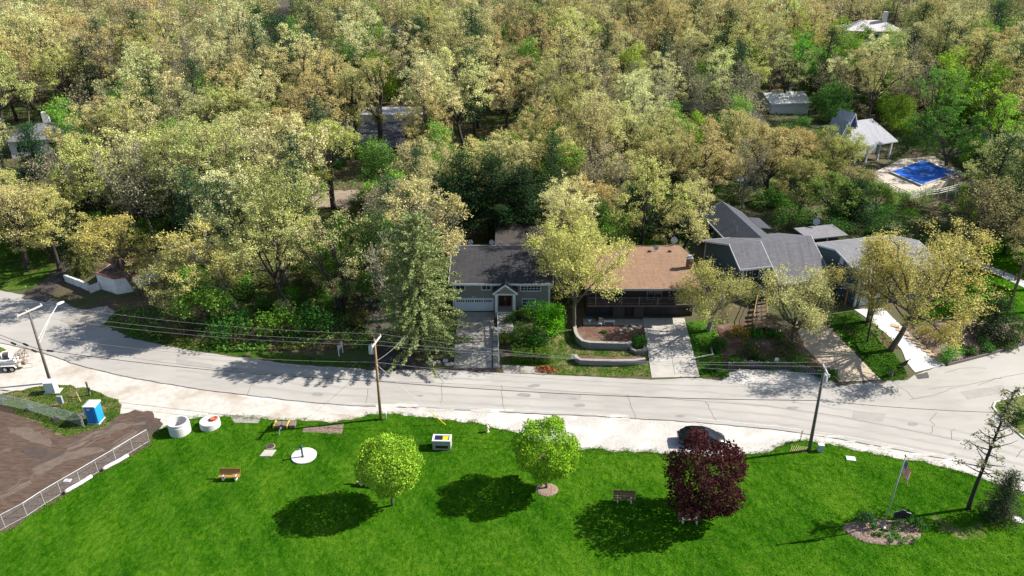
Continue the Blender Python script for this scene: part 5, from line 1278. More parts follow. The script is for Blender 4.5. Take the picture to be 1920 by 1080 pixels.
# --- front yards
# low stone steps, railing and white rocks by the grey house
t = thing('garden_steps', 'flight of pale concrete steps climbing beside the grey house driveway', 'steps', gp(929, 688))
for i in range(8):
    a, b, c, d = gp(924.5, 690 - 9.2 * i), gp(934, 690 - 9.2 * i), gp(934, 681.5 - 9.2 * i), gp(924.5, 681.5 - 9.2 * i); z = a.z + .12 + .035 * i
    MB().prism([(a.x, a.y), (b.x, b.y), (c.x, c.y), (d.x, d.y)], z - .5, z + .1).build('step', m_conc_old if i % 3 else m_conc, t, bevel=.02)
a, b = gp(935.5, 690), gp(933, 606); t = thing('handrail', 'long white handrail beside the concrete garden steps', 'railing', a)
A, B = a + Vector((0, 0, 1.0)), b + Vector((0, 0, 1.35)); MB().tube([A, B], .05, 6).tube([A - Vector((0, 0, .5)), B - Vector((0, 0, .5))], .03, 6).build('rail', m_white, t)
for k in range(7): q = a.lerp(b, k / 6); MB().tube([q, A.lerp(B, k / 6)], .04, 6).build('rail_post', m_white, t)
t = thing('entry_steps', 'wide concrete steps up to the gabled porch', 'steps', (pc, 79.4, 1.1))
for i in range(5):
    y = 78.4 + .4 * i; MB().box(pc - .85, pc + .95, y, y + .5 - (.1 if i < 4 else .08), .6, 1.15 + .15 * i).build('step', m_conc, t)
MB().box(pc - .95, pc + 1.05, 76.6, 78.396, .4, 1.12).build('landing', m_conc_old, t)
mro = M('white_rock', (.55, .53, .50), (.42, .40, .37), 2, .9, .4)
def rock(px, py, s, label, mat=None, grp=None, zoff=0.0):
    p = gp(px, py); r = random.Random(int(px * 7 + py)); mb = MB(); vs = []; N, K_ = 8, 5
    for j in range(K_):
        for i in range(N):
            th, ph = 2 * math.pi * i / N, math.pi * (.08 + .5 * j / (K_ - 1)); rr = s * (1 + .35 * (r.random() - .5))
            vs.append((p.x + rr * math.sin(ph) * math.cos(th) * 1.2, p.y + rr * math.sin(ph) * math.sin(th), p.z + zoff + rr * .8 * math.cos(ph)))
    mb.add(vs, [(j * N + i, j * N + (i + 1) % N, (j + 1) * N + (i + 1) % N, (j + 1) * N + i) for j in range(K_ - 1) for i in range(N)] + [tuple(range(N))])
    tag(mb.build('rock', mat or mro, origin=p), label, 'rock', grp)
g_ = 'rocks edging the driveway corner below the spruce'
for px, py, s, lb in ((803, 680, .28, 'flat white rock at the end of the row, farthest from the driveway'), (812, 681, .33, 'long white rock below the spruce, second from the end'), (822, 679, .26, 'pale rock in the middle of the row below the spruce'),
                      (835, 677, .30, 'pale rock standing taller behind the row below the spruce'), (838, 684, .28, 'round white rock next to the bright one at the driveway'), (846, 683, .27, 'bright white rock touching the driveway corner'), (848, 668, .2, 'small white rock beside the driveway, in front of another'),
                      (849, 655, .2, 'small white rock farther up the driveway edge'), (849, 641, .2, 'small white rock highest on the driveway edge')):
    rock(px, py, s, lb, None, g_)
# patio, retaining walls
pzp = 1.25
pa = [gp(1094, 612), gp(1207, 612), gp(1205, 598), gp(1093, 598)]
o = MB().prism([(p.x, p.y) for p in pa], .5, pzp).build('patio', m_conc_old); o['kind'] = 'structure'
def retaining(label, pts, ht):
    g = W(pts); p = gp(*pts[0]); t = thing('retaining_wall', label, 'wall', p); wallstrip(MB(), g, ht, .3).build('block_wall', m_stone, t)
    P = [Vector(q) for q in g]; mb = MB(); wallstrip_cap = MB(); hs_ = [h(*q) for q in g]
    vs = []
    for i, q in enumerate(P):
        d = (P[min(i + 1, len(P) - 1)] - P[max(i - 1, 0)]).normalized(); n = Vector((-d.y, d.x)) * .2
        hh = ht if not hasattr(ht, '__len__') else ht[0] + (ht[1] - ht[0]) * i / (len(P) - 1)
        for s, z in ((1, 0), (-1, 0), (-1, .08), (1, .08)): vs.append((q.x + n.x * s, q.y + n.y * s, hs_[i] + hh + .003 + z))
    mb.add(vs, [(4 * i + a, 4 * i + (a + 1) % 4, 4 * i + 4 + (a + 1) % 4, 4 * i + 4 + a) for i in range(len(P) - 1) for a in range(4)] + [(3, 2, 1, 0), tuple(4 * len(P) - 4 + k for k in range(4))])
    mb.build('cap', M('wall_cap', (.36, .34, .31), (.26, .245, .225), 5, .9, .3), t); return g
W1 = [(1077, 622), (1079, 634), (1083, 642), (1092, 650), (1105, 653), (1140, 654), (1176, 655), (1183, 652)]
W2 = [(1078, 674), (1081, 679), (1088, 683), (1110, 684), (1150, 685), (1190, 684), (1209, 681)]
W3 = [(1181, 653), (1184, 659), (1192, 663), (1204, 662), (1213, 657)]
g1_ = retaining('upper curved block wall holding the red mulch terrace', W1, .8)
g2_ = retaining('lower block wall along the roadside grass', W2, .6)
g3_ = retaining('small curved block wall beside the driveway of the brown roofed house', W3, .35)
t1 = g1_ + W([(1185, 640), (1207, 626), (1205, 613), (1100, 613), (1082, 620)])
o = sheet('terrace_bed', t1, .0, m_redmulch, .05, .6, flat=h(*g1_[3]) + .72); sheet('terrace_bed', g2_ + W([(1212, 672), (1150, 675), (1090, 672)]), .0, m_redmulch, .05, .5, flat=h(*g2_[3]) + .52)
zt_ = h(*g1_[3]) + .72
for i, (px, py, s) in enumerate(((1163, 624, .22), (1170, 620, .25), (1176, 627, .22), (1182, 622, .28), (1188, 617, .3), (1195, 619, .26), (1174, 614, .2), (1200, 614, .24), (1166, 631, .2), (1184, 612, .2))):
    p = gp(px, py); rock(px, py, s, ['yellowish', 'cream', 'pale', 'white', 'large white', 'rounded cream', 'small pale', 'angular pale', 'small yellowish', 'flat cream'][i] + ' rock in the rockery between patio and driveway', M('cream_rock', (.52, .46, .34), (.42, .38, .30), 3, .9, .4), 'rocks of the rockery by the patio', zt_ - p.z - .05)
def dropbucket():
    q = at(1105, 604, pzp); t = thing('bucket', 'white bucket with a blue rim on the patio', 'bucket', q)
    MB().lathe([(.2, 0), (.25, .55), (.02, .55)], tuple(q), 16).build('pail', m_white, t, True); MB().lathe([(.265, .5), (.265, .58), (.22, .58)], tuple(q), 16).build('rim', M('rim_blue', (.03, .08, .22)), t)
dropbucket()
def pbench(px, py, yaw, label, L=1.3, mat=None):
    q = at(px, py, pzp); F = frame(q.x, q.y, q.z, yaw); t = thing('garden_bench', label, 'bench', q); MB().box(-L / 2, L / 2, -.2, .2, .42, .48, F).build('seat', mat or m_greywood, t)
    for u in (-L * .42, L * .42): MB().box(u - .04, u + .04, -.17, .17, 0, .42, F).build('leg', mat or m_greywood, t)
pbench(1142, 608, 0, 'low pale wooden bench at the edge of the patio', 1.4, m_bwhite); pbench(1124, 601, 5, 'dark low bench against the house on the patio', .8, m_dark_wood)
q = at(1125, 611, pzp); F = frame(q.x, q.y, q.z, -20); t = thing('garden_chair', 'white wire garden chair at the patio corner', 'chair', q)
MB().box(-.24, .24, -.24, .24, .4, .43, F).build('seat', m_white, t)
mb = MB()
for u in np.linspace(-.23, .23, 6): mb.tube([F(u, .22, .43), F(u, .3, .95)], .015, 5)
mb.tube([F(-.24, .3, .95), F(.24, .3, .95)], .02, 5); mb.build('backrest', m_white, t)
for u, v in ((-.22, -.22), (.22, -.22), (-.22, .22), (.22, .22)): MB().tube([F(u, v, 0), F(u, v, .4)], .015, 5).build('leg', m_white, t)
# leaf pile
p = gp(1023, 694); r_ = np.random.default_rng(3); V = []
for k in range(500):
    a, d = r_.uniform(0, 6.3), abs(r_.normal(0, .5)); c = Vector((p.x + d * math.cos(a) * 1.3, p.y + d * math.sin(a) * .8, p.z + .05 + .4 * math.exp(-d * d * 2.2) * r_.uniform(.5, 1)))
    u = Vector(r_.normal(0, 1, 3)).normalized() * .07; w = u.cross(Vector(r_.normal(0, 1, 3))).normalized() * .06; V += [c - u - w, c + u - w, c + u + w, c - u + w]
tag(npmesh('leaf_pile', np.array([tuple(v) for v in V]), 4, leafmat('rust_leaves', .5, .1, (.36, .13, .06))), 'rust-red heap of leaves at the roadside gravel', 'leaf pile', kind='stuff')
# log palisade below the slate house, timber edging on the corner
PL = W([(1366, 691), (1395, 689), (1425, 690), (1480, 693), (1508, 699), (1541, 708)])
mb = MB(); cnt = 0
for i in range(len(PL) - 1):
    a, b = Vector(PL[i]), Vector(PL[i + 1]); k = int((b - a).length / .24)
    for j in range(k):
        q = a.lerp(b, j / k); hh = .85 + .25 * noise.noise(Vector((q.x * 2, q.y * 2, 0))); mb.tube([(q.x, q.y, h(q.x, q.y) - .2), (q.x, q.y, h(q.x, q.y) + hh)], .115, 7)
p = Vector((PL[0][0], PL[0][1], 0)); tag(mb.build('palisade_wall', M('grey_logs', (.24, .215, .20), (.13, .115, .11), 3, .95, .5, stretch=(4, 4, .6)), origin=p), 'grey upright log palisade behind the pale gravel pull-in', 'palisade')
TE_ = W([(1776, 686), (1800, 680), (1850, 667), (1925, 645), (2000, 620)])
t = thing('timber_edging', 'sloping dark timber edging along the corner of the side road', 'edging', (TE_[0][0], TE_[0][1], 0)); wallstrip(MB(), TE_, .32, .16).build('timber', m_pole_grey, t)
mb = MB()
for i in range(len(TE_) - 1):
    a, b = Vector(TE_[i]), Vector(TE_[i + 1]); k = int((b - a).length / .38)
    for j in range(k): q = a.lerp(b, j / k); mb.tube([(q.x - .1, q.y + .1, 0), (q.x + .25, q.y + .35, h(q.x, q.y) + .42)], .06, 5)
mb.build('leaning_stakes', m_pole, t)
# stepping slabs along the white driveway
m_slab = M('sandstone', (.46, .34, .23), (.36, .27, .19), 2, .9, .3)
for i in range(9):
    f = i / 8; px, py = 1678 + (1756 - 1678) * f, 612 + (674 - 612) * f; p = gp(px, py); F = frame(p.x, p.y, p.z, -28 + 5 * math.sin(i * 2))
    o = MB().box(-.5, .5, -.38, .38, -.05, .14, F).build('stepping_slab', m_slab, origin=p, bevel=.03)
    tag(o, ['tan sandstone step nearest the yellow oak by the garage', 'second tan sandstone step down from the garage', 'third tan sandstone step down the white driveway edge', 'fourth tan sandstone step down the white driveway edge', 'middle tan sandstone step of the row beside the white driveway', 'fourth tan sandstone step up from the road', 'third tan sandstone step up from the road', 'second tan sandstone step up from the road', 'tan sandstone step nearest the road'][min(i, 8)], 'step', 'sandstone steps beside the white driveway')
# carved stump, deer ornament, path posts
p = gp(1670, 706); o = MB().lathe([(.2, 0), (.18, .3), (.15, .6), (.17, .75), (.1, .9), (.04, .95)], tuple(p), 9).build('carved_stump', m_greywood, origin=p); tag(o, 'grey carved wooden stump at the corner of the drive lawn', 'stump')
p = gp(1692, 690); t = thing('mailbox_planter', 'dark angular metal ornament on stones at the driveway corner', 'ornament', p)
MB().ext([(p.x - .55, p.y, p.z + .25), (p.x + .3, p.y, p.z + .3), (p.x + .5, p.y, p.z + 1.0), (p.x + .2, p.y, p.z + .8)], (0, .18, 0)).build('body', m_black, t); MB().tube([(p.x, p.y + .09, p.z - .1), (p.x, p.y + .09, p.z + .35)], .05, 6).build('stake', m_black, t)
MB().tube([(p.x + .45, p.y + .09, p.z + .95), (p.x + .75, p.y + .09, p.z + 1.15)], .04, 6).build('horn', M('verdigris', (.12, .30, .30)), t)
for i, (px, py) in enumerate(((1856, 507), (1881, 517), (1903, 526), (1836, 498))):
    p = gp(px, py); o = MB().tube([(p.x, p.y, p.z), (p.x, p.y, p.z + 1.0)], .1, 8, .085).build('path_post', m_pole, origin=p); tag(o, ['brown path post beside the brushy grey tree trunk', 'brown path post in the middle of the side path', 'brown path post nearest the plain brown pole', 'brown path post closest to the yellow oak'][i], 'post', 'posts along the side path')
# grey timber borders and pipe in the beds
for a, b, lb in (((1300, 675), (1336, 668), 'pale split rail lying at the edge of the grass strip by the road'), ((1416, 646), (1424, 655), 'short white pipe on the planting bed'), ((1336, 668), (1333, 655), 'short pale log at the corner of the grass strip')):
    A, B = gp(*a), gp(*b); o = MB().tube([A + Vector((0, 0, .25)), B + Vector((0, 0, .25))], .09, 7).build('log', m_arm, origin=A); tag(o, lb, 'log')
p = gp(1404, 342); F = frame(p.x, p.y, p.z, -12); o = MB().ext([F(-2.2, -.6, .2), F(2.2, -.6, .2), F(2.4, .6, .5), F(-2, .6, .5)], (0, 0, .12)).build('pale_panel', M('panel_blue', (.42, .48, .54), (.36, .42, .48)), origin=p); tag(o, 'long pale blue panel lying on the woods floor behind the wing roof', 'panel')
# ------------------------------------------------------------------ trees and plants
m_leaf = leafmat('tree_leaves', .42, .32)
m_needle = leafmat('needles', .35, .15)
m_bark = M('bark', (.13, .105, .085), (.075, .06, .05), 4, .95, .6, stretch=(3, 3, .7))
m_bark_pale = M('pale_bark', (.30, .27, .24), (.19, .17, .15), 4, .95, .5, stretch=(3, 3, .7))
m_bark_dark = M('dark_bark', (.06, .05, .045), (.035, .03, .028), 4, .95, .5, stretch=(3, 3, .7))

def quads(c, size, rg, flat=0.0, asp=.7):
    """one leaf-sized four-sided face round every centre"""
    n = len(c); c = np.asarray(c)
    nrm = rg.normal(0, 1, (n, 3)); nrm[:, 2] = np.abs(nrm[:, 2]) + flat; nrm /= np.linalg.norm(nrm, axis=1, keepdims=True)
    u = np.cross(nrm, rg.normal(0, 1, (n, 3))); u /= np.linalg.norm(u, axis=1, keepdims=True) + 1e-9
    w = np.cross(nrm, u); s = size * rg.uniform(.6, 1.3, (n, 1)); u = u * s * .5; w = w * s * .5 * asp
    V = np.empty((n, 4, 3)); V[:, 0] = c - u; V[:, 1] = c - w * .9; V[:, 2] = c + u; V[:, 3] = c + w * .9
    return V.reshape(-1, 3)
class Tree:
    def __init__(s, seed): s.rg = np.random.default_rng(seed); s.mb = MB(); s.tips = []
    def vec(s, k=1.0): return Vector(s.rg.normal(0, k, 3))
    def limb(s, p, d, L, r0, r1, n, wob, up, sides):
        P = [Vector(p)]; d = Vector(d).normalized()
        for _ in range(n):
            d = (d + s.vec(wob) + Vector((0, 0, up))).normalized(); P.append(P[-1] + d * (L / n))
        s.mb.tube(P, r0, sides, r1); return P, d
    @staticmethod
    def on(P, f):
        k = f * (len(P) - 1); i = min(int(k), len(P) - 2); return P[i].lerp(P[i + 1], k - i), (P[i + 1] - P[i]).normalized()
def broadleaf(seed, H, Rc, th, r0, nl=8, nb=6, nt=4, lean=(0, 0), up=.12, wob=.16, puff=(.42, .30), per=32, leaf=.24, bark=None, leafm=None, low=.55, tipmid=True, stems=1, fill=1.0):
    """trunk with limbs, branches and twigs inside a dome-shaped crown; leaves cluster in puffs at the twig ends"""
    T = Tree(seed); rg = T.rg; zb = th * low
    cz, hh = (H + zb) / 2, (H - zb) / 2
    cx, cy = lean[0] * H * .62, lean[1] * H * .62
    def reach(p, d):
        o = Vector(((p.x - cx) / Rc, (p.y - cy) / Rc, (p.z - cz) / hh)); e = Vector((d.x / Rc, d.y / Rc, d.z / hh))
        a, b, c = e.dot(e), 2 * o.dot(e), o.dot(o) - 1; q = b * b - 4 * a * c
        return max(.6, (-b + math.sqrt(q)) / (2 * a)) if q > 0 else .8
    for sidx in range(stems):
        off = Vector((0, 0, -.3)) if stems == 1 else Vector((.3 * math.cos(sidx * 2.6), .3 * math.sin(sidx * 2.6), -.3))
        ln = Vector((lean[0], lean[1], 1)) if stems == 1 else Vector((lean[0] + .35 * math.cos(sidx * 2.6 + seed), lean[1] + .35 * math.sin(sidx * 2.6 + seed), 1))
        tr, d = T.limb(off, ln, th + .3, r0, r0 * .62, 7, .05, .02, 9)
        nn = max(3, int(nl / stems))
        limbs = [(1.0, Vector((d.x + rg.normal(0, .15), d.y + rg.normal(0, .15), 1)))]
        for k in range(nn):
            a = 2 * math.pi * (k + rg.uniform(-.3, .3)) / nn; e = rg.uniform(.05, 1.25) + (1.3 if k % 3 == 2 else 0)
            limbs.append((rg.uniform(.68, 1.0), Vector((math.cos(a), math.sin(a), e))))
        for f, d0 in limbs:
            p, _ = T.on(tr, f); d0 = d0.normalized(); L = reach(p, d0) * rg.uniform(.78, .98)
            lp, _ = T.limb(p, d0, L, r0 * .42 * min(1, L / 5 + .3), r0 * .10, 6, wob, up * .5, 6)
            T.tips.append(lp[-1])
            for j in range(nb):
                fb = .28 + .7 * (j + rg.uniform(0, 1)) / nb; pb, db = T.on(lp, min(fb, .99))
                dd = (db + T.vec(.62) + Vector((0, 0, .15))).normalized(); Lb = min(reach(pb, dd) * .92, L * .55) * rg.uniform(.6, 1)
                bp, _ = T.limb(pb, dd, Lb, r0 * .13, r0 * .045, 4, wob * 1.2, up, 4)
                T.tips.append(bp[-1])
                for i in range(nt):
                    pt, dt = T.on(bp, rg.uniform(.3, .95)); de = (dt + T.vec(.7)).normalized(); Lt = min(reach(pt, de), 1.6) * rg.uniform(.5, 1)
                    tp, _ = T.limb(pt, de, max(.35, Lt), r0 * .045, r0 * .018, 2, wob, up, 3)
                    T.tips.append(tp[-1])
                    if tipmid and rg.random() < .5: T.tips.append(tp[1])
    tips = np.array([tuple(t) for t in T.tips]); k = rg.random(len(tips)) < fill; tips = tips[k]
    c = np.repeat(tips, per, 0) + rg.normal(0, 1, (len(tips) * per, 3)) * np.array([puff[0], puff[0], puff[1]]) * np.repeat(rg.uniform(.6, 1.25, (len(tips), 1)), per, 0)
    return T.mb, quads(c, leaf, rg, .6), bark or m_bark, leafm or m_leaf
def spruce(seed, H, Rc, r0=.2, leaf=.3, bz=.06, dens=1.0, power=.85, droop=-.25, sparse=False, bark=None):
    T = Tree(seed); rg = T.rg; C_ = []
    T.limb((0, 0, -.3), (0, 0, 1), H + .3, r0, .03, 8, .015, 0, 8)
    z = H * bz
    while z < H * .985:
        f = (z - H * bz) / (H * (1 - bz)); Lm = Rc * (1 - f) ** power * rg.uniform(.8, 1.1) + .15; nbr = max(4, int((7 - 2 * f) * dens))
        for k in range(nbr):
            a = 2 * math.pi * (k + rg.uniform(-.4, .4)) / nbr; L = Lm * rg.uniform(.7, 1.1)
            P, d = T.limb((0, 0, z), (math.cos(a), math.sin(a), .1 + .5 * f), L, .05 * (1 - f) + .015, .008, 3, .06, droop * (1 - f), 3)
            n = max(3, int(L / .22 * dens))
            for i in range(n):
                q, dd = T.on(P, min(.99, .18 + .82 * (i + rg.random()) / n)); C_ += [tuple(q + T.vec(.10 + .09 * (1 - i / n)) + Vector((0, 0, -.05))) for _ in range(5)]
        z += rg.uniform(.3, .5) * max(.5, Rc / 3.5)
    return T.mb, quads(np.array(C_), leaf, rg, .6, .5), bark or m_bark_dark, m_needle
def whitepine(seed, H, Rc, r0=.3, leaf=.3, bz=.3, n=46, per=34, sparse=0.0, bark=None, puff=(.6, .18)):
    T = Tree(seed); rg = T.rg; tips = []
    tr, _ = T.limb((0, 0, -.3), (0, 0, 1), H + .3, r0, .05, 10, .02, 0, 8)
    for k in range(n):
        f = bz + (1 - bz) * (k + rg.random()) / n; a = k * 2.4 + rg.uniform(-.5, .5); g = (f - bz) / (1 - bz)
        L = Rc * (1 - .75 * g) * rg.uniform(.55, 1.08) * (.65 + .35 * min(1, g * 5)); p, _ = T.on(tr, f)
        P, d = T.limb(p, (math.cos(a), math.sin(a), .05 + .5 * g), L, .07, .015, 4, .1, .08, 4)
        if sparse and rg.random() < sparse: continue
        for i in range(max(3, int(L * 2.2))):
            q, dd = T.on(P, rg.uniform(.35, 1)); q = q + Vector((rg.normal(0, .3), rg.normal(0, .3), rg.normal(.05, .1))); tips.append(tuple(q))
    tips = np.array(tips); c = np.repeat(tips, per, 0) + rg.normal(0, 1, (len(tips) * per, 3)) * np.array([puff[0], puff[0], puff[1]])
    return T.mb, quads(c, leaf, rg, .8, .45), bark or m_bark_dark, m_needle
def ball(seed, H, Rc, zc, rz, n=9000, leaf=.2, r0=.12, holes=.25, amp=.15):
    T = Tree(seed); rg = T.rg; tr, _ = T.limb((0, 0, -.2), (0, 0, 1), zc, r0, r0 * .5, 5, .03, 0, 8)
    for k in range(26):
        p, _ = T.on(tr, rg.uniform(.55, .95)); d = Vector(rg.normal(0, 1, 3)); d.z = abs(d.z) * .8 + .1; T.limb(p, d, Rc * rg.uniform(.6, .9), .045, .012, 4, .1, .05, 4)
    d = rg.normal(0, 1, (n * 2, 3)); d /= np.linalg.norm(d, axis=1, keepdims=True)
    lump = np.array([1.35 * noise.noise(Vector(tuple(v * 2.3)) + Vector((seed, 0, 0))) + .6 * noise.noise(Vector(tuple(v * 6.5)) + Vector((0, seed, 0))) for v in d])
    r = (1 + amp * lump) * (1 - np.abs(rg.normal(0, .12, len(d))) - .35 * (rg.random(len(d)) < .25) * rg.random(len(d)))
    k = lump + rg.normal(0, .35, len(d)) > -holes * 2.2; d = d[k][:n]; r = r[k][:n]
    low = np.where(d[:, 2] < 0, .92, 1.0)
    c = d * r[:, None] * np.array([Rc, Rc, rz]) * low[:, None] + np.array([0, 0, zc])
    return T.mb, quads(c, leaf, rg, .15, .75), m_bark, m_leaf
def shrub(seed, Rc, H, n=1700, leaf=.16, lumps=9, asp=.7, spiky=False):
    T = Tree(seed); rg = T.rg; cs = []
    for k in range(lumps):
        a, d = rg.uniform(0, 6.28), Rc * math.sqrt(rg.uniform(0, .55)); hk = H * rg.uniform(.35, .72) * (1 - .35 * d / Rc); c = Vector((d * math.cos(a), d * math.sin(a), hk))
        T.limb((c.x * .15, c.y * .15, -.1), (c.x, c.y, hk + .2), c.length * 1.02, .035, .012, 3, .08, .03, 4)
        rr = Rc * rg.uniform(.32, .52); v = rg.normal(0, 1, (n // lumps, 3)); v /= np.linalg.norm(v, axis=1, keepdims=True); v *= rg.uniform(.55, 1.05, (len(v), 1))
        v[:, :2] *= rr; v[:, 2] *= min(rr, H * .38); cs.append(v + np.array(tuple(c)))
    c = np.concatenate(cs); c[:, 2] = np.maximum(c[:, 2], .04)
    return T.mb, quads(c, leaf, rg, .4, asp), m_bark, m_leaf

def plant(parts, name, label, cat, loc, color, rz=0.0, scale=None, group=None):
    mb, V, bark, lm = parts
    t = thing(name, label, cat, (0, 0, 0), group)
    mb.build('trunk' if 'shrub' not in name and 'bush' not in name and 'hedge' not in name else 'stems', bark, t, True)
    cr = npmesh('crown', V, 4, lm, t); cr.color = (*color, 1)
    t.location = loc; t.rotation_euler = (0, 0, rz)
    if scale: t.scale = scale if hasattr(scale, '__len__') else (scale,) * 3
    return t
def dims(base, top, wpx):
    p = gp(*base); d = proj(p)[2]; q = aty(*top, p.y); return p, q.z - p.z, wpx / 2 * d / FPX, q.x - p.x
TREES = []   # (x, y, radius) of every tree so far
def key(kind, base, top, wpx, color, label, name, cat, seed, **kw):
    p, H, Rc, dx = dims(base, top, wpx); TREES.append((p.x, p.y, Rc))
    if kind == 'oak':
        a = dict(th=H * .42, r0=.028 * H + .06, lean=(dx / H * .8, -.02), nl=9, nb=7, nt=4, tipmid=False, per=34, leaf=.19, puff=(.28, .19)); a.update(kw); parts = broadleaf(seed, H, Rc, **a)
    elif kind == 'spruce': parts = spruce(seed, H, Rc, **kw)
    elif kind == 'pine': parts = whitepine(seed, H, Rc, **kw)
    elif kind == 'ball': parts = ball(seed, H, Rc, H - Rc * 1.0, Rc * 1.0, **kw)
    elif kind == 'purple': parts = ball(seed, H, Rc, H * .50, H * .47, n=9500, leaf=.25, r0=.16, holes=.06, amp=.24)
    elif kind == 'shrub': parts = shrub(seed, Rc, H, **kw)
    return plant(parts, name, label, cat, p, color)

# --- trees one can single out
OAKC = {'tan': (.565, .525, .225), 'straw': (.66, .65, .31), 'yellow-green': (.51, .545, .18), 'brownish': (.55, .475, .205), 'olive': (.41, .43, .155)}
key('ball', (735, 948), (735, 827), 118, (.27, .45, .04), 'round lime-green tree in the lawn nearest the water pump', 'round_tree', 'ornamental tree', 3, n=15000, leaf=.175, amp=.19, holes=.3)
key('ball', (1025, 916), (1027, 797), 119, (.24, .43, .03), 'round bright green tree in a mulch ring on the lawn', 'round_tree', 'ornamental tree', 8, n=17000, leaf=.175, amp=.2, holes=.08)
key('purple', (1313, 966), (1313, 827), 142, (.072, .023, .025), 'dark purple-leaved tree in the lawn in front of the black car', 'purple_tree', 'ornamental tree', 21)
key('spruce', (790, 655), (794, 403), 205, (.25, .30, .115), 'tall pale green spruce in front of the grey house end', 'spruce_tree', 'spruce', 31, leaf=.28, dens=2.0, power=.46, droop=-.12, bz=.09)
key('oak', (1076, 622), (1092, 412), 222, (.56, .56, .17), 'yellow-green oak between the grey house and the brown roof', 'oak_tree', 'oak', 41, th=5.2, low=.5, leaf=.19, r0=.27, bark=m_bark, nl=12, tipmid=True, puff=(.34, .25))
key('oak', (1328, 620), (1345, 488), 140, (.44, .43, .14), 'grey-trunked oak leaning beside the driveway of the brown roofed house', 'oak_tree', 'oak', 42, th=3.4, low=.6, leaf=.18, bark=m_bark_pale, per=24, puff=(.36, .27), tipmid=True)
key('oak', (1487, 648), (1490, 495), 150, (.56, .55, .22), 'pale oak hiding the front of the slate blue house', 'oak_tree', 'oak', 43, th=3.0, low=.45, leaf=.18, per=26, puff=(.36, .27), tipmid=True)
key('oak', (1668, 657), (1742, 408), 245, (.58, .52, .17), 'big golden oak at the top of the white driveway', 'oak_tree', 'oak', 44, th=5.2, low=.45, leaf=.2, nl=14, nb=8, per=27, puff=(.36, .27), tipmid=True, bark=m_bark, r0=.36, lean=(.27, 0))
key('oak', (1629, 604), (1640, 452), 172, (.53, .48, .16), 'golden oak standing in front of the white trimmed garage', 'oak_tree', 'oak', 45, th=4.4, low=.6, leaf=.19, per=30, puff=(.36, .28), tipmid=True)
key('oak', (1627, 641), (1640, 540), 50, (.46, .42, .13), 'slim young oak in the drive lawn', 'oak_tree', 'oak', 46, th=4.2, low=.9, nl=4, nb=3, nt=2, per=14, leaf=.16, r0=.12, bark=m_bark_dark)
key('oak', (1828, 492), (1850, 338), 215, (.40, .36, .15), 'wide brushy half-bare tree over the bright side lawn', 'brushy_tree', 'brushy tree', 47, th=3.0, low=.5, nl=14, nb=9, nt=7, per=5, leaf=.22, puff=(.3, .3), up=.22, r0=.3, lean=(.12, 0))
key('pine', (1815, 955), (1906, 736), 116, (.26, .26, .13), 'tall sparse pine with bare lower branches in the lawn by the road', 'sparse_pine', 'pine', 48, n=40, bz=.32, per=17, leaf=.24, sparse=.22, puff=(.15, .11), r0=.18)
key('spruce', (1870, 972), (1872, 885), 78, (.075, .105, .045), 'dark ragged evergreen shrub beside the sparse pine', 'evergreen_shrub', 'shrub', 49, bz=.1, power=.5, leaf=.17, dens=1.3)
key('spruce', (1852, 634), (1858, 558), 128, (.05, .085, .035), 'dark spreading pine at the bend above the timber edging', 'pine_tree', 'pine', 50, bz=.06, power=.45, leaf=.2, dens=1.7)
key('shrub', (1908, 640), (1912, 585), 76, (.07, .15, .03), 'dark green shrub beyond the spreading pine at the frame of the side road', 'roadside_shrub', 'shrub', 51, n=3000)
key('oak', (575, 296), (590, 66), 160, (.58, .50, .22), 'tall straw oak with a long bare dark trunk above the clearing', 'oak_tree', 'oak', 52, th=8.5, low=.8, bark=m_bark_dark)
key('oak', (625, 390), (612, 222), 120, (.48, .52, .15), 'yellow-green oak with a clean straight trunk on the sandy clearing', 'oak_tree', 'oak', 53, th=8.0, low=.85)
key('oak', (640, 585), (635, 395), 190, (.52, .50, .22), 'forked dark-trunked oak above the roadside thicket', 'oak_tree', 'oak', 54, th=5.0, low=.9, stems=2, bark=m_bark_dark, fill=.75)
key('oak', (455, 592), (360, 425), 200, (.53, .49, .16), 'pale-trunked oak leaning over towards the white stucco outbuilding', 'oak_tree', 'oak', 55, th=6, low=.7, lean=(-.5, 0), bark=m_bark_pale)
key('oak', (345, 604), (348, 470), 165, (.50, .48, .18), 'low spreading yellow oak covering the end of the stucco outbuilding', 'oak_tree', 'oak', 56, th=2.2, low=.3)
key('oak', (50, 505), (52, 352), 165, (.56, .50, .22), 'straw oak with a dark curved trunk in the western lawn', 'oak_tree', 'oak', 57, th=5, low=.7, bark=m_bark_dark, lean=(.12, 0))
key('oak', (264, 553), (218, 415), 175, (.52, .46, .14), 'yellowish oak spreading over the roof of the white stucco outbuilding', 'oak_tree', 'oak', 58, th=4.6, low=.8, lean=(-.32, .05))
key('oak', (742, 600), (742, 415), 135, (.38, .36, .20), 'grey half-bare tree on the far bank of the dirt lane', 'bare_tree', 'bare tree', 59, th=4, nl=10, nb=8, nt=6, per=4, leaf=.2, bark=m_bark_pale, up=.2)
key('oak', (1090, 448), (1092, 340), 185, (.54, .43, .17), 'orange-brown oak rising behind the gap between both front roofs', 'oak_tree', 'oak', 60, th=4)
key('oak', (790, 405), (785, 268), 215, (.54, .49, .24), 'broad tan oak between the slate-roofed house and the dark pines', 'oak_tree', 'oak', 61, th=5)
key('oak', (960, 400), (948, 248), 150, (.60, .57, .25), 'pale oak crowning over the dark pines', 'oak_tree', 'oak', 62, th=6)
m_snag = m_bark_pale
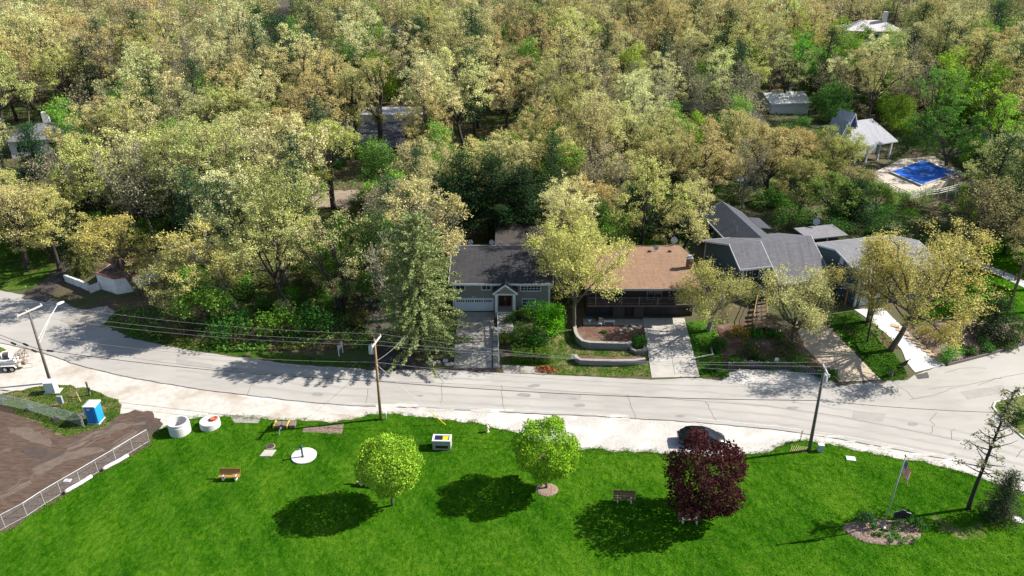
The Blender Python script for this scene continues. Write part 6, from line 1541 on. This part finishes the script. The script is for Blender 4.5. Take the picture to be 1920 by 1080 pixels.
p = gp(540, 535); q = aty(520, 470, p.y); o = MB().tube([p - Vector((0, 0, .3)), p.lerp(q, .5) + Vector((.2, 0, 0)), q], .3, 9, .14).tube([p.lerp(q, .7), p.lerp(q, .8) + Vector((-.5, 0, .5))], .1, 6, .04).build('snag', m_snag, origin=p); tag(o, 'broken pale tree snag standing in the thicket', 'snag')
for (b, tp, w, sd, c, lb) in (((872, 455), (868, 292), 120, 70, (.035, .075, .028), 'dark pine nearest the tall spruce behind the charcoal roof'), ((925, 452), (915, 300), 130, 71, (.03, .065, .025), 'dark pine in the middle of the clump behind the charcoal roof'),
                              ((985, 450), (980, 318), 120, 72, (.03, .062, .025), 'dark pine behind the rear roof of the grey house'), ((842, 435), (840, 340), 85, 73, (.033, .07, .026), 'shorter dark pine at the edge of the clump towards the dirt lane'),
                              ((1195, 448), (1195, 352), 95, 74, (.035, .085, .028), 'dark green pine behind the brown shingle roof'), ((1262, 445), (1255, 372), 90, 75, (.033, .08, .03), 'lower dark pine between the brown roof and the deck'),
                              ((78, 352), (78, 236), 66, 76, (.04, .11, .04), 'dark green pine in front of the white hip-roofed house'), ((395, 430), (398, 335), 110, 77, (.045, .095, .04), 'dark pine inside the oaks above the leaning tree'),
                              ((140, 395), (135, 308), 100, 78, (.05, .11, .045), 'dark pine near the maroon car'), ((790, 155), (792, 38), 100, 79, (.045, .105, .05), 'blue-green pine standing high among the far tan oaks'),
                              ((1895, 360), (1897, 262), 80, 80, (.04, .085, .04), 'dark pine at the dense green edge beyond the pool'), ((1590, 430), (1600, 345), 90, 81, (.035, .075, .03), 'dark pine behind the flat shed roof'),
                              ((545, 330), (540, 300), 60, 86, (.04, .09, .04), 'small dark pine beside the yellow-brown slope')):
    key('pine', b, tp, w * 1.15, c, lb, 'pine_tree', 'pine', sd, n=64, per=34, leaf=.32, bz=.14)
key('spruce', (705, 432), (700, 352), 74, (.06, .12, .04), 'dark green spruce at the upper end of the dirt lane', 'spruce_tree', 'spruce', 82, leaf=.28)
key('oak', (1482, 165), (1480, -5), 125, (0.432, 0.540, 0.074), 'tall lime-yellow tree high in the far woods', 'maple_tree', 'maple', 83, leaf=.28, per=26, th=5, low=.4)
key('oak', (1490, 190), (1490, 45), 105, (0.135, 0.446, 0.041), 'vivid green tree below the tall lime-yellow one', 'maple_tree', 'maple', 84, leaf=.28, per=22, th=4, low=.4)
key('oak', (1568, 175), (1566, 76), 85, (0.338, 0.486, 0.081), 'soft light green tree near the white metal roof', 'maple_tree', 'maple', 85, leaf=.26, per=24, th=3, low=.3)
key('oak', (1852, 330), (1850, 150), 140, (0.311, 0.540, 0.054), 'tall lime-green tree beyond the pool', 'maple_tree', 'maple', 87, leaf=.28, per=26, th=4, low=.3)
key('oak', (1748, 268), (1745, 120), 150, (0.162, 0.351, 0.061), 'large fresh green tree behind the pool house', 'maple_tree', 'maple', 88, leaf=.28, per=26, th=4, low=.3)
key('oak', (1775, 315), (1770, 205), 165, (0.115, 0.257, 0.047), 'deep green spreading tree over the diving board end of the pool', 'maple_tree', 'maple', 89, leaf=.27, per=28, th=2.5, low=.2)
key('oak', (1890, 140), (1890, 30), 110, (0.216, 0.446, 0.054), 'bright green tree at the upper edge of the green slope', 'maple_tree', 'maple', 90, leaf=.28, per=22, th=3, low=.3)
key('oak', (258, 150), (258, 55), 95, (0.351, 0.621, 0.054), 'vivid lime tree standing alone in the far tan woods', 'maple_tree', 'maple', 91, leaf=.26, per=18, th=3, low=.3)
key('oak', (690, 75), (692, -15), 80, (0.203, 0.513, 0.047), 'bright green tree beside the far dark house', 'maple_tree', 'maple', 92, leaf=.28, per=22, th=3, low=.3)
key('oak', (1560, 420), (1555, 330), 130, (0.203, 0.297, 0.068), 'olive-green tree behind the slate blue house', 'maple_tree', 'maple', 93, leaf=.24, per=28, th=3, low=.3)
key('oak', (475, 60), (476, 5), 60, (0.176, 0.446, 0.054), 'rounded green tree beside the far road', 'maple_tree', 'maple', 94, leaf=.28, per=22, th=2, low=.3)

key('oak', (1500, 405), (1496, 300), 120, (.36, .35, .12), 'olive oak between the dark wing roof and the flat shed', 'oak_tree', 'oak', 95, th=4)
key('oak', (1440, 372), (1448, 225), 150, (.50, .43, .18), 'tall tan oak with two dark trunks beside the pale blue panel', 'oak_tree', 'oak', 96, th=6, stems=2, bark=m_bark_dark)
key('oak', (1225, 400), (1250, 255), 150, (.52, .48, .19), 'oak with a strongly leaning dark trunk behind the brown roof', 'oak_tree', 'oak', 97, th=7, lean=(.35, 0), bark=m_bark_dark)
key('oak', (1370, 335), (1372, 205), 110, (.54, .50, .21), 'slender straw oak in front of the lattice-sided house', 'oak_tree', 'oak', 98, th=7, bark=m_bark_dark)
key('shrub', (1545, 440), (1545, 385), 120, (.06, .15, .03), 'broad dark green thicket behind the slate blue house roof', 'thicket', 'shrub', 99, n=4200, leaf=.22)
key('shrub', (1650, 432), (1650, 380), 110, (.05, .14, .03), 'broad dark green thicket beyond the flat shed dish', 'thicket', 'shrub', 100, n=4000, leaf=.22)
key('shrub', (1712, 392), (1712, 345), 70, (.19, .33, .07), 'light green feathery bush in front of the pool fence', 'thicket', 'shrub', 101, n=2600, leaf=.2)
for (b, tp, w, c, lb, sd) in (((1800, 300), (1800, 238), 130, (.055, .15, .03), 'dense dark green thicket behind the diving board', 113), ((1858, 328), (1858, 268), 120, (.06, .16, .035), 'dense green thicket at the far corner of the pool terrace', 114), ((1722, 284), (1722, 226), 110, (.07, .17, .035), 'dark green thicket just beyond the pool ladder', 115),
        ((1890, 372), (1890, 318), 110, (.05, .13, .03), 'dark thicket between the brushy tree and the pool fence', 116), ((1300, 440), (1300, 392), 80, (.06, .16, .03), 'dark green thicket below the brown deck railing', 117), ((1450, 395), (1450, 350), 80, (.10, .23, .04), 'green thicket behind the dark wing roof', 118), ((1640, 455), (1640, 420), 60, (.05, .12, .03), 'low dark thicket behind the blue-grey gabled house', 119)):
    key('shrub', b, tp, w, c, lb, 'thicket', 'shrub', sd, n=4200, leaf=.24)
key('oak', (1572, 350), (1560, 236), 112, (.42, .46, .13), 'yellow-green oak in front of the narrow pool house gable', 'oak_tree', 'oak', 120, th=4)
key('pine', (128, 478), (128, 372), 100, (.035, .08, .03), 'dark pine overhanging the shady lane', 'pine_tree', 'pine', 121, n=60, per=32, leaf=.3, bz=.12)
key('oak', (15, 448), (14, 322), 140, (.52, .49, .20), 'straw oak at the far edge of the western lawn', 'oak_tree', 'oak', 122, th=4, bark=m_bark_dark)
key('oak', (98, 462), (92, 345), 135, (.48, .46, .17), 'olive-straw oak over the upper end of the western lawn', 'oak_tree', 'oak', 123, th=4, bark=m_bark_dark)
key('spruce', (158, 512), (158, 440), 74, (.13, .15, .045), 'olive-brown juniper at the bend of the shady lane', 'juniper', 'juniper', 124, bz=.06, power=.5, leaf=.22, dens=1.6)
key('shrub', (1482, 432), (1482, 380), 90, (.09, .20, .035), 'green thicket beside the wing roof eave', 'thicket', 'shrub', 102, n=3000, leaf=.2)
for (b, tp, w, c, lb, sd, kw) in (((714, 292), (722, 105), 135, (.53, .49, .21), 'straw oak with a thick dark trunk crossing the slate roof', 111, dict(th=9, low=1.0, bark=m_bark_dark)), ((672, 290), (662, 125), 110, (.50, .50, .19), 'oak with a thin dark trunk before the slate roof gable', 112, dict(th=8.5, low=1.0, bark=m_bark_dark)), ((1560, 330), (1562, 258), 90, (.40, .38, .14), 'low olive oak left of the pool house gables', 103, dict(th=2.5)), ((1605, 372), (1605, 316), 95, (.40, .36, .16), 'low brushy brown tree below the pool house posts', 104, dict(th=1.5, nl=10, nb=8, nt=6, per=5)),
        ((1642, 400), (1642, 345), 80, (.20, .30, .07), 'small green tree below the pool terrace corner', 105, dict(th=1.6)), ((1425, 318), (1428, 238), 90, (.52, .45, .19), 'tan oak close to the lattice-sided house', 106, dict(th=4)),
        ((1332, 372), (1338, 285), 115, (.54, .48, .19), 'tan oak over the brown deck', 107, dict(th=4)), ((1482, 345), (1488, 240), 110, (.50, .40, .16), 'brown-tan oak between the white metal roof and the wing roof', 108, dict(th=5, bark=m_bark_dark)), ((1165, 400), (1160, 290), 120, (.55, .52, .22), 'straw oak above the brown shingle roof ridge', 109, dict(th=5))):
    key('oak', b, tp, w, c, lb, 'oak_tree', 'oak', sd, **kw)
# --- the woods: each kind built a few times, then copied tree by tree
FOOT = [(-8.5, 5.6, 78, 103), (8, 23.5, 78, 93.5), (27, 60, 79, 112), (-64, -43, 84, 102), (-107, -82, 143, 168), (-36, -19, 136, 170), (66, 92, 118, 146), (66, 100, 132, 152)]
def owp(px0, py0, px1, py1, far, m=0): return (px0 - m, py0 - m, px1 + m, py1 + m, far)
KEEP = [owp(655, 222, 742, 274, 138), owp(14, 234, 70, 290, 150), owp(695, 206, 725, 220, 158), owp(1668, 298, 1822, 356, 124), owp(1545, 192, 1690, 298, 153), owp(1446, 164, 1530, 196, 178), owp(1590, 24, 1690, 52, 240),
        owp(500, -20, 550, 46, 245), owp(845, 440, 1310, 600, 84), owp(1335, 385, 1640, 600, 84), owp(590, 295, 668, 388, 112), owp(1800, 445, 1920, 600, 92), owp(105, 485, 165, 555, 92), owp(185, 510, 260, 552, 86),
        owp(0, 500, 100, 560, 90), owp(695, 580, 780, 690, 80), owp(868, 212, 912, 245, 135), owp(1380, 178, 1408, 235, 132), owp(1290, 186, 1345, 208, 150), owp(705, 32, 735, 52, 215), owp(940, 178, 1000, 190, 150), owp(0, 300, 40, 345, 125), owp(1290, 388, 1340, 425, 95)]
def blocked(p, H, Rc):
    for x0, x1, y0, y1 in FOOT:
        if x0 - 1 < p.x < x1 + 1 and y0 - 1 < p.y < y1 + 1: return True
    u, vt, d = proj((p.x, p.y, p.z + H * .97)); vb = proj((p.x, p.y, p.z + H * .32))[1]; r = FPX * Rc / d * .86; u2, v2, _ = proj(p)
    for x0, y0, x1, y1, far in KEEP:
        if p.y < far:
            if u + r > x0 and u - r < x1 and vb > y0 and vt < y1:
                cx_, cy_ = min(max(u, x0), x1), min(max((vt + vb) / 2, y0), y1)
                if ((cx_ - u) / r) ** 2 + ((cy_ - (vt + vb) / 2) / ((vb - vt) / 2)) ** 2 < 1: return True
            if x0 < u2 < x1 and y0 < v2 < y1 + 4: return True
    return False
LAND = [(240, 525, 'the white stucco outbuilding'), (100, 262, 'the white hip-roofed house'), (697, 245, 'the slate-roofed woods house'), (625, 372, 'the sandy clearing'), (740, 620, 'the dark dirt lane'), (940, 455, 'the charcoal roof'),
        (1220, 465, 'the brown shingle roof'), (1390, 410, 'the dark wing roof'), (1640, 250, 'the pool house'), (1740, 325, 'the blue pool'), (1490, 180, 'the white metal roof'), (1640, 42, 'the hilltop house'), (525, 25, 'the far road'),
        (715, 42, 'the far dark house'), (965, 185, 'the tan-roofed house'), (1310, 198, 'the woods road'), (28, 325, 'the maroon car'), (640, 660, 'the white yard sign'), (165, 590, 'the gravel drive'), (1900, 470, 'the side lawn'),
        (1590, 445, 'the flat shed'), (1915, 250, 'the blue-roofed house'), (258, 95, 'the lone lime tree'), (792, 90, 'the high blue-green pine'), (1482, 60, 'the lime-yellow tree'), (583, 180, 'the tall straw oak'), (100, 510, 'the shady lane'), (440, 580, 'the leaning oak')]
ORD = ['nearest', 'second nearest', 'third nearest', 'fourth nearest', 'fifth nearest', 'sixth nearest', 'seventh nearest', 'eighth nearest', 'ninth nearest', 'tenth nearest', 'eleventh nearest', 'twelfth nearest']
PENDING = []
def pend(o, words_, crown_xyz, grp): PENDING.append((o, words_, proj(crown_xyz), grp))
def settle():
    d = {}
    for o, w, (u, v, _), grp in PENDING:
        k = min(LAND, key=lambda l: (l[0] - u) ** 2 + 2.2 * (l[1] - v) ** 2); d.setdefault((w, k[2]), []).append(((k[0] - u) ** 2 + 2.2 * (k[1] - v) ** 2, o, grp))
    for (w, lm), L in d.items():
        L.sort(key=lambda e: e[0])
        for i, (_, o, grp) in enumerate(L):
            o['label'] = f'{w} {ORD[min(i, 11)]} to {lm}' if len(L) > 1 else f'only {w} close to {lm}'
            o['group'] = grp
protos = {'oak': [], 'bare': [], 'maple': [], 'pine': [], 'spruce': [], 'shrub': []}
def proto(kind, parts, name, cat):
    t = plant(parts, name, 'tree', cat, (0, 0, 0), (.3, .3, .1)); protos[kind].append([t, False]); return t
for i in range(9):
    Hh = (15, 17, 14, 18, 16, 15.5, 17.5, 14.5, 16.5)[i]; Rr = (6.2, 6.6, 5.6, 7.0, 6.4, 5.2, 6.0, 6.8, 5.6)[i]
    proto('oak', broadleaf(100 + i, Hh, Rr, Hh * (.36 + .03 * (i % 4)), .30 + .02 * (i % 3), nl=9 + i % 3, nb=6, nt=3, tipmid=False, per=40, leaf=.21, lean=(.12 * math.sin(i * 2), .1 * math.cos(i * 3)), puff=(.30, .20), bark=[m_bark, m_bark_dark, m_bark_dark][i % 3]), 'oak_tree', 'oak')
for i in range(3): proto('bare', broadleaf(130 + i, 13 + i, 4.4 + .4 * i, 5, .22, nl=10, nb=8, nt=6, per=3, leaf=.24, up=.25, wob=.12, puff=(.3, .3), bark=[m_bark_pale, m_bark, m_bark_pale][i]), 'bare_tree', 'bare tree')
for i in range(3): proto('maple', broadleaf(140 + i, 9 + 2 * i, 3.6 + .6 * i, 2.5, .18, nl=9, nb=6, nt=4, per=26, leaf=.25, low=.3), 'maple_tree', 'maple')
for i in range(2): proto('pine', whitepine(150 + i, 15 + 2 * i, 4.2, n=44, per=26, leaf=.3), 'pine_tree', 'pine')
for i in range(6): proto('shrub', shrub(160 + i, 1.5 + .35 * (i % 3), 1.7 + .5 * (i % 4), n=1500, leaf=.17), 'woodland_shrub', 'shrub')
def use(kind, i, loc, rz, sc, color):
    e = protos[kind][i % len(protos[kind])]; t = e[0]
    if not e[1]:
        e[1] = True; t.location = loc; t.rotation_euler = (0, 0, rz); t.scale = (sc, sc, sc)
        for c in t.children:
            if c.name.startswith('crown'): c.color = (*color, 1)
        return t
    return copy_tree(t, loc, rz, sc, (*color, 1))
rnd = random.Random(77)
ck = list(OAKC)
cnt = {}
def jit(c, a=.16): k = 1 + rnd.uniform(-a, a); return tuple(max(.01, x * k * (1 + rnd.uniform(-.07, .07))) for x in c)
for n in range(60000):
    y = 78 + (208 - 78) * rnd.random() ** .72; x = rnd.uniform(-.84, .84) * (y + 25)
    p = Vector((x, y, h(x, y)))
    if y < float(np.interp(x, BX, BY)) + 3.5: continue
    if sum(cnt.get(k, 0) for k in ('oak', 'bare', 'maple', 'pine')) > 420: break
    u, v, dd = proj((x, y, p.z + 9))
    if u < -70 or u > 1990 or v < -60: continue
    east = u > 1480 and 130 < v < 420; north = v < 110
    r = rnd.random()
    kind = 'oak' if r < (.46 if east else .80) else 'bare' if r < (.54 if east else .89) else 'maple' if r < (.91 if east else .945) else 'pine'
    if kind == 'oak' and cnt.get('oak', 0) >= 285: kind = 'bare'
    i = rnd.randrange(len(protos[kind])); sc = rnd.uniform(.82, 1.12) * (1 + .28 * min(1, max(0, (y - 115) / 60)))
    Rc = {'oak': 6, 'bare': 4.4, 'maple': 4.2, 'pine': 4}[kind] * sc; H = {'oak': 16, 'bare': 14, 'maple': 11, 'pine': 16}[kind] * sc
    if any((x - a) ** 2 + (y - b) ** 2 < ((.42 if x < -14 and y < 115 else .51) * (Rc + c)) ** 2 for a, b, c in TREES): continue
    if blocked(p, H, Rc): continue
    TREES.append((x, y, Rc)); cnt[kind] = cnt.get(kind, 0) + 1
    if kind == 'oak':
        w = [6, 5, 2, 2.2, 1] if not north else [6, 3.5, 1.5, 3.5, 1.5]
        if u < 900 and v > 330: w = [2, 3, 5, 1, 3]
        cw = rnd.choices(ck, w)[0]; col = jit(OAKC[cw]); word = f'{cw} oak'; g = 'oaks of the woods'
    elif kind == 'bare': col = jit((.38, .35, .20)); word = 'grey half-bare tree'; g = 'half-bare trees of the woods'
    elif kind == 'maple':
        c0 = rnd.choice([('fresh green', (.20, .36, .06)), ('deep green', (.11, .23, .05)), ('lime', (.32, .46, .06))]); col = jit(c0[1]); word = c0[0] + ' leafy tree'; g = 'leafy green trees of the woods'
    else: col = jit((.045, .095, .04)); word = 'dark pine'; g = 'pines of the woods'
    o = use(kind, i, p, rnd.uniform(0, 6.28), sc, col); pend(o, word, (p.x, p.y, p.z + H * .6), g)
print('woods', cnt)
ns = 0; SH = []
for n in range(30000):
    if ns >= 280: break
    y = 76 + 110 * rnd.random() ** 1.9; x = rnd.uniform(-.84, .84) * (y + 22); p = Vector((x, y, h(x, y))); u, v, _ = proj(p)
    if y < float(np.interp(x, BX, BY)) + 2.0 or u < -20 or u > 1940: continue
    if x > -14 and y < 96: continue
    sc = rnd.uniform(.6, 1.3) * (1.35 if x < -14 and y < 105 else 1)
    if any((x - a) ** 2 + (y - b) ** 2 < (1.5 * (sc + c)) ** 2 * .7 for a, b, c in SH): continue
    if any(x0 - 1 < x < x1 + 1 and y0 - 1 < y < y1 + 1 for x0, x1, y0, y1 in FOOT) or any(inpoly(np.array([x]), np.array([y]), SHEETS[k])[0] for k in ('dirt_lane', 'west_lane', 'gravel_drive', 'west_lawn', 'sandy_clearing', 'side_lawn', 'woods_road', 'far_road', 'side_path')): continue
    if any(y < f_ and x0 < u < x1 and y0 < v - 14 < y1 for x0, y0, x1, y1, f_ in KEEP if f_ > 90): continue
    SH.append((x, y, sc)); ns += 1
    c0 = rnd.choices([('bright green', (.13, .30, .03)), ('yellow-green', (.24, .30, .05)), ('dull olive', (.15, .16, .06)), ('pale', (.33, .34, .17)), ('deep green', (.05, .14, .025))], [4, 3, 2.5, 1.5, 3] if x < 0 else [3, 2, 2, 1, 5])[0]
    o = use('shrub', rnd.randrange(6), p, rnd.uniform(0, 6.28), sc, jit(c0[1], .25)); pend(o, c0[0] + ' shrub', (p.x, p.y, p.z + .8), 'shrubs under the trees')
settle()
for k, L in protos.items():
    for t, used in L:
        if not used:
            for c in list(t.children): bpy.data.objects.remove(c)
            bpy.data.objects.remove(t)

# --- the far woods beyond: one mass nobody could count
rgf = np.random.default_rng(44); cs, mbf = [[], [], []], MB()
for n in range(820):
    y = 207 + 85 * rgf.random(); x = rgf.uniform(-.86, .86) * (y + 20); z = h(x, y); Hf = rgf.uniform(13, 18); Rf = rgf.uniform(4.5, 7)
    if blocked(Vector((x, y, z)), Hf, Rf) or -79 < x < -60 and y < 238: continue
    q = rgf.normal(0, 1, (60, 3)); q /= np.linalg.norm(q, axis=1, keepdims=True); q *= rgf.uniform(.6, 1, (60, 1)) * np.array([Rf, Rf, Hf * .34]); q += np.array([x, y, z + Hf * .66])
    cs[rgf.choice(3, p=[.45, .3, .25])].append(np.repeat(q, 22, 0) + rgf.normal(0, .5, (60 * 22, 3))); mbf.tube([(x, y, z - .3), (x, y, z + Hf * .8)], .28, 5, .08)
for L_, cl, lb in zip(cs, ((.50, .455, .22), (.26, .33, .10), (.32, .27, .17)), ('far tan oak woods closing the top of the hillside', 'far olive-green trees scattered through the hillside woods', 'far grey-brown half-bare trees of the hillside woods')):
    cr = npmesh('far_woods', quads(np.concatenate(L_), .42, rgf, .3), 4, m_leaf); cr.color = (*cl, 1); tag(cr, lb, 'woods', kind='stuff')
    if mbf is not None: tk = mbf.build('far_trunks', m_bark); tk.parent = cr; tk['kind'] = 'stuff'; mbf = None

# --- garden plants
def bush(base, top, w, color, label, seed, name='garden_shrub', cat='shrub', **kw): key('shrub', base, top, w, color, label, name, cat, seed, **kw)
bush((1022, 632), (1022, 548), 78, (.14, .40, .02), 'big vivid green shrub at the corner of the grey house', 201, n=4200, leaf=.19, lumps=12)
bush((1042, 632), (1042, 588), 42, (.13, .37, .02), 'vivid green shrub trailing below the big one', 202, n=1800)
bush((978, 634), (975, 597), 60, (.17, .27, .06), 'soft green shrub in the middle of the grey house garden', 203, n=2600, leaf=.13)
bush((978, 596), (976, 570), 34, (.13, .22, .05), 'small loose shrub beside the porch steps', 204)
bush((946, 648), (946, 612), 20, (.22, .30, .03), 'narrow yellow-green shrub beside the white handrail', 205, n=1000)
bush((1000, 655), (1002, 628), 50, (.045, .13, .02), 'dark green low shrub above the clipped hedges', 206, n=2200)
bush((1020, 640), (1022, 612), 40, (.22, .25, .15), 'grey-green wispy shrub by the big vivid one', 207, n=900, leaf=.12)
bush((955, 605), (958, 585), 26, (.09, .19, .04), 'small green shrub against the porch floor', 208, n=900)
def hedge(a, b, wd, ht, label, seed, col):
    A, B = gp(*a), gp(*b); rg = np.random.default_rng(seed); n = 3400; L = (B - A).length; d = (B - A).normalized(); s = Vector((-d.y, d.x, 0))
    f = rg.uniform(0, 1, n); fu = rg.uniform(-1, 1, n); fz = rg.uniform(0, 1, n); k = rg.integers(0, 3, n)
    fu = np.where(k == 0, np.sign(fu), fu); fz = np.where(k == 1, 1, fz)
    P = np.array([tuple(A + d * (L * a_ + .05 * rg.normal()) + s * (wd / 2 * u_ * (1 + .08 * rg.normal())) + Vector((0, 0, ht * z_ * (1 + .06 * rg.normal())))) for a_, u_, z_ in zip(f, fu, fz)])
    o = np.array(tuple(A)); t = thing('hedge', label, 'hedge', A, 'clipped hedges by the road')
    mb = MB(); Fz = frame(A.x, A.y, A.z, math.degrees(math.atan2(d.y, d.x)))
    for i in range(8): mb.tube([Fz(L * (i + .5) / 8, 0, -.1), Fz(L * (i + .5) / 8 + .1, .1, ht * .8)], .03, 4)
    mb.build('stems', m_bark, t); c = npmesh('crown', quads(P - o, .15, rg, .3), 4, m_leaf, t); c.color = (*col, 1)
hedge((960, 674), (999, 674), 1.3, 1.1, 'clipped hedge by the road nearer the white handrail', 1, (.13, .22, .03))
hedge((1003, 675), (1034, 675), 1.4, 1.15, 'clipped hedge by the road nearer the leaf pile', 2, (.15, .24, .03))
bush((1195, 648), (1195, 622), 34, (.06, .20, .03), 'leafy green plant between rockery and small curved wall', 210, n=1300)
bush((1131, 630), (1131, 616), 16, (.07, .16, .03), 'small rounded plant in the red mulch terrace', 211, n=600)
for i, (px, py, tp, w, c, lb) in enumerate(((1383, 633, 608, 44, (.28, .23, .04), 'yellowish shrub below the basement window of the slate house'), (1350, 655, 628, 40, (.06, .14, .03), 'dark green shrub beside the grass strip'), (1421, 634, 612, 36, (.08, .30, .03), 'bright green plant below the stair landing'),
                                            (1452, 638, 618, 38, (.07, .22, .03), 'green plant at the foot of the entry stair'), (1405, 668, 640, 50, (.10, .13, .04), 'olive shrub in the middle of the red planting bed'), (1440, 682, 664, 70, (.045, .13, .02), 'low green spread above the log palisade'),
                                            (1500, 690, 668, 60, (.05, .15, .02), 'green spread at the end of the log palisade'), (1390, 684, 664, 56, (.05, .14, .02), 'dark green spread at the start of the palisade'), (1470, 660, 636, 60, (.12, .16, .06), 'grey-green shrub beside the beige driveway'),
                                            (1548, 706, 690, 44, (.05, .16, .02), 'green tuft at the foot of the dark pole'), (1330, 694, 680, 40, (.06, .13, .03), 'low dark plant by the pale split rail'), (1780, 676, 642, 54, (.09, .33, .03), 'bright green shrub at the end of the sandstone steps'),
                                            (1818, 664, 650, 34, (.10, .18, .05), 'small shrub in the mulch behind the timber edging'), (1845, 655, 636, 40, (.10, .25, .05), 'green spiky plant in the mulch bed'), (1880, 650, 634, 50, (.13, .20, .06), 'pale green plant near the bend of the timber edging'),
                                            (1745, 640, 600, 56, (.33, .29, .05), 'golden-leaved shrub beside the sandstone steps'), (1905, 790, 765, 40, (.06, .13, .03), 'dark shrub on the traffic island'), (1898, 772, 755, 30, (.13, .17, .05), 'small pale shrub on the traffic island'))):
    bush((px, py), (px, tp), w, c, lb, 220 + i, n=1500)
for i, (px, py, w, c, lb) in enumerate(((1622, 985, 46, (.10, .20, .07), 'larger leafy shrub in the flagpole bed'), (1703, 990, 60, (.05, .12, .03), 'dark spreading shrub behind the marker sign'), (1643, 993, 20, (.06, .19, .03), 'small green plant next to the flagpole'), (1677, 988, 22, (.08, .22, .03), 'small plant below the marker sign'),
                                        (1676, 999, 22, (.09, .2, .04), 'olive tuft in the middle of the flagpole bed'), (1667, 1013, 20, (.08, .26, .03), 'bright tuft at the front of the flagpole bed'), (1677, 1008, 20, (.08, .24, .03), 'round green tuft right of the bed centre'), (1690, 1015, 20, (.08, .25, .03), 'front green tuft nearer the marker sign'),
                                        (1711, 1015, 20, (.10, .26, .03), 'bright tuft at the pointed end of the flagpole bed'), (1652, 1005, 22, (.07, .16, .03), 'dark tuft in front of the flagpole'), (1640, 1006, 18, (.07, .17, .03), 'small dark tuft at the shaded side of the bed'), (1658, 999, 14, (.10, .2, .05), 'tiny tuft touching the flagpole base'))):
    hpx = {0: 30, 1: 26}.get(i, 9); bush((px, py), (px, py - hpx), w, c, lb, 250 + i, 'bed_plant', 'plant', n=900 if i < 2 else 350, leaf=.14 if i < 2 else .1, lumps=6)
# --- ground cover between the trees
rg = np.random.default_rng(9); n = 160000
y = 74 + 120 * rg.random(n) ** 1.5; x = rg.uniform(-.8, .8, n) * (y + 20); d = y - np.interp(x, BX, BY)
k = d > .6
for nm_ in ('driveway', 'driveway.001', 'driveway.002', 'driveway.003', 'dirt_lane', 'west_lane', 'gravel_drive', 'front_lawn', 'grass_strip', 'drive_lawn', 'side_lawn', 'west_lawn', 'sandy_clearing', 'woods_road', 'side_path', 'gravel_parking', 'gravel_patch', 'planting_bed', 'mulch_bed', 'terrace_bed'): k &= ~inpoly(x, y, SHEETS[nm_])
for x0, x1, y0, y1 in FOOT: k &= ~((x > x0) & (x < x1) & (y > y0) & (y < y1))
x, y = x[k], y[k]
nz = np.array([noise.noise(Vector((a * .16, b * .16, 0))) + .5 * noise.noise(Vector((a * .5, b * .5, 4))) for a, b in zip(x, y)])
for sel, col, nm_, lb in ((nz > .02, (.13, .29, .04), 'undergrowth', 'fresh green undergrowth on the woods floor'), ((nz <= .02) & (nz > -.15), (.22, .26, .06), 'weeds', 'yellow-green weeds on the woods floor'), (nz < -.2, (.20, .13, .07), 'litter', 'brown leaf litter on the woods floor')):
    a, b = x[sel], y[sel]; c = np.stack([a, b, hz(a, b) + (rg.uniform(.03, .45, len(a)) if nm_ != 'litter' else .04)], 1)
    o = npmesh(nm_, quads(c, .34 if nm_ != 'litter' else .26, rg, .8), 4, m_leaf); o.color = (*col, 1); tag(o, lb, 'ground cover', kind='stuff')
# ragged tufts along the lawn edge and on the gravel
B_ = np.array(ragged(LAWN_W, .3)); i = rg.integers(0, len(B_), 5200); c = B_[i] + rg.normal(0, .22, (5200, 2)); u_ = np.array([proj((a, b, 0))[:2] for a, b in c]); kk = (u_[:, 0] > 0) & (u_[:, 0] < 1920) & (u_[:, 1] < 1080) & (u_[:, 1] > 700)
c = c[kk]; c3 = np.repeat(np.concatenate([c, np.full((len(c), 1), .06)], 1), 6, 0) + rg.normal(0, .09, (len(c) * 6, 3)) * np.array([1, 1, .3])
o = npmesh('edge_tufts', quads(c3, .12, rg, .3, .35), 4, leafmat('tuft_leaves', .4, .2, (.11, .19, .03))); tag(o, 'ragged grass tufts along the lawn edge', 'grass', kind='stuff')
print('labels twice:', [l for l, v in LABELS.items() if len(v) > 1 and l != 'tree'][:10])
